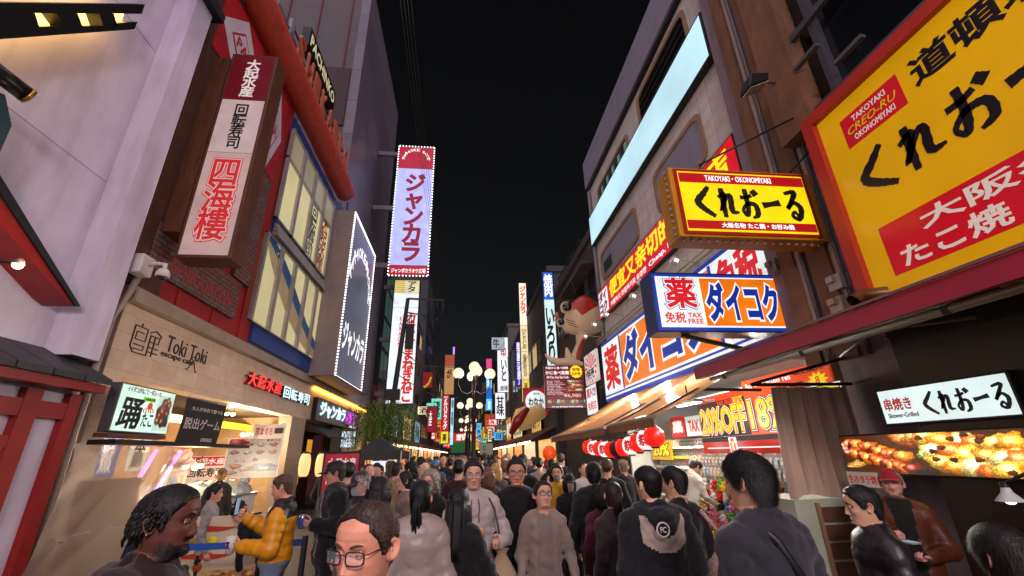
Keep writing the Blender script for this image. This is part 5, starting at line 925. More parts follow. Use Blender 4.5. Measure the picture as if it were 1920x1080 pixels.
# awnings
aw = M_sheet('awning_cloth', 'A87850', .0); aw2 = M('awning_valance', '7A5236', .8)
for k, (ya, yb_, xa, za, lb) in enumerate(((7.75, 12.7, 2.5, 2.10, 'farther brown canvas awning of the drugstore'), (5.75, 7.65, 2.55, 2.12, 'nearer brown canvas awning of the drugstore above the red lanterns'))):
    t_ = thing('awning', lb, 'awning', (3.4, (ya + yb_) / 2, 2.1)); m1 = MB(); m1.grid(lambda u, v: (WXR - .12 + (xa - WXR + .12) * v, ya + (yb_ - ya) * u, 3.08 + (za - 3.08) * v - .06 * math.sin(math.pi * v) + .012 * math.sin(u * 9)), 20, 10, aw); m1.build('cloth', t_)
    m1 = MB(); m1.tube([(xa, ya, za), (xa, yb_, za)], .03, M('awning_bar', '8A7A68', .5), 8); m1.build('front_bar', t_); m1 = MB(); m1.grid(lambda u, v: (xa - .01, ya + (yb_ - ya) * u, za - .02 - .10 * v - .015 * abs(math.sin(u * 40))), 60, 2, aw2); m1.build('valance', t_)
    for y in (ya + .3, yb_ - .3): m1 = MB(); m1.bar((WXR - .1, y, 2.5), (3.4, y, 2.52), .04, .04, BK()); m1.bar((3.4, y, 2.52), (xa, y, za), .04, .04, BK()); m1.build('folding_arm', t_)
# ---- shop interior
t_ = thing('drugstore_interior', 'bright open drugstore interior behind the awnings', 'room', (6.5, 9, 0)); ivw = M('shop_wall_white', 'A8A49C', .6)
m1 = MB(); m1.box((8.2, 5.3, 0), (8.3, 13, 3.05), ivw); m1.box((4.9, 13.0, 0), (8.2, 13.1, 3.05), ivw); m1.box((4.56, 5.21, 0), (8.2, 5.3, 3.05), ivw); m1.build('wall', t_); m1 = MB(); m1.box((4.5, 5.31, 2.98), (8.2, 12.99, 3.05), ivw); m1.build('ceiling', t_)
tubm = E('shop_tube', 'F4FAFF', 9, var=0)
for k, x in enumerate((6.3, 7.4)): m1 = MB(); m1.box((x, 6, 2.93), (x + .12, 12.5, 2.975), tubm); m1.build('tube_light', t_)
for y in (7.0, 9.0, 11.0):
    l = bpy.data.lights.new('shop_tube_light', 'AREA'); l.shape = 'RECTANGLE'; l.size = 1.6; l.size_y = .2; l.energy = 280; l.color = (1, .95, .88); o = bpy.data.objects.new('shop_tube_light', l); C.objects.link(o); o.location = (4.72, y, 2.88); o.rotation_euler = (0, R_(35), R_(0)); attach(o, t_)
f = FXv(4.56, 8.2, 6.72, 1.9, 2.62); t_ = board(f, 'discount_banner', 'black discount banner with huge yellow 20 percent off lettering', M('banner_black_gloss', '16100E', .3), .03, 'banner'); oy, orx, kk = E('discount_yellow', 'F4D414', .8, var=0), E('discount_red', 'D83A14', .7, var=0), M('ink_black', '14100E')
m1 = MB(); f.slab(m1, 0, 0, 1, .16, .001, .004, orx); m1.build('band', t_); text(f, '20%OFF', .03, .32, .97, .93, oy, t_, .006, .03, outline=[(.07, lw), (.05, orx)]); text(f, 'TAX FREE', .45, .18, .78, .29, orx, t_, .006, .03); text(f, '10%', .80, .17, .97, .30, orx, t_, .012, .03, outline=[(.12, oy)])
f = FXv(4.55, 6.70, 4.9, 1.88, 2.72); t_ = board(f, 'discount_banner', 'orange discount banner with huge yellow 18 percent lettering behind the curtain bracket', E('discount_orange', 'D84A1C', .55, base='D84A1C'), .03, 'banner'); text(f, '18%OFF', .04, .36, 1.05, .90, oy, t_, .006, .03, outline=[(.085, kk), (.065, lw), (.045, kk)])
text(f, 'Buy Over 50,000 Yen', .06, .07, .62, .19, lw, t_, .006, .02); text(f, 'TAX FREE', .42, .23, .74, .33, kk, t_, .006, .03); text(f, '以上購入', .66, .04, .95, .12, kk, t_, .006, .02); text(f, 'Some products are not able to be discounted', .25, .935, .95, .97, lw, t_, .006, .01)
m1 = MB(); m1.prism([f.pt(.88 + (.06 if k % 2 else .10) * math.cos(k * math.pi / 10), .26 + (.08 if k % 2 else .13) * math.sin(k * math.pi / 10), .005) for k in range(20)], (-.004, 0, 0), oy); m1.build('starburst', t_); text(f, '8', .86, .20, .90, .32, orx, t_, .012, .03)
f = FXv(4.54, 8.2, 5.8, 1.62, 1.89); t_ = board(f, 'header_board', 'glossy red header board with a white stripe above the souvenir rack', M('header_red', 'B02820', .12, coat=1), .04); m1 = MB(); f.slab(m1, 0, 0, 1, .28, .001, .004, BK()); m1.build('dark_band', t_); m1 = MB(); f.slab(m1, .06, .64, .88, .70, .001, .005, lw); m1.build('white_stripe', t_)
m1 = MB(); f.slab(m1, .36, .05, .45, .95, .006, .01, lw); f.slab(m1, .372, .36, .438, .92, .011, .013, lo_); m1.build('price_tag', t_); text(f, 'ダイコク', .385, .40, .425, .88, lw, t_, .015, .03, vertical=True); text(f, '薬', .38, .1, .43, .32, lr, t_, .012, .03)
# souvenir rack with plush toys and packs: every piece an object of its own
t_ = thing('souvenir_rack', 'pegboard souvenir rack crowded with small toys and packets', 'display rack', (4.3, 7, 0)); m1 = MB(); m1.box((4.5, 5.45, .15), (4.54, 8.25, 1.60), M('pegboard', '8A8A84', .5)); m1.build('pegboard', t_); m1 = MB()
for k in range(8): m1.tube([(4.2, 5.5 + k * .38, .2), (4.2, 5.5 + k * .38, 1.58)], .008, steel, 5)
for j in range(9): m1.tube([(4.2, 5.48, .25 + j * .16), (4.2, 8.2, .25 + j * .16)], .006, steel, 5)
m1.build('wire_grid', t_)
cls = [('red', 'C01818'), ('yellow', 'E8B818'), ('white', 'D8D4C8'), ('orange', 'E07018'), ('green', '4A9A30'), ('pink', 'D87890'), ('brown', '7A4A28'), ('blue', '3A70B8'), ('black', '1A1A1A')]
def plush(p, r, cn, hx, first):
    p = Vector(p); m1 = MB(); mt = M('plush_' + cn, hx, .9, bump=.4, bscale=300); m1.ball(p, r, mt, 8, (1, 1, .95)); m1.ball(p + Vector((0, 0, r * 1.25)), r * .75, mt, 8)
    for s_ in (-1, 1): m1.ball(p + Vector((0, s_ * r * .55, r * 1.85)), r * .28, mt, 6); m1.ball(p + Vector((-r * .5, s_ * r * .9, r * .2)), r * .34, mt, 6); m1.ball(p + Vector((-r * .7, s_ * r * .5, -r * .8)), r * .36, mt, 6); m1.ball(p + Vector((-r * .7, s_ * r * .25, r * 1.4)), r * .09, BK(), 5)
    return m1.build('plush_toy', None, '%s plush toy hanging on the souvenir rack' % cn, 'plush toy', '%s plush toys on the souvenir rack' % cn)
proto = {}; rp_ = random.Random(21)
for j in range(9):
    for i in range(20):
        y = 5.6 + i * .132 + rp_.uniform(-.02, .02); z = .28 + j * .145; zone = (i // 4 + j // 2 * 2) % 7; cn, hx = cls[zone if rp_.random() < .62 else rp_.randrange(9)]; r_ = rp_.uniform(.042, .058)
        if j > 6: continue
        if cn not in proto: proto[cn] = plush((4.14, y, z), .05, cn, hx, True); continue
        o = proto[cn].copy(); C.objects.link(o); o.location = (4.14 + rp_.uniform(-.05, .02), y, z - .08); o.rotation_euler = (rp_.uniform(-.4, .4), 0, rp_.uniform(-.6, .6)); o.scale = (r_ / .05,) * 3
packs = {}
def pack(p, cn, hx, where, s_=1.):
    k = (cn, where)
    if k not in packs:
        m1 = MB(); m1.box((-.03, -.045, 0), (.03, .045, .13), M('pack_' + cn, hx, .3, var=.2, scale=20)); m1.box((-.032, -.035, .05), (-.0305, .035, .10), M('pack_label', 'E0DCD4', .4)); m1.box((-.005, -.04, .131), (.005, .04, .16), M('pack_label', 'E0DCD4'))
        o = m1.build('product_pack', None, '%s product packet on the %s' % (cn, where), 'packet', '%s packets on the %s' % (cn, where)); packs[k] = o
    else: o = packs[k].copy(); C.objects.link(o)
    o.location = p; o.scale = (s_, s_, s_); return o
pcs = [('pale blue', '9AB8D0'), ('white', 'D0D0CC'), ('pink', 'D8A0B0'), ('silver', 'A0A4A8'), ('teal', '58A0A0'), ('cream', 'D0BC90')]
for j in range(2):
    for i in range(24): cn, hx = pcs[rp_.choice((0, 1, 3, 5))]; pack((4.2, 5.55 + i * .112, 1.28 + j * .16), cn, hx, 'souvenir rack', .8)
t_ = thing('shop_shelf', 'tall white shop shelf with rows of packets under the lanterns', 'shelf', (5.7, 10.5, 0)); m1 = MB(); m1.box((6.0, 8.3, 0), (6.05, 12.9, 2.5), ivw)
for j in range(7): m1.box((5.6, 8.3, .3 + j * .24), (5.999, 12.9, .32 + j * .24), M('shelf_board', 'C8C4B8', .5)); m1.box((5.585, 8.3, .28 + j * .24), (5.599, 12.9, .34 + j * .24), E('shelf_strip', 'E8D040', .5, var=0) if j % 3 == 2 else M('shelf_board', 'C8C4B8'))
m1.build('frame', t_)
for j in range(7):
    for i in range(36): cn, hx = pcs[(i // 5 + j) % 6]; pack((5.72, 8.38 + i * .125, .325 + j * .24), cn, hx, 'white shop shelf', 1.15)
for (y0, y1, z0, z1, tx, fc, tc, lb) in ((12.9, 11.6, 1.45, 1.95, '20%', 'D8A020', 'F8E020', 'gold 20 percent discount card at the far end of the shop'), (10.6, 9.3, 2.0, 2.45, 'TAX FREE', 'D8E4DC', 'C02828', 'pale tax free board above the white shelf'), (11.4, 10.7, 2.0, 2.5, '薬', 'C02020', 'F0E0D0', 'red medicine board above the white shelf'), (9.2, 8.4, 2.05, 2.6, '大安売', '2A5898', 'F0F0F0', 'blue bargain board above the white shelf')):
    f = FXv(5.5, y0, y1, z0, z1); t_ = board(f, 'price_board', lb, E('board_' + fc, fc, .7), .03); text(f, tx, .1, .2, .9, .8, E('board_ink_' + tc, tc, .85, var=0), t_, .004, .05, outline=[(.09, BK())] if tx == '20%' else None)
# lanterns on a cord
cord = MB(); pts_ = []; lanp = [(6.86, 1.92, 'r'), (7.18, 1.88, 'w'), (7.52, 1.845, 'r'), (7.88, 1.81, 'w'), (8.26, 1.78, 'r'), (8.62, 1.76, 'd'), (8.98, 1.75, 'r'), (9.38, 1.76, 'w'), (9.78, 1.78, 'r'), (10.2, 1.80, 'w'), (10.65, 1.83, 'r')]
for i, (y, z, k) in enumerate(lanp):
    p = Vector((3.0, y, z - .02)); pts_.append(p + Vector((0, 0, .2))); nmc = {'r': 'red', 'w': 'white', 'd': 'dark unlit red'}[k]
    t_ = thing('paper_lantern', ['red round lantern nearest the street end of the cord', 'white festival lantern second on the cord', 'red lantern third on the cord', 'white festival lantern fourth on the cord', 'red lantern fifth on the cord', 'dark unlit lantern in the middle of the cord', 'red lantern next to the dark unlit one', 'white festival lantern eighth on the cord', 'red lantern ninth on the cord', 'white festival lantern tenth on the cord', 'red lantern farthest along the cord'][i], 'lantern', p - Vector((0, 0, .2)), 'lanterns hung along the awning cord')
    mt = {'r': E('lantern_red', 'E82018', .95, scale=4), 'w': E('lantern_white', 'FFF4EC', .98, var=.05), 'd': M('lantern_dark', '5A1414', .6)}[k]
    m1 = MB(); m1.lathe(p, [(.06, -.15)] + [(.158 * (1 - (abs(h) / .16) ** 2.6 * .62) + .004 * (j % 2), h) for j, h in enumerate(np.linspace(-.14, .14, 19))] + [(.06, .15)], mt, 22); m1.build('paper', t_); m1 = MB(); m1.lathe(p, [(.065, .15), (.065, .17), (.01, .175)], BK(), 14); m1.build('rim', t_); m1 = MB(); m1.lathe(p, [(.01, -.175), (.065, -.17), (.065, -.15)], BK(), 14); m1.build('rim', t_)
    if k == 'w':
        a_, fs = text_mesh('祭', .045, .02, False); lo2, hi2 = a_.min(0), a_.max(0); vs = []
        for v in a_:
            u_, w2 = (v[0] - lo2[0]) / (hi2[0] - lo2[0]) - .5, (v[1] - lo2[1]) / (hi2[1] - lo2[1]) - .5; an = math.pi * 1.27 + u_ * 1.1; rr2 = .165 + .004 * (v[2] > 0); vs.append(p + Vector((rr2 * math.cos(an), rr2 * math.sin(an), w2 * .18)))
        m1 = MB(); m1.add(vs, fs, E('lantern_ink', 'C81830', .8, var=0)); m1.build('lettering', t_)
cord.tube(pts_, .008, BK(), 5); cord.build('lantern_cable', None, 'black cord carrying the red and white lanterns', 'cord')
# hand made extras: round takoyaki sign, crab board, giant fish lantern, sushi hand, octopus balloon
f = FYv(14.0, 2.63, 3.98, 3.02, 4.42); t_ = sign_box('menu_board', 'dark red crab buffet board with a yellow burst and small white lettering', 'sign', f, .12, BK(), E('crab_red', '7A1420', .75), .03)
m1 = MB(); m1.prism([f.pt(.8 + (.14 if k % 2 else .165) * math.cos(k * math.pi / 14), .15 + (.135 if k % 2 else .16) * math.sin(k * math.pi / 14), .006) for k in range(28)], (0, -.005, 0), dyel); m1.build('yellow_burst', t_); text(f, '螃蟹', .70, .06, .90, .14, inkr, t_, .014, .02); text(f, '自助餐', .69, .16, .91, .24, inkr, t_, .014, .02)
text(f, '大阪かに食べ放題', .03, .03, .6, .09, lw, t_, .008, .02); text(f, 'かに食べ放題', .03, .13, .62, .22, lw, t_, .008, .03); text(f, 'All You Can Eat Crab', .05, .25, .6, .31, lw, t_, .008, .02)
for k in range(9): text(f, ['ずわいがに、たらばがに', '握り寿司、しゃぶしゃぶ', 'Crab legs, sushi, tempura', 'and fresh salad buffet'][k % 4], .05, .36 + k * .038, .38 + .06 * (k % 3), .385 + k * .038, lw, t_, .008, 0)
text(f, '¥6,980', .45, .66, .88, .76, E('crab_pink', 'F0B0A0', .9, var=0), t_, .012, .03); text(f, 'On the 4th floor of this building', .15, .94, .9, .98, lw, t_, .008, .01)
rr = np.random.default_rng(3); picture(f, .48, .28, .97, .66, food_picture(50, 40, [(.5 + .45 * math.cos(k * 2.4) * .5, .55 + .4 * math.sin(k * 1.7) * .7, .32, .10, [(.80, .26, .10), (.92, .50, .30), (.95, .80, .65)][k % 3], .4) for k in range(16)], (.30, .05, .07), 5), M_picture('crab_print', emit=.8), t_); picture(f, .03, .78, .97, .92, food_picture(80, 14, [(.07 + .12 * k, .5, .42, .40, [(.75, .5, .3), (.3, .2, .15), (.8, .75, .6)][k % 3], .3) for k in range(9)], (.15, .06, .06), 6), M_picture('crab_print', emit=.8), t_)
f = FYv(24, 3.28, 4.62, 3.6, 5.12); t_ = sign_box('round_sign', 'red square sign with a white disc and black brush lettering', 'sign', f, .2, BK(), E('round_red', 'A02030', .75)); m1 = MB(); m1.lathe(f.pt(.52, .5, .006), [(.001, 0), (.60, 0), (.60, -.005), (.001, -.005)], dwh, 36, 'y'); m1.build('white_disc', t_); text(f, 'わなか', .2, .36, .84, .66, BK(), t_, .014, .05); text(f, '大阪名物', .38, .18, .66, .27, BK(), t_, .014, .02); text(f, 'TAKOYAKI', .3, .72, .72, .79, inkr, t_, .014, .02)
# fish lantern
t_ = thing('fish_lantern', 'giant red and cream fish lantern with bulging black eyes hung over the street', 'fish lantern', (3.7, 14.6, 5)); fc_ = Vector(PY(14.6, 1088, 600)); ax = Vector((-.75, -.25, -.45)).normalized()
def fish(u, v):
    t = v; r_ = (.08 + 1.02 * math.sin(min(1, t * 1.25) * math.pi / 2) ** .8) * (1 - .55 * max(0, (t - .78) / .22) ** 2) * .68; a = u * 2 * math.pi; s_ = ax.cross(Vector((0, 0, 1))).normalized(); n_ = s_.cross(ax)
    lob = 1 + .05 * math.cos(a * 3 + 1); return fc_ + ax * (.85 - 1.7 * t) + (s_ * math.cos(a) * .86 + n_ * math.sin(a)) * r_ * lob
fr_, fw_ = E('fish_red', '9A2416', .16, base='9A2418'), E('fish_cream', 'C4A888', .16, base='C4A888'); m1 = MB(); vs = [fish(i / 28, j / 18) for j in range(19) for i in range(28)]; fsr, fsw = [], []
for j in range(18):
    for i in range(28): (fsr if 1.5 < i + .5 * math.sin(j * .8) < 12.5 and j > 5 + 1.5 * abs(i - 7) / 4 else fsw).append((j * 28 + i, j * 28 + (i + 1) % 28, (j + 1) * 28 + (i + 1) % 28, (j + 1) * 28 + i))
m1.add(vs, fsr, fr_, True); m1.add(vs, fsw + [tuple(range(18 * 28, 19 * 28))], fw_, True); m1.build('body', t_)
for px, py, r_ in ((1062, 577, .175), (1051, 605, .12)): c_ = Vector(PY(13.95, px, py)); m1 = MB(); m1.ball(c_, r_ * 1.3, fw_, 14, (1, .75, 1)); m1.ball(c_ + Vector((0, -.10, 0)), r_, M('fish_eye_black', '08080A', .05, coat=1), 14); m1.build('eye', t_)
m1 = MB(); c0 = Vector(PY(14.0, 1047, 592)); m1.tube([c0 + Vector((-.02, .1, .12)), c0 + Vector((-.10, -.06, 0)), c0 + Vector((.0, .05, -.14))], [.05, .09, .05], M('fish_lip', 'B87858', .4), 10)
for k in range(3): q = Vector(PY(13.97, 1060 + 3 * k, 598 + 5 * k)); m1.tube([q, q + Vector((.16, .02, -.06)), q + Vector((.34, .1, -.06))], .012, M('fish_line', '4A3020', .6), 5)
m1.build('mouth', t_)
m1 = MB(); tl_ = [Vector(PY(14.5, *p)) for p in ((1092, 625), (1086, 645), (1080, 662), (1076, 678))]; m1.tube(tl_, [.26, .11, .13, .20], fw_, 12); m1.tube([q + Vector((.06, -.09, 0)) for q in tl_], [.12, .07, .08, .10], fr_, 8); m1.build('tail_stem', t_); m1 = MB(); m1.tube([Vector(PY(14.4, *p)) for p in ((1022, 664), (1032, 674), (1048, 680), (1070, 680), (1088, 686), (1093, 698))], [.03, .09, .15, .20, .16, .04], fw_, 12); m1.tube([Vector(PY(14.45, *p)) for p in ((1070, 684), (1066, 668), (1062, 652))], [.18, .13, .04], fw_, 10); m1.build('tail_fin', t_)
m1 = MB()
for p in ((1070, 520), (1105, 530)): m1.tube([PY(14.6, *p), fc_ + Vector((0, 0, .5)), (4.9, 15, 7.5)], .02, BK(), 5)
m1.build('hanger', t_)
# giant sushi hand
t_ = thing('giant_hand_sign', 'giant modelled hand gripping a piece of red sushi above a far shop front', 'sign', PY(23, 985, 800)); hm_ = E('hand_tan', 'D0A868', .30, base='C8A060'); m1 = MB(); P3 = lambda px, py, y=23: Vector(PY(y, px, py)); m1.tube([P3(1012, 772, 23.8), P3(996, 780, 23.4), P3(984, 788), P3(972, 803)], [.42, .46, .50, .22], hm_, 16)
for k in range(4): m1.tube([P3(984 - 3 * k, 768 + 8 * k), P3(971 - 3 * k, 772 + 9 * k, 22.6), P3(964 - 2 * k, 786 + 8 * k, 22.5)], [.17, .16, .11], hm_, 12)
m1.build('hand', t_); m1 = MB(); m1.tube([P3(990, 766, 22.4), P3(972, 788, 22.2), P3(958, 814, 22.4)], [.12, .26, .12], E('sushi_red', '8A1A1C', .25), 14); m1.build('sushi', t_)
# octopus balloon
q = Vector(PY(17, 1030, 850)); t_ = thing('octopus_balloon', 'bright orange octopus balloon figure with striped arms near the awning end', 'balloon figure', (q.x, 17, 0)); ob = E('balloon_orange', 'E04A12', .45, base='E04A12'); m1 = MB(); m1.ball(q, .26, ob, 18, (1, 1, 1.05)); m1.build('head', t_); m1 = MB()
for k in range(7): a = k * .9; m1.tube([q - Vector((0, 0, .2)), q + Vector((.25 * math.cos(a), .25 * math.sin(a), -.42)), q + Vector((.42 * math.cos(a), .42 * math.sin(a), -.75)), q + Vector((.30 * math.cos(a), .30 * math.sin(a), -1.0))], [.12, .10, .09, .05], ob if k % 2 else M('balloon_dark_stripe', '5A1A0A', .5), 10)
m1.build('arms', t_); m1 = MB(); m1.tube([q - Vector((0, 0, .5)), (q.x, 17, 0)], .05, BK(), 8); m1.build('stand', t_)

for k, (y, lb) in enumerate(((11.6, 'farther white strip lamp under the awning'), (8.0, 'middle white strip lamp under the awning'), (6.2, 'nearer white strip lamp under the awning'))):
    t_ = thing('strip_lamp', lb, 'lamp', (3.3, y, 2.35)); m1 = MB(); m1.box((3.25, y - .3, 2.33), (3.37, y + .3, 2.37), M('lamp_white_shell', 'B8B8B4')); m1.tube([(3.31, y, 2.37), (3.31, y, 2.6)], .01, BK(), 5); m1.build('housing', t_); m1 = MB(); m1.box((3.26, y - .28, 2.315), (3.36, y + .28, 2.328), E('strip_white', 'F4FAFF', 14, var=0)); m1.build('tube', t_)
    l = bpy.data.lights.new('strip_lamp_light', 'POINT'); l.energy = 26; l.color = (1, .93, .85); l.shadow_soft_size = .15; o = bpy.data.objects.new('strip_lamp_light', l); C.objects.link(o); o.location = (3.31, y, 2.22); attach(o, t_)
t_ = thing('skewer_tray', 'steel tray of wooden skewers on the grill stall counter', 'tray', (3.6, 2.2, .955)); m1 = MB(); m1.box((3.4, 1.9, .956), (3.8, 2.5, .975), steel); m1.build('tray', t_); m1 = MB()
for k in range(16): m1.tube([(3.38, 1.95 + k * .034, .985 + .004 * (k % 3)), (3.74, 1.93 + k * .036, .99)], .005, M('skewer_wood', 'B89A6A', .7), 5)
m1.build('skewers', t_)

m1 = MB()
for k, y in enumerate((3.72, 3.80, 4.02, 4.52)): m1.tube([(4.27, y, 2.7), (4.27, y + .02, 4.6), (4.265, y - .03, 6.5), (4.27, y, 9.5)], .012 + .008 * (k % 2), M('conduit_grey', '6A6260', .5), 6)
m1.build('wall_conduit', None, 'bundle of grey conduits climbing the mauve wall beside the billboard', 'conduit')
m1 = MB(); m1.tube([(4.44, 12.95, 3.1), (4.44, 12.95, 10.6)], .05, M('drain_grey', '7A7674', .5, dirt=.3), 8); m1.build('drain_pipe', None, 'grey drain pipe at the far corner of the white tiled wall', 'pipe')
# ================================================================== people
def _cap(p, a, b, ra, rb, sy=1.):
    a, b = np.array(a, float), np.array(b, float); s = np.array([1, 1 / sy, 1])
    q = (p - a) * s; ba = (b - a) * s; t = np.clip((q @ ba) / max(ba @ ba, 1e-9), 0, 1)
    return (np.linalg.norm(q - t[..., None] * ba, axis=-1) - (ra + t * (rb - ra))) * (.5 + .5 * sy), t
def sdf_mesh(prims, h, fold=None):
    """one continuous surface over tapered limbs (surface nets); prims = (a, b, ra, rb, label, blend, flatten)"""
    A = np.array([np.minimum(p[0], p[1]) - max(p[2], p[3]) for p in prims]).min(0) - 3 * h
    B = np.array([np.maximum(p[0], p[1]) + max(p[2], p[3]) for p in prims]).max(0) + 3 * h
    n = np.ceil((B - A) / h).astype(int) + 1
    G = np.stack(np.meshgrid(*[A[i] + h * np.arange(n[i]) for i in range(3)], indexing='ij'), -1)
    D = np.full(tuple(n), .3); Bd = np.full(tuple(n), 9.); Lb = np.zeros(tuple(n), np.int16); T = np.zeros(tuple(n))
    for a, b, ra, rb, lab, k, sy in prims:
        m = max(ra, rb) + k + 4 * h
        lo = np.maximum(((np.minimum(a, b) - m - A) / h).astype(int), 0); hi = np.minimum(((np.maximum(a, b) + m - A) / h).astype(int) + 2, n)
        sl = tuple(slice(l, u) for l, u in zip(lo, hi)); d, t = _cap(G[sl], a, b, ra, rb, sy)
        bet = d < Bd[sl]; Bd[sl] = np.where(bet, d, Bd[sl]); Lb[sl] = np.where(bet, lab, Lb[sl]); T[sl] = np.where(bet, t * np.linalg.norm(np.array(b) - np.array(a)), T[sl])
        c = D[sl]; hh = np.clip(.5 + .5 * (d - c) / k, 0, 1); D[sl] = d * (1 - hh) + c * hh - k * hh * (1 - hh)
    if fold is not None: D = D + fold(G, Lb, T)
    S = D < 0; c8 = [(i, j, k) for i in (0, 1) for j in (0, 1) for k in (0, 1)]
    sub = lambda V, o: V[o[0]:n[0] - 1 + o[0], o[1]:n[1] - 1 + o[1], o[2]:n[2] - 1 + o[2]]
    cnt = sum(sub(S, o).astype(np.int8) for o in c8); act = (cnt > 0) & (cnt < 8)
    idx = np.full(act.shape, -1); I = np.argwhere(act); idx[act] = np.arange(len(I))
    P = np.zeros((len(I), 3)); W = np.zeros(len(I)); ii = I.T
    for o in c8:
        for ax in range(3):
            if o[ax]: continue
            o2 = list(o); o2[ax] = 1
            d0 = D[ii[0] + o[0], ii[1] + o[1], ii[2] + o[2]]; d1 = D[ii[0] + o2[0], ii[1] + o2[1], ii[2] + o2[2]]
            x = (d0 < 0) != (d1 < 0); t = np.where(x, d0 / np.where(d0 == d1, 1, d0 - d1), 0)
            q = np.tile(np.array(o, float), (len(I), 1)); q[:, ax] += t; P += q * x[:, None]; W += x
    V = A + h * (I + P / W[:, None]); lab = Lb[ii[0], ii[1], ii[2]]; F = []
    for ax in range(3):
        s0 = [slice(None)] * 3; s1 = [slice(None)] * 3; s0[ax] = slice(0, -1); s1[ax] = slice(1, None)
        a, b = S[tuple(s0)], S[tuple(s1)]; e = np.argwhere(a != b); u, v = [(1, 2), (2, 0), (0, 1)][ax]
        e = e[(e[:, u] > 0) & (e[:, v] > 0) & (e[:, u] < n[u] - 1) & (e[:, v] < n[v] - 1)]
        inside = a[e[:, 0], e[:, 1], e[:, 2]]; du = np.zeros(3, int); du[u] = 1; dv = np.zeros(3, int); dv[v] = 1
        c = [idx[tuple((e - x).T)] for x in (du * 0, du, du + dv, dv)]
        f = np.stack(c, 1); f[~inside] = f[~inside][:, ::-1]; F.append(f)
    return V, np.concatenate(F), lab
# ---- the head: rings from neck to crown, features pressed and raised on the front
_HZ = [-.21, -.17, -.145, -.128, -.119, -.112, -.10, -.08, -.06, -.045, -.03, -.015, 0, .02, .04, .06, .08, .097, .108, .114, .116]
_HF = [.030, .030, .030, .040, .066, .080, .086, .084, .085, .087, .088, .088, .087, .091, .093, .089, .076, .055, .034, .014, 0]
_HB = [.078, .074, .072, .071, .071, .070, .071, .074, .080, .086, .091, .096, .100, .104, .103, .098, .085, .064, .041, .018, 0]
_HW = [.062, .056, .054, .054, .052, .051, .052, .060, .066, .069, .0715, .073, .074, .0755, .0755, .073, .064, .048, .031, .014, .0005]
def head_grid(nr, ns, sk=1.0):
    zf = np.concatenate([np.linspace(-.21, -.128, max(4, nr // 10)), np.linspace(-.124, .02, nr * 6 // 10), np.linspace(.025, .116, nr * 3 // 10)])
    z = zf; f, b, w_ = (np.interp(z, _HZ, q) for q in (_HF, _HB, _HW))
    th = np.linspace(-math.pi, math.pi, ns, endpoint=False); th = th - .35 * np.sin(th) * (1 - 0)  # denser at the front
    TH, ZZ = np.meshgrid(th, z); Fg, Bg, Wg = (np.repeat(q[:, None], ns, 1) for q in (f, b, w_))
    sn, cs = np.sin(TH), np.cos(TH); x = Wg * np.sign(sn) * np.abs(sn) ** .86
    y = np.where(cs > 0, -Fg * np.abs(cs) ** .9, Bg * np.abs(cs) ** .92)
    front = np.clip(cs * 1.6, 0, 1); ax = np.abs(x)
    g = lambda c, s: np.exp(-((ZZ - c) / s) ** 2); gx = lambda c, s: np.exp(-((ax - c) / s) ** 2)
    na = np.interp(ZZ, [-.062, -.056, -.05, -.043, -.036, -.02, 0, .012, .02], [0, .006, .016, .024, .022, .015, .008, .004, 0])
    nw = np.interp(ZZ, [-.06, -.05, -.04, -.025, 0, .02], [.017, .017, .013, .0095, .009, .012])
    d = na * np.exp(-(ax / nw) ** 2) + .007 * g(-.049, .008) * gx(.014, .006)
    d += -.013 * g(-.001, .011) * gx(.031, .017) + .005 * g(.021, .008) * gx(.03, .022) - .003 * g(.004, .01) * gx(0, .008)
    d += .006 * g(-.066, .005) * gx(0, .02) + .006 * g(-.078, .0055) * gx(0, .017) - .005 * g(-.0718, .0022) * gx(0, .024) - .004 * g(-.088, .005) * gx(0, .02)
    d += .004 * g(-.101, .01) * gx(0, .018) + .004 * g(-.03, .014) * gx(.05, .016) - .003 * g(-.058, .012) * gx(.035, .01) - .002 * g(-.06, .006) * gx(0, .004)
    y = y - d * front
    return x, y, ZZ, TH
def _pn(P, f, s):   # cheap smooth pseudo noise
    x, y, z = P[..., 0] * f, P[..., 1] * f, P[..., 2] * f
    return (np.sin(x * 1.7 + 2.1 * np.sin(y * 1.3 + s) + s) + np.sin(y * 1.9 + 1.7 * np.sin(z * 1.1 + s * 2) + s * 3) + np.sin(z * 2.3 + 1.9 * np.sin(x * 1.5 + s * 5) + s * 7)) / 3
def rotm(yaw=0, pitch=0, roll=0):
    return np.array(Matrix.Rotation(R_(yaw), 3, 'Z') @ Matrix.Rotation(R_(pitch), 3, 'X') @ Matrix.Rotation(R_(roll), 3, 'Y'))
SKINS = {}
def skin(hexc): return M('skin_' + hexc, hexc, .48, var=.16, scale=18, bump=.12, bscale=900, spec=.35)
def cloth(hexc, kind='cotton'):
    c_ = lin(hexc)[:3]; hexc = hexc if sum(c_) > .30 else '%02X%02X%02X' % tuple(int(int(hexc[i:i+2], 16) * .68) for i in (0, 2, 4))
    if kind == 'puffer': return M('puffer_' + hexc, hexc, .42, var=.10, scale=6, bump=.25, bscale=35, spec=.45)
    if kind == 'knit': return M('knit_' + hexc, hexc, .9, var=.14, scale=12, bump=.5, bscale=350, spec=.2)
    return M('cotton_' + hexc, hexc, .82, var=.14, scale=8, bump=.35, bscale=220, spec=.25, sheen=.15)
def hairm(hexc):
    if sum(lin(hexc)[:3]) < .05: hexc = '%02X%02X%02X' % tuple(int(int(hexc[i:i+2], 16) * .7) for i in (0, 2, 4))
    return M('hair_' + hexc, hexc, .48, var=.45, scale=90, bump=.35, bscale=240, spec=.3, stretch=(1, 1, .12))
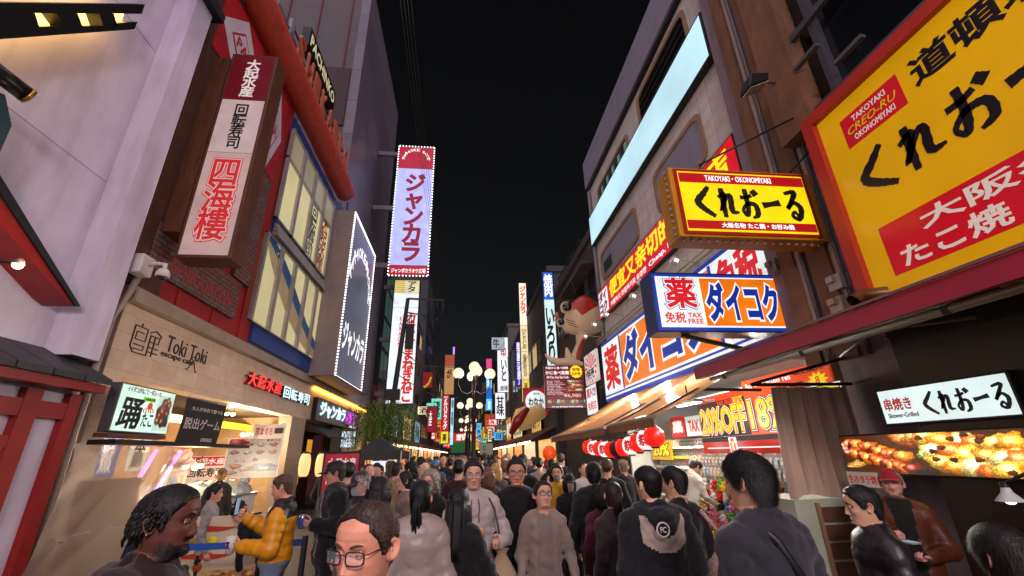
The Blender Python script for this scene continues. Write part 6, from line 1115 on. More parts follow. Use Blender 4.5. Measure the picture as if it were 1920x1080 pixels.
def BEARD_FULL(c, z, x):
    lips = (np.abs(x) < .023) & (z > -.086) & (z < -.0605)
    jaw = np.clip((-.074 + .022 * np.clip(c - .6, 0, 1.2) - z) / .026, 0, 1) * np.clip((1.6 - c) / .3, 0, 1) * (z > -.135)
    tash = np.exp(-((z + .0585) / .006) ** 2) * (np.abs(x) < .03)
    return np.where(lips | (c > 1.9), 0, np.maximum(jaw, tash * (c < 1)))
PEOPLE = []
def person(label, pos, top, head=0, look=(0, 0, 0), skinc='C99A80', hairc='14100E', hair='short', topc='1A1A1E', legc='15161A', shoec='222224', kind='cotton', build=1.0, female=False,
           arms=None, hands=(('relax', None), ('relax', None)), lean=0, res=.015, extra=None, group=None, hood=False, collar=True, hem=.84, strands=0, glasses=None, beard=None, cap=None, mask=None,
           puff=0, hlen=.4, bald=0, recolor=None, thick=.0, sit=0, brow='1A1412', eyes=True, flesh=1.0, hd=56, cuff=False, sock=None, cat='person', stride=.0):
    S = top / 1.75; RZ = np.array(Matrix.Rotation(R_(head), 3, 'Z')); pos = np.array((pos[0], pos[1], 0.))
    LN = np.array(Matrix.Rotation(R_(lean), 3, 'X')); pv = np.array((0, 0, .95))
    up = lambda p: (np.array(p, float) - pv) @ LN.T + pv
    fin = lambda p: (np.asarray(p) * S) @ RZ.T + pos
    b = build; th = .010 + thick; pr = []; TOP, LEG, SHOE, SK, ARM = 1, 2, 3, 4, 5
    def add(a, c, ra, rb, lab, k=.03, sy=1., u=True):
        a, c = np.array(a, float), np.array(c, float)
        if u: a, c = up(a), up(c)
        pr.append((a, c, ra, rb, lab, k, sy))
    sw = .150 * (b if not female else b * .9)
    add((0, 0, 1.32), (0, .0, 1.10), .168 * b + th, (.148 if not female else .13) * b + th, TOP, .04, .70)
    add((0, 0, 1.10), (0, 0, hem + .05), (.15 if not female else .135) * b + th, .168 * b + th, TOP, .04, .74)
    for s in (-1, 1): add((0, .012, 1.418), (s * sw, .012, 1.395), .058 + th, .056 + th, TOP, .05)
    for s in (-1, 1): add((s * sw * .8, .02, 1.425), (s * .02, .022, 1.475), .048 + th * .5, .052, TOP, .05)
    if collar:
        for k in range(10):
            a0, a1 = k * math.pi / 5, (k + 1) * math.pi / 5; rr = .064 + .3 * thick
            add((rr * math.sin(a0), .018 - rr * math.cos(a0) * .95, 1.50 - .022 * math.cos(a0)), (rr * math.sin(a1), .018 - rr * math.cos(a1) * .95, 1.50 - .022 * math.cos(a1)), .013 + .25 * thick, .013 + .25 * thick, TOP, .008)
    if hood:
        for k in range(12):
            a0, a1 = R_(-100 + k * 200 / 12), R_(-100 + (k + 1) * 200 / 12); rr = .095
            q = lambda a: (rr * math.sin(a) * 1.08, .03 + rr * math.cos(a) * .95, 1.475 - .035 * (math.cos(a) > 0) * math.cos(a) * hood - .01)
            r_ = lambda a: .026 + .034 * max(0, math.cos(a)) * hood
            add(q(a0), q(a1), r_(a0), r_(a1), TOP, .03)
    arms = arms or {}
    for s, key in ((-1, 'r'), (1, 'l')):
        sh = np.array((s * (sw + .020), .014, 1.378))
        el, wr = arms.get(key, ((s * (sw + .075), .04, 1.12), (s * (sw + .085), -.06, .90)))
        el, wr = np.array(el, float), np.array(wr, float)
        add(sh, el, .056 + th, .046 + th, ARM, .035); add(el, wr, .046 + th, .034 + th * .8, ARM, .02)
        if cuff: add(el + (wr - el) * .93, wr, .04 + th, .036 + th, ARM, .01)
        d = (wr - el) / np.linalg.norm(wr - el); add(wr - d * .03, wr + d * .03, .027, .025, SK, .008)
        hz = hands[0 if s < 0 else 1]; st = hz[0]; nrm = np.array(hz[1] if hz[1] is not None else (-s, 0, 0), float)
        arms[key + '_hand'] = (wr, d, nrm, s, st)
    for s in (-1, 1):
        hip = (s * .088 * b, .0, .93); kn = (s * .10, -.02 - stride * s * .5, .50); an = (s * .105, .025 - stride * s, .09)
        if sit: kn = (s * .12, -.38 * sit - .02, .50 - .1 * (1 - sit)); an = (s * .12, -.30 * sit, .09)
        add(hip, kn, .092 * b, .068, LEG, .02, 1, False); add(kn, an, .066, .055, LEG, .02, 1, False)
        add((an[0], an[1] + .03, .05), (an[0] + s * .02, an[1] - .15, .04), .045, .038, SHOE, .01, 1, False)
    add((0, .02, 1.44), (0, .015, 1.53), .056, .052, SK, .012)
    sd_ = len(PEOPLE) * 1.37 + 1
    def fold(G, L, T):
        o = np.zeros(L.shape); m = (L == TOP) | (L == LEG) | (L == ARM)
        q = G[m]
        f = .007 * _pn(q * np.array((1, 1, .55)), 17, sd_) + .0035 * _pn(q * np.array((1.2, 1.2, .5)), 48, sd_ + 4) + .013 * (1 - np.abs(_pn(q * np.array((.8, .9, .9)), 12, sd_ + 9))) ** 5 + .011 * (np.abs(_pn(q * np.array((.5, .5, 1.1)), 23, sd_ + 2)) ** 1.2 - .35)
        if puff: f = f * .4 + np.where(L[m] != LEG, puff * (np.abs(np.sin(np.where(L[m] == ARM, T[m] * 40, q[:, 2] * 34 + .3 * np.sin(q[:, 0] * 12)))) ** .6 - .7) * -1.0, 0)
        o[m] = f; return o
    V, F, lab = sdf_mesh(pr, res, fold)
    mats = {TOP: cloth(topc, kind), LEG: cloth(legc), SHOE: M('shoe_' + shoec, shoec, .5), SK: skin(skinc)}
    mb = MB(); V = fin(V); fl = lab[F][:, 0].astype(int); cen = V[F].mean(1)
    loc = ((cen - pos) @ RZ) / S
    lz_ = ((loc - pv) @ LN + pv)[:, 2]; tl = (fl == TOP) | (fl == LEG); fl[tl] = np.where(lz_[tl] > hem, TOP, LEG); fl[fl == ARM] = TOP
    for lb in (TOP, LEG, SHOE, SK):
        ff = F[fl == lb]
        if not len(ff): continue
        if lb == TOP and recolor:
            keys = recolor(loc[fl == lb])
            for k_, mt in [(0, mats[TOP])] + recolor.mats:
                f2 = ff[keys == k_]
                if len(f2): u, inv = np.unique(f2, return_inverse=True); mb.add(V[u], inv.reshape(f2.shape), mt, True)
        else:
            u, inv = np.unique(ff, return_inverse=True); mb.add(V[u], inv.reshape(ff.shape), mats[lb], True)
    # hands: palm, five fingers, thumb
    for key in ('r', 'l'):
        wr, d, nr, s, st = arms[key + '_hand']
        if st == 'none': continue
        nr = nr - d * (nr @ d); nr /= np.linalg.norm(nr) + 1e-9; sd2 = np.cross(nr, d) * (1 if s > 0 else -1)
        c1, c2, c3 = {'relax': (22, 30, 22), 'grip': (48, 62, 45), 'fist': (75, 90, 60), 'flat': (6, 8, 6)}[st]; hp = []
        base = wr + d * .02
        for i, (o_, L_) in enumerate(zip((.027, .009, -.009, -.026), (.070, .078, .072, .056))):
            kn = base + d * (.082 - .006 * abs(i - 1)) + sd2 * o_
            hp.append((base + sd2 * o_ * .65, kn, .0145, .0115, 0, .012, 1.)); p = kn; a_ = 0
            for fr_, cu in ((.45, c1), (.31, c2), (.24, c3)):
                a_ += R_(cu + i * 3); q = p + (d * math.cos(a_) + nr * math.sin(a_)) * L_ * fr_; r0 = .0092 - .001 * (i == 3)
                hp.append((p, q, r0, r0 - .0008, 0, .004, 1.)); p = q
        p = base + d * .012 + sd2 * .024
        for v, l_ in ((d * .55 + sd2 * .7 + nr * .35, .042), (d * .85 + sd2 * .25 + nr * (.35 if st in ('grip', 'fist') else .15), .033), (d * .9 - sd2 * (.2 if st in ('grip', 'fist') else 0) + nr * .3, .027)):
            q = p + v / np.linalg.norm(v) * l_; hp.append((p, q, .0125 if l_ > .04 else .0102, .0095, 0, .006, 1.)); p = q
        hp = [(up(a), up(c), ra, rb, l, k, sy) for a, c, ra, rb, l, k, sy in hp]
        Vh, Fh, _ = sdf_mesh(hp, .0055); mb.add(fin(Vh), Fh, mats[SK], True)
    # head
    HR = rotm(*look); piv = np.array((0, .02, -.10)); hs = 1.0 if not female else .96
    hc = np.array((0, -.012, 1.635))
    def hw(p): p = np.asarray(p, float); return fin(up(((p * hs - piv) @ HR.T + piv) + hc))
    nr_, ns_ = hd * 2, hd
    x, y, z, TH = head_grid(nr_, ns_); x = x * flesh; nr_ = x.shape[0]
    Pl = np.stack([x, y, z], -1); Pw = hw(Pl.reshape(-1, 3)); sm, lm = mats[SK], M('lips_' + skinc, tuple(c * k for c, k in zip(lin(skinc)[:3], (.85, .55, .55))), .4, var=.1)
    fs, fl2 = [], []
    for i in range(nr_ - 1):
        for j in range(ns_):
            k = (j + 1) % ns_; fs.append((i * ns_ + j, i * ns_ + k, (i + 1) * ns_ + k, (i + 1) * ns_ + j))
            lx, lz = abs(x[i, j]), z[i, j]; fl2.append(abs(TH[i, j]) < 1 and lx < .021 and -.0835 + .008 * (lx / .021) ** 2 < lz < -.0625 - .008 * (lx / .021) ** 2)
    fs = np.array(fs); fl2 = np.array(fl2)
    mb.add(Pw, fs[~fl2], sm, True)
    if fl2.any(): u, inv = np.unique(fs[fl2], return_inverse=True); mb.add(Pw[u], inv.reshape(-1, 4), lm, True)
    # ears
    for s in (-1, 1):
        def ear(u, v):
            a = u * 2 * math.pi; r = v; rim = .006 * math.exp(-((r - .82) / .13) ** 2) - .006 * math.exp(-((r - .35) / .25) ** 2) + .004 * math.exp(-((r - .55) / .1) ** 2) * (math.cos(a) > -.2)
            yy = .019 * r * math.cos(a) * (1 + .12 * math.sin(a)); zz = .033 * r * math.sin(a) - .008
            out = (.010 + .012 * (yy / .019 + .3)) * (1 - max(0, r - .86) / .14 * .8) + rim
            return hw([(s * (.0715 * flesh + out * (1 if r < .999 else .35)), .017 + yy + .004 * math.sin(a), zz)])[0]
        mb.grid(ear, 18, 8, sm)
        # eyelids over the eyeball
        if eyes:
            ec = np.array((s * .0315 * flesh, -.0725, -.001))
            for lo_, hi_ in ((.07, 1.5), (-1.5, -.26)):
                def lid(u, v):
                    a = (u - .5) * 2.6; e = lo_ + (hi_ - lo_) * v - (.16 * (abs(u - .5) * 2) ** 2 * (1 if lo_ > 0 else -1)); r = .0137
                    return hw([ec + np.array((r * math.sin(a) * math.cos(e), -r * math.cos(a) * math.cos(e), r * math.sin(e)))])[0]
                mb.grid(lid, 10, 5, sm)
    me = mb.build('person', None, label, cat, group)
    PEOPLE.append(me)
    if eyes:
        wm_, im, pm = M('eye_white', 'A8A09C', .3, var=0), M('iris_brown', '3A2418', .2, var=0), M('pupil_black', '050505', .15, var=0)
        for s in (-1, 1):
            ec = np.array((s * .0315 * flesh, -.0725, -.001)); eb = MB()
            def ey(u, v, r=.0124):
                a = u * 2 * math.pi; e = v * 1.5; return hw([ec + r * np.array((math.sin(e) * math.cos(a), -math.cos(e), math.sin(e) * math.sin(a)))])[0]
            vs = [ey(i / 14, v) for v in (0, .13, .30, .32, .6, 1) for i in range(14)]
            for bnd, mt in ((0, pm), (1, im), (2, wm_), (3, wm_), (4, wm_)):
                eb.add([vs[bnd * 14 + i] for i in range(14)] + [vs[(bnd + 1) * 14 + i] for i in range(14)], [(i, (i + 1) % 14, 14 + (i + 1) % 14, 14 + i) for i in range(14)], mt, True)
            eb.build('eye', me)
            if brow:
                bm = MB(); pts = []
                for t in np.linspace(0, 1, 7):
                    bx = .014 + .034 * t; bz = .0195 + .006 * math.sin(t * 2.4); fy = np.interp(bz, _HZ, _HF); wy = np.interp(bz, _HZ, _HW)
                    yy = -fy * max(0, 1 - (bx / wy) ** 2.33) ** .43 - .004; pts.append(hw([(s * bx * flesh, yy, bz)])[0])
                bm.tube(pts, [.0022 * S, .0036 * S, .004 * S, .0038 * S, .0034 * S, .0026 * S, .001 * S], hairm(brow), 6); bm.build('eyebrow', me)
    # hair shell grown from the head
    cph = np.abs(TH)
    nrm = np.stack([x / (.075 ** 2), (y - .01) / (.095 ** 2), np.maximum(z, 0) / (.115 ** 2)], -1); nrm /= np.linalg.norm(nrm, axis=-1, keepdims=True) + 1e-9
    strandc = hairc
    def shell(mask, tk, mat, name, nstr=0, slen=.03, flow=(0, .3, -1), lift=.5, swid=.0016, surf=True):
        m = np.clip(mask, 0, 1); jit = 1 + .10 * _pn(Pl * np.array((1, 1, .35)), 70, sd_) + .07 * _pn(Pl * np.array((1, 1, .3)), 240, sd_)
        off = np.where(m > 0, tk * (m ** .6) * jit, -.004); Q = Pl + nrm * off[..., None]; Qw = hw(Q.reshape(-1, 3)).reshape(Q.shape)
        hb = MB(); keep = [(i, j) for i in range(nr_ - 1) for j in range(ns_) if m[i, j] > 0 or m[i + 1, j] > 0 or m[i, (j + 1) % ns_] > 0 or m[i + 1, (j + 1) % ns_] > 0]
        if surf: hb.add(Qw.reshape(-1, 3), [(i * ns_ + j, i * ns_ + (j + 1) % ns_, (i + 1) * ns_ + (j + 1) % ns_, (i + 1) * ns_ + j) for i, j in keep], mat, True)
        if nstr:
            r = np.random.default_rng(int(sd_ * 100)); c = np.argwhere(m > .12); wts = m[c[:, 0], c[:, 1]] * np.abs(np.cos(np.pi * (z[c[:, 0], c[:, 1]]) / .26)) + .05; pick = c[r.choice(len(c), nstr, p=wts / wts.sum())]; vs, fsx = [], []
            for n_, (i, j) in enumerate(pick):
                p = Pl[i, j] + nrm[i, j] * off[i, j] * .8; nv = nrm[i, j]; fl = np.array(flow, float) + r.normal(0, .25, 3); fl -= nv * (fl @ nv)
                d = fl / (np.linalg.norm(fl) + 1e-6) + nv * lift * r.uniform(.3, 1.2); d /= np.linalg.norm(d); sdv = np.cross(nv, d); sdv /= np.linalg.norm(sdv) + 1e-9
                l_ = slen * r.uniform(.5, 1.2) * (.4 + .6 * m[i, j])
                for t in (0, .5, 1):
                    q = p + d * l_ * t - nv * l_ * .5 * t * t * lift; wd = swid * (1 - t * .8); vs += [q - sdv * wd, q + sdv * wd]
                k = n_ * 6; fsx += [(k, k + 1, k + 3, k + 2), (k + 2, k + 3, k + 5, k + 4)]
            hb.add(hw(np.array(vs)), fsx, hairm(''.join('%02X' % min(255, int(int(strandc[i:i+2], 16) * 1.9 + 6)) for i in (0, 2, 4))) if surf else mat, True)
        return hb
    hm = hairm(hairc)
    hl = np.interp(cph, [0, .55, .85, 1.1, 1.35, 1.55, 1.75, 2.0, 2.4, 3.2], [.075, .07, .05, .03, -.015, -.02, .03, -.045, -.085, -.10]) if not female else np.interp(cph, [0, .5, .85, 1.1, 1.5, 1.8, 3.2], [.076, .066, .03, -.02, -.06, -.10, -.13])
    if hair in ('short', 'crew', 'mop', 'thin'):
        mk = (z - hl) / .022
        if hair == 'crew': hb = shell(np.clip(mk, 0, 1) * np.clip(.25 + (z - .02) / .06, .2, 1), .010, hm, 'hair', strands or 2200, .018, (0, .2, .3), .9)
        elif hair == 'thin': hb = shell(np.where(cph < .75, (z - .088 + .02 * cph) / .03, mk), .006, hm, 'hair', strands or 1500, .024, (.2, .35, .2), .9)
        elif hair == 'mop': hb = shell(mk, .017, hm, 'hair', strands or 1400, .045, (.1, .2, -1), .35)
        else: hb = shell(mk, .015, hm, 'hair', strands or 1500, .028, (0, .3, -.6), .55)
        hb.build('hair', me)
    elif hair in ('long', 'ponytail', 'bun', 'bob', 'curly'):
        mk = (z - hl) / .02; hb = shell(mk, .014 if hair != 'curly' else .04, hm, 'hair', strands or 1400, .03 if hair != 'curly' else .045, (0, .6, -.8), .3 if hair != 'curly' else 1.0)
        if hair in ('long', 'bob'):
            Lh = hlen if hair == 'long' else .14
            for k in range(150):
                a = math.pi * (1 + (k / 149 - .5) * 1.45) ; r0 = .094 + .012 * rng.random(); lk = Lh * rng.uniform(.82, 1.0)
                path = []
                for t in np.linspace(0, 1, 7):
                    path.append((math.sin(a) * (r0 * .86 + .012 * math.sin(t * 3) - .012 * t + .010 * t * Lh), -math.cos(a) * (r0 + .006) + .012 + .05 * t * Lh / .4 * (-math.cos(a)), .03 - t * (lk + .03) + .004 * math.sin(k + 3 * t)))
                hb.tube(hw(np.array(path)), [S * q for q in (.011, .013, .013, .013, .012, .010, .004)], hm, 6)
        if hair == 'ponytail':
            for k in range(40):
                ox, oy = rng.normal(0, .012, 2); path = [(ox * .3, .10, .03), (ox * .5, .135 + oy * .3, .01), (ox, .14 + oy, -.05), (ox * 1.5, .125 + oy, -.05 - hlen * .35), (ox * 1.4, .11 + oy, -.05 - hlen * .7), (ox * .8, .11 + oy, -.05 - hlen)]
                hb.tube(hw(np.array(path)), [S * q for q in (.006, .009, .010, .010, .008, .002)], hm, 6)
        if hair == 'bun':
            for k in range(26):
                q = rng.normal(0, .016, 3); hb.ball(hw([(q[0], .115 + q[1] * .7, .055 + q[2])])[0], .02 * S, hm, 8)
        if hair == 'curly':
            for k in range(420):
                a = rng.uniform(.75, 2 * math.pi - .75); zz = rng.uniform(-.10, .12); rr = .105 * math.sqrt(max(.05, 1 - (max(zz, -.02) / .145) ** 2)) + rng.uniform(-.01, .018)
                c = np.array((math.sin(a) * rr * .98, -math.cos(a) * rr + .012, zz)); ph = rng.uniform(0, 6)
                hb.tube(hw(np.array([c + .013 * np.array((math.cos(ph + t), math.sin(ph + t * 1.3), .8 * math.sin(t) - .25 * t)) for t in np.linspace(0, 5, 9)])), .0035 * S, hm, 5)
        hb.build('hair', me)
    elif hair == 'twists':
        hb = shell((z - hl) / .02, .010, hm, 'hair', 900, .02, (0, .3, -1), .8)
        for k in range(120):
            a = rng.uniform(1.25, 2 * math.pi - 1.25); z0 = rng.uniform(-.02, .112); rr = .092 * math.sqrt(max(.02, 1 - (max(z0, 0) / .118) ** 2)); ln = rng.uniform(.02, .04) if math.cos(a) > -.2 else rng.uniform(.04, .085)
            c = np.array((math.sin(a) * rr * .84, -math.cos(a) * rr + .01, z0)); o_ = np.array((math.sin(a), -math.cos(a), .5)); ph = rng.uniform(0, 6); pts = []
            for t in np.linspace(0, 1, 8): pts.append(c + o_ * .016 * math.sin(t * 2.0) + np.array((.004 * math.sin(ph + 14 * t), .004 * math.cos(ph + 14 * t), -ln * t * t)))
            hb.tube(hw(np.array(pts)), [S * q for q in (.005, .007, .007, .0075, .007, .007, .006, .003)], hm, 6)
        hb.build('hair', me)
    if beard:
        mk = beard[0](cph, z, x); shell(mk, beard[1] * .5, hairm(beard[2]), 'beard', beard[3], .009, (0, -.1, -1), .55, .0011, False).build('beard', me)
    if cap:
        cb = MB(); cm = cloth(cap); zc = .03
        def dome(u, v):
            a = u * 2 * math.pi; e = v * math.pi / 2; bump_ = 1 + .01 * math.cos(6 * a)
            return hw([(math.sin(a) * .089 * math.cos(e) ** .8 * bump_, -math.cos(a) * .113 * math.cos(e) ** .8 * bump_ + .008, zc + .105 * math.sin(e))])[0]
        cb.grid(dome, 24, 8, cm); cb.ball(hw([(0, .008, zc + .107)])[0], .008 * S, cm, 8)
        cb.build('cap_crown', me); vb = MB()
        def brim(u, v, o_=0):
            a = (u - .5) * 2.1; r = .09 + .075 * v * math.cos(a) ** .5; return (math.sin(a) * (.088 + .012 * v), -.006 - math.cos(a) * (.104 + .07 * v), zc + .004 - .012 * v - .02 * math.sin(a) ** 2 * v + o_)
        vb.grid(lambda u, v: hw([brim(u, v)])[0], 14, 5, cm); vb.grid(lambda u, v: hw([brim(u, v, -.004)])[0], 14, 5, cm); vb.build('cap_brim', me)
    if mask:
        k2 = MB(); mm = cloth(mask)
        k2.grid(lambda u, v: hw([((u - .5) * 2 * (.062 - .012 * v), -.108 + .085 * abs(u - .5) ** 1.6 * 2.2 - .012 * math.sin(v * 3.1) * (1 - abs(u - .5) * 2), -.02 - .085 * v)])[0], 12, 8, mm)
        k2.build('face_mask', me)
    if glasses:
        gm = M('spectacle_frame_' + glasses, glasses, .3, var=0); gb = MB()
        for s in (-1, 1):
            pts = []
            for k in range(25):
                a = 2 * math.pi * k / 24; px_ = math.copysign(abs(math.cos(a)) ** .5, math.cos(a)) * .0255; pz = math.copysign(abs(math.sin(a)) ** .6, math.sin(a)) * .0175
                pts.append((s * .034 + px_, -.104 + .012 * (max(0, s * (s * .034 + px_) - .02) / .04) ** 2 * 1.2, pz - .004))
            gb.tube(hw(np.array(pts)), .0024 * S, gm, 6)
            gb.tube(hw(np.array([(s * .058, -.094, .006), (s * .070, -.085, .006), (s * .0765 * flesh, -.03, .007), (s * .078 * flesh, .018, .004), (s * .077 * flesh, .03, -.012)])), .0017 * S, gm, 6)
        gb.tube(hw(np.array([(-.011, -.104, .003), (0, -.108, .006), (.011, -.104, .003)])), .0016 * S, gm, 6); go = gb.build('glasses', me)
        for s in (-1, 1):
            lb2 = MB(); lb2.grid(lambda u, v: hw([(s * .034 + (u - .5) * .046, -.1035 + .012 * (max(0, (u - .5) * s + .3) / 1) ** 2 * .5, -.004 + (v - .5) * .031)])[0], 4, 4, M_glass('lens', 'C8D0DA', .03, .14)); lb2.build('lens', me)
    return me, fin, up, hw, S
# ================================================================== who stands where
def at_px(px, py, y):   # ground spot and height of a head top seen at a pixel, at distance y down the street
    p = PY(y, px, py); return (float(p[0]), y), float(p[2])
def who(label, px, py, y, **k):
    y = y * (1.27 if y < 6 else 1.15); pos, top = at_px(px, py, y); return person(label, pos, max(1.42, min(1.80, top)), **k)
class Rec:
    def __init__(s, fn, *mats): s.fn, s.mats = fn, [(i + 1, m) for i, m in enumerate(mats)]
    def __call__(s, P): return s.fn(P)
def held(pr, p): return Vector(pr[1](pr[2](np.array([p]))).tolist()[0])
R_H, L_H = 'r', 'l'
hold_r = ((-.24, .0, 1.12), (-.12, -.24, 1.20)); hold_l = ((.24, .0, 1.12), (.12, -.24, 1.20))
# --- nearest figures
A = who('bearded man with short black twists and an earring in a dark brown hoodie', 322, 912, 1.42, head=92, look=(4, 2, 0), skinc='5A3328', hair='twists', hairc='0A0808', topc='2E1414', hood=1.0, beard=(BEARD_FULL, .012, '080606', 5200), hd=84, res=.012, brow='0A0808', collar=True)
m1 = MB(); m1.ball(held(A, (-.0835, .0, 1.598)), .0055, M('stud_silver', 'F0F0F0', .1, metal=1), 10); m1.build('earring', A[0])
B = who('man with rectangular glasses and short greying hair, close to the camera', 700, 940, 1.10, head=-16, look=(-8, 6, 2), skinc='C98A70', hair='thin', hairc='1E1613', glasses='1A1A1E', topc='1C1A1E', hd=96, res=.012, strands=6500, brow='4A3428', beard=(lambda c, z, x: BEARD_FULL(c, z, x) * .5, .003, '5A4034', 1500), kind='cotton')
strap = Rec(lambda P: ((np.abs((P[:, 0] + .02) * .80 + (P[:, 2] - 1.22) * .60) < .030) & (P[:, 1] > .02) & (np.abs(P[:, 0]) < .22)).astype(int), cloth('101014'))
Cc = who('man seen from behind with thick black hair and a strapped grey jacket', 1398, 851, 1.50, head=196, look=(12, 2, 0), hair='mop', hairc='0B0909', topc='34323E', hd=84, res=.012, strands=7000, thick=.012, build=1.06)
m1 = MB(); m1.tube([held(Cc, p) for p in ((.075, -.03, 1.50), (.09, .05, 1.49), (.06, .115, 1.42), (.0, .140, 1.30), (-.08, .145, 1.17), (-.16, .12, 1.02), (-.2, .06, .92))], .017, M('strap_black', '0C0C10', .5), 8); m1.build('bag_strap', Cc[0])
fc = Rec(lambda P: ((P[:, 1] > .03) & (P[:, 2] < 1.325 + 7 * (P[:, 0] + .01) ** 2) & (P[:, 2] > 1.235 + 2.5 * P[:, 0] ** 2) & (P[:, 2] < 1.45) & (np.abs(P[:, 0]) < .16)).astype(int), cloth('9A8A80'))
D = who('man in black hooded sweatshirt with cream panel and ring emblem behind', 1214, 875, 2.32, head=184, look=(14, 0, 0), hair='crew', hairc='0C0A0A', topc='14151C', hood=.9, recolor=fc, hd=72, res=.012, thick=.02, build=1.12, flesh=1.06)
fe = Frame(held(D, (.075, .0, 1.42)) + Vector((0, -.185, 0)), (1, 0, 0), .075, .075, (0, -1, 0)); m1 = MB(); wm2 = M('emblem_white', 'B8B4B0', .6)
m1.tube([fe.pt(.5 + .5 * math.cos(a), .5 + .5 * math.sin(a), .0) for a in np.linspace(0, 2 * math.pi, 25)], .005, wm2, 6); text(fe, 'FC', .25, .28, .75, .72, wm2, d=.0, bold=.05, mb=m1); m1.build('emblem', D[0])
F_ = who('man in a plain black jacket standing beside the hooded sweatshirt', 1262, 876, 2.62, head=200, look=(16, 0, 0), hair='short', hairc='0C0A0A', topc='121217', hd=64, res=.013)
q = held(F_, (-.2, .1, 1.25)); t_ = thing('shoulder_bag', 'leopard print shoulder bag hanging from the black jacket', 'bag', held(F_, (-.27, .0, .9))); lp = bpy.data.materials.new('leopard_print'); lp.use_nodes = True; _t = lp.node_tree; _v = _t.nodes.new('ShaderNodeTexVoronoi'); _v.inputs['Scale'].default_value = 45; _r = _t.nodes.new('ShaderNodeValToRGB'); _r.color_ramp.elements[0].color = lin('3A2A20'); _r.color_ramp.elements[1].color = lin('A08478'); _r.color_ramp.elements[0].position = .35; _r.color_ramp.elements[1].position = .45
_t.links.new(_v.outputs['Distance'], _r.inputs[0]); _t.links.new(_r.outputs[0], _t.nodes['Principled BSDF'].inputs['Base Color'])
m1 = MB(); c_ = held(F_, (-.29, .02, 1.0)); m1.ball(c_, .16, lp, 16, (.62, .9, 1.25)); m1.build('bag_body', t_); m1 = MB(); m1.tube([held(F_, p) for p in ((-.12, .10, 1.43), (-.20, .15, 1.30), (-.26, .12, 1.15), (-.29, .05, 1.02))], .016, lp, 8); m1.build('strap', t_)
G = who('man with dark hair in a dark quilted jacket turning towards the grill stall', 1612, 912, 1.95, head=-112, look=(-6, 4, 0), hair='short', hairc='0E0B0A', topc='241C26', kind='puffer', puff=.006, thick=.02, hd=72, res=.013, flesh=1.05)
gp = Rec(lambda P: ((P[:, 1] < -.03) & (np.abs(P[:, 0]) < .055 + .12 * np.clip(P[:, 2] - 1.2, 0, .3))).astype(int), cloth('1A1816'))
H = who('man in a red cap and orange jacket holding a phone by the grill', 1664, 882, 2.72, head=-40, look=(-10, -6, 0), skinc='C49080', hair='short', hairc='5A4C44', topc='7A3A20', recolor=gp, cap='A01828', arms={'r': hold_r, 'l': ((.26, .0, 1.10), (.06, -.26, 1.08))}, hands=(('grip', (0, 0, 1)), ('grip', (0, 0, 1))), thick=.015, hd=64, kind='puffer', puff=.004, beard=(lambda c, z, x: BEARD_FULL(c, z, x) * .5, .004, '6A5A50', 900))
q = held(H, (-.03, -.34, 1.20)); t_ = thing('mobile_phone', 'pale phone in the hands of the man with the red cap', 'phone', q); m1 = MB(); m1.box(q - Vector((.036, .05, .006)), q + Vector((.036, .05, .006)), M('phone_pale', '9A9AA0', .3)); m1.build('body', t_, bevel=.004); m1 = MB(); m1.box(q + Vector((-.032, -.046, .0062)), q + Vector((.032, .046, .0075)), E('phone_screen', '8AA0B8', .8, scale=9)); m1.build('screen', t_)
K = who('person with loose black hair standing closest to the grill counter corner', 1868, 985, 1.15, head=170, hair='mop', hairc='100C0A', topc='141216', hd=72, strands=4000, female=True)
# --- left group
yj = Rec(lambda P: ((P[:, 2] > 1.36) & (P[:, 1] > -.16) & (np.abs(P[:, 0]) < .22)).astype(int), cloth('121216', 'puffer'))
Y = who('man in a black shouldered yellow padded jacket holding up a phone', 540, 889, 3.6, head=-84, look=(-6, 14, 0), skinc='C89078', hair='crew', hairc='3A2A20', topc='C8860A', kind='puffer', puff=.009, thick=.024, recolor=yj, legc='6A7488', shoec='8A8078', hem=.98, beard=(lambda c, z, x: BEARD_FULL(c, z, x) * .5, .004, '4A3020', 900),
        arms={'r': ((-.24, -.08, 1.16), (-.10, -.33, 1.34)), 'l': ((.25, -.0, 1.11), (.14, -.27, 1.13))}, hands=(('grip', (.6, 0, .5)), ('grip', (-.8, 0, .3))), hd=64, res=.012)
q = held(Y, (-.06, -.45, 1.46)); t_ = thing('mobile_phone', 'dark phone held up by the man in the yellow jacket', 'phone', q); m1 = MB(); m1.box(q - Vector((.006, .037, .07)), q + Vector((.006, .037, .08)), M('phone_black', '121216', .2)); m1.build('body', t_, bevel=.004); m1 = MB(); m1.box(q + Vector((.0062, -.034, -.064)), q + Vector((.0075, .034, .074)), E('phone_screen', '8AA0B8', .8, scale=9)); m1.build('screen', t_)
q = held(Y, (.09, -.39, 1.14)); t_ = thing('drink_cup', 'white paper cup with blue brush marks held by the man in the yellow jacket', 'cup', q); m1 = MB(); m1.lathe(q, [(.001, -.06), (.032, -.06), (.044, .065), (.041, .065), (.030, -.05)], M('cup_white', 'C8C4C0', .5), 18); m1.build('cup', t_); m1 = MB(); brush(Frame(q + Vector((-.02, -.045, .04)), (1, 0, 0), .04, .07, (0, -1, 0)), [[(.1, .2, .2), (.8, .2, .15)], [(.5, .1, .2), (.2, .9, .1)], [(.4, .5, .2), (.9, .9, .1)]], 0, 0, 1, 1, M('indigo', '2A2060'), mb=m1); m1.build('brush_mark', t_)
bo = Rec(lambda P: ((np.abs(np.abs(P[:, 0]) - .09) < .012) & (P[:, 1] < .0) & (P[:, 2] < 1.42)).astype(int), cloth('8A7A70'))
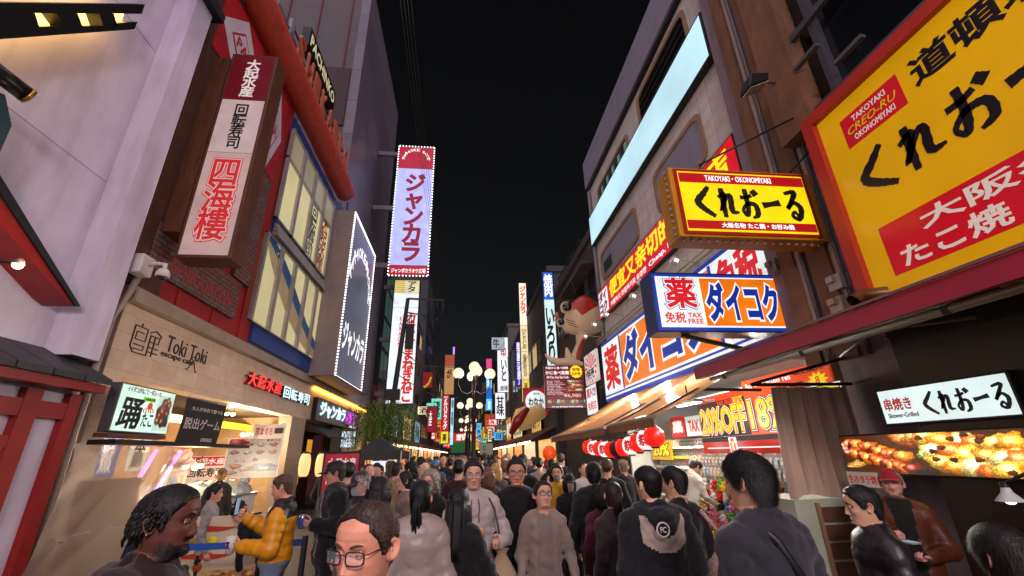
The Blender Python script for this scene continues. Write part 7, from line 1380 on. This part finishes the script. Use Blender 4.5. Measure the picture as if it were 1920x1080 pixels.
Z = who('man in a black cap and black bomber jacket with pale piping holding a drink can', 634, 866, 4.05, head=-66, look=(-10, 6, 0), skinc='B88070', hair='short', hairc='1A1412', topc='121216', recolor=bo, cap='0E0E10', thick=.03, build=1.08, arms={'l': ((.25, .02, 1.12), (.20, -.20, 1.16))}, hands=(('relax', None), ('grip', (-.8, 0, .2))), hd=64, flesh=1.05)
q = held(Z, (.155, -.31, 1.19)); t_ = thing('drink_can', 'silver and blue drink can in the hand of the man with the black cap', 'can', q); m1 = MB(); m1.lathe(q, [(.001, -.06), (.028, -.06), (.033, -.05), (.033, .05), (.027, .062), (.001, .06)], M('can_silver', '9098A8', .25, metal=.8), 18); m1.build('can_body', t_)
m1 = MB(); m1.lathe(q, [(.0335, -.03), (.0335, .03)], M('can_blue', '2A4A9A', .3), 18); m1.build('label_band', t_)
who('person in black bending forward over the counter queue', 520, 935, 4.5, head=-100, lean=48, hair='short', hairc='14100E', topc='101014', arms={'r': ((-.24, -.12, 1.2), (-.2, -.30, 1.02)), 'l': ((.24, -.12, 1.2), (.2, -.30, 1.02))})
who('person with black hair in a pale grey top facing the food poster', 398, 942, 4.9, head=110, hair='short', hairc='0E0C0C', topc='8A8480', skinc='C08870')
who('woman in an olive coat with pinned up fair hair at the sushi counter', 417, 878, 7.3, head=-150, hair='bun', hairc='8A6A40', topc='4A4636', female=True, skinc='C89078')
who('older man in a grey flat cap and pale face mask looking down', 683, 884, 3.9, head=-40, look=(-10, 14, 0), hair='short', hairc='5A5654', cap='3A3C40', mask='8A8A8C', topc='2A2630', skinc='B88C7A')
gb_ = Rec(lambda P: ((P[:, 1] > .0) & (np.abs(P[:, 0] - .13) < .022)).astype(int), cloth('16161C'))
who('person with sleek black hair in a pale grey coat with backpack strap', 712, 895, 2.75, head=172, hair='bob', hairc='0A090B', topc='5A5650', recolor=gb_, thick=.02, female=True, strands=2000)
who('woman with a long black ponytail in a beige quilted coat seen from behind', 790, 903, 2.55, head=188, look=(-16, 0, 0), hair='ponytail', hairc='0A090A', hlen=.30, topc='8A7C74', kind='puffer', puff=.004, thick=.025, female=True, res=.012, hem=.62, strands=2200)
who('woman with curly grey hair and dark glasses in a black coat with clasped hands', 808, 884, 3.95, head=-14, look=(-6, 0, 0), hair='curly', hairc='7A7068', topc='111114', glasses='1A1214', female=True, skinc='C8957F', arms={'r': ((-.24, .0, 1.12), (-.05, -.22, 1.22)), 'l': ((.24, .0, 1.12), (.03, -.20, 1.22))}, hands=(('fist', (1, .3, 0)), ('fist', (-1, .3, 0))), hd=64)
L_ = who('woman with long straight black hair in a black coat lifting a snack', 860, 916, 2.6, head=150, look=(20, 0, 0), hair='long', hairc='0A0809', hlen=.42, topc='0D0D11', female=True, thick=.015, arms={'r': ((-.26, -.05, 1.14), (-.05, -.30, 1.20)), 'l': ((.26, -.02, 1.14), (.20, -.30, 1.22))}, hands=(('grip', (.5, 0, 1)), ('grip', (-.3, 0, 1))), res=.012, strands=1800)
W = who('tall man in a pale hooded sweatshirt with a cloth bag on his shoulder', 888, 863, 3.15, head=6, look=(-4, 4, 0), hair='short', hairc='15100E', topc='A79A98', hood=.8, thick=.012, glasses='8A7A70', arms={'r': ((-.25, -.02, 1.12), (-.10, -.30, 1.16)), 'l': ((.29, .0, 1.12), (.19, -.24, 1.12))}, hands=(('grip', (.6, 0, .6)), ('fist', (-1, 0, .2))), res=.012, hd=72, skinc='C0907A')
m1 = MB()
for s in (-1, 1): m1.tube([held(W, p) for p in ((s * .028, -.125, 1.44), (s * .036, -.148, 1.38), (s * .030, -.150, 1.31), (s * .034, -.150, 1.26))], .004, BK(), 5)
m1.build('drawstring', W[0])
q = held(W, (-.02, -.40, 1.20)); m1 = MB(); m1.ball(q, .05, M('snack_brown', '9A6A38', .7, var=.4, scale=40, bump=.5), 12, (1.2, .9, .7)); m1.ball(q + Vector((.02, -.01, .03)), .03, M('snack_gold', 'C08A40', .6, var=.3, scale=50), 10); m1.build('snack', None, 'golden brown snack held between the hooded man and the long haired woman', 'food')
t_ = thing('drawstring_bag', 'beige drawstring bag hanging from the hooded man with a speckled cord', 'bag', held(W, (.2, -.2, .8))); bgm = M('bag_beige', '9A8468', .8, var=.15, bump=.5, bscale=40); c_ = held(W, (.21, -.22, .84))
m1 = MB(); m1.lathe(c_, [(.001, -.17), (.09, -.16), (.125, -.06), (.11, .06), (.05, .16), (.035, .19), (.06, .22)], bgm, 16, sy=.6); m1.build('bag_body', t_); m1 = MB(); m1.tube([held(W, p) for p in ((.13, -.06, 1.44), (.17, -.13, 1.36), (.20, -.17, 1.18), (.21, -.20, 1.02))], .007, M('cord_speckled', '3A302C', .7, var=.5, scale=90), 6); m1.build('strap', t_)
N_ = who('man in black with glasses and bare forearms walking towards the camera', 968, 860, 3.3, head=-4, look=(-2, 4, 0), hair='short', hairc='0C0A0A', topc='0C0C10', glasses='121214', build=1.08, flesh=1.06, arms={'l': ((.27, .03, 1.12), (.22, -.20, 1.02))}, hands=(('relax', None), ('fist', (-1, 0, .2))), hd=72, skinc='B9826C')
bt = Rec(lambda P: ((P[:, 1] < -.02) & (np.abs(P[:, 0]) < .075 - .03 * np.clip(P[:, 2] - 1.2, 0, 1))).astype(int), cloth('6E625C'))
who('boy with glasses in an open beige hooded jacket looking up', 1016, 904, 3.0, head=-4, look=(14, -12, 4), hair='short', hairc='0E0C0C', topc='7A6C62', hood=.7, recolor=bt, glasses='101012', hd=72, skinc='BC8A74', build=.95, arms={'l': ((.24, .03, 1.12), (.27, -.05, .90))})
who('young person in a black bucket cap and face mask in a black top', 1066, 890, 4.6, head=10, hair='bob', hairc='0C0A0A', cap='101010', topc='111115', mask='7A6A62', female=True)
who('person with a full black fringe and grey mask in a mustard scarf', 1044, 872, 5.0, head=-20, hair='mop', hairc='0E0C0E', mask='6A6460', topc='B0841A')
who('woman with dark hair and bare face in a dark coat behind the boy', 1026, 886, 5.2, head=20, hair='bob', hairc='14100E', topc='18161C', female=True)
who('man in a black cap and black jacket looking towards the drugstore', 1112, 869, 3.6, head=150, look=(14, 0, 0), hair='short', hairc='0A0A0A', cap='0B0B0D', topc='0F0F13', thick=.02, build=1.08)
who('woman with a low ponytail in a brown jacket seen from behind', 1146, 903, 2.9, head=196, look=(-14, 0, 0), hair='ponytail', hairc='1A1010', hlen=.18, topc='3A2C2C', female=True, strands=1600)
who('person in a plum pink top behind the woman in the brown jacket', 1130, 916, 3.3, head=170, hair='bob', hairc='100C0C', topc='6A2438', female=True)
who('shop clerk in a white shirt bending over the souvenir rack', 1280, 856, 6.2, head=105, lean=18, look=(0, 28, 0), hair='short', hairc='0C0A0A', topc='B8B4A8', skinc='C8A088', arms={'r': ((-.2, -.12, 1.15), (-.1, -.38, 1.12)), 'l': ((.2, -.12, 1.15), (.1, -.38, 1.12))}, hands=(('grip', (0, 0, 1)), ('grip', (0, 0, 1))))
who('bald man in a dark top standing in the drugstore entrance', 1168, 862, 6.2, head=180, hair='crew', hairc='6A5A50', topc='2A2A30', skinc='A88472')
who('man in a brown cap with his back to the street lamp', 655, 872, 5.6, head=30, hair='short', hairc='0C0A0A', topc='1C1416')
who('young man in a tan coat facing down the street', 744, 868, 5.8, head=160, hair='short', hairc='15100C', topc='8A7258')
who('man in a dark suit walking away beside the tan coat', 772, 866, 5.2, head=-120, hair='short', hairc='0C0A0A', topc='14161E')
who('woman with a hair bun in a pale coat turned to the left', 762, 884, 4.4, head=-80, hair='bun', hairc='120E0E', topc='6A5A50', female=True)
who('person in a light blue knitted cap among the crowd', 816, 864, 7.0, head=180, hair='short', hairc='3A2A20', cap='2A6A9A', topc='4A2A24')
who('blond haired person walking away on the right of the crowd', 930, 868, 5.6, head=185, hair='long', hairc='9A7A4A', hlen=.2, topc='5A5450', female=True)
who('woman with wavy brown hair and a backpack walking away', 915, 876, 4.6, head=190, hair='long', hairc='5A3C28', hlen=.18, topc='4A3E38', female=True, strands=1500)
# --- the crowd farther down the street, each person an object
def crowd_figure(k):
    r = random.Random(100 + k); fem = k % 3 == 1; a = r.uniform(-.05, .05); pr = []
    def ad(p, q, ra, rb, l, kk=.03, sy=1.): pr.append((np.array(p, float), np.array(q, float), ra, rb, l, kk, sy))
    ad((0, 0, 1.32), (0, 0, 1.08), .175, .16, 1, .04, .7); ad((0, 0, 1.08), (0, 0, .88), .16, .175, 1, .04, .72)
    for s in (-1, 1):
        ad((0, .01, 1.42), (s * .15, .01, 1.395), .07, .066, 1, .05); e = (s * .25, .04, 1.12); w_ = (s * r.uniform(.1, .27), r.uniform(-.28, -.02), r.uniform(.9, 1.2)); ad((s * .17, .01, 1.38), e, .064, .055, 1); ad(e, w_, .054, .042, 1, .02); ad(w_, (w_[0], w_[1] - .06, w_[2] - .05), .04, .03, 3, .01)
        st = s * r.uniform(0, .2); ad((s * .09, 0, .92), (s * .10, -.02 - st, .5), .095, .07, 2); ad((s * .10, -.02 - st, .5), (s * .105, .03 - st * 1.6, .09), .066, .055, 2); ad((s * .105, .03 - st * 1.6, .05), (s * .12, -.14 - st * 1.6, .04), .045, .04, 2)
    ad((0, .02, 1.44), (0, .01, 1.55), .055, .052, 3, .012); ad((0, -.012, 1.665), (0, -.03, 1.585), .078, .058, 3, .03, 1.12); ad((0, -.118, 1.62), (0, -.125, 1.605), .012, .016, 3, .01)
    ad((0, .012, 1.675), (0, .035, 1.64), .087, .08, 4, .012, 1.15)
    if fem: ad((0, .05, 1.64), (0, .075, 1.42), .082, .07, 4, .02, .8)
    for s in (-1, 1): ad((s * .078, .012, 1.625), (s * .082, .02, 1.60), .018, .012, 3, .008)
    V, F, lab = sdf_mesh(pr, .021, lambda G, L, T: np.where(L <= 2, .006 * _pn(G * np.array((1, 1, .6)), 17, k), 0)); fl = lab[F[:, 0:4]].max(1) if False else lab[F][:, 0]
    me = bpy.data.meshes.new('person'); me.from_pydata([tuple(v) for v in V], [], [tuple(int(i) for i in f) for f in F]); 
    for _ in range(4): me.materials.append(BK())
    me.polygons.foreach_set('material_index', (fl - 1).astype(np.int32)); me.polygons.foreach_set('use_smooth', np.ones(len(F), bool)); me.update(); return me, fem
CF = [crowd_figure(k) for k in range(9)]
rc = random.Random(77); tops = [('black', '101014'), ('navy', '161C2A'), ('dark brown', '2A201A'), ('charcoal', '26262A'), ('grey', '5A5856'), ('beige', '8A7A68'), ('white', 'A8A4A0'), ('maroon', '4A1A20'), ('olive', '3A3A28'), ('blue', '2A4A70')]
spots = []
for row in range(24):
    y = 6.2 + row * 1.05 + .035 * row * row; n_ = 8 if row < 14 else 6
    for j in range(n_):
        x = -3.0 + (j + .5) * 5.6 / n_ + rc.uniform(-.28, .28); yy = y + rc.uniform(-.45, .45)
        if abs(x - .45) < .3 and abs(yy - 19.5) < .4: continue
        if x < -1.2 and 11.2 < yy < 14.2: continue
        if x < -1.5 and yy < 8.4: continue
        spots.append((x, yy))
for i, (x, y) in enumerate(spots):
    me, fem = CF[i % 9]; o = bpy.data.objects.new('person', me); C.objects.link(o); cn, hx = tops[min(9, int(abs(rc.gauss(0, 4.2))))]; hc_ = rc.choice(['0C0A0A', '0C0A0A', '14100E', '0E0C0C', '3A2A1E', '6A5038']); away = rc.random() < .5
    for s_, mt in enumerate((cloth(hx), cloth(rc.choice(['141418', '1C2230', '2A2420'])), skin(rc.choice(['C09078', 'B48670', 'C49A84'])), hairm(hc_))): o.material_slots[s_].link = 'OBJECT'; o.material_slots[s_].material = mt
    o.location = (x, y, 0); o.rotation_euler = (0, 0, (math.pi if away else 0) + rc.uniform(-.6, .6)); s_ = rc.uniform(.87, .985) * (.95 if fem else 1); o.scale = (s_ * rc.uniform(.95, 1.1), s_, s_)
    dist = 'near part' if y < 14 else 'middle' if y < 28 else 'far end'
    tag(o, 'person in a %s top walking %s in the %s of the crowd' % (cn, 'away' if away else 'this way', dist), 'person', 'people in the crowd down the street')
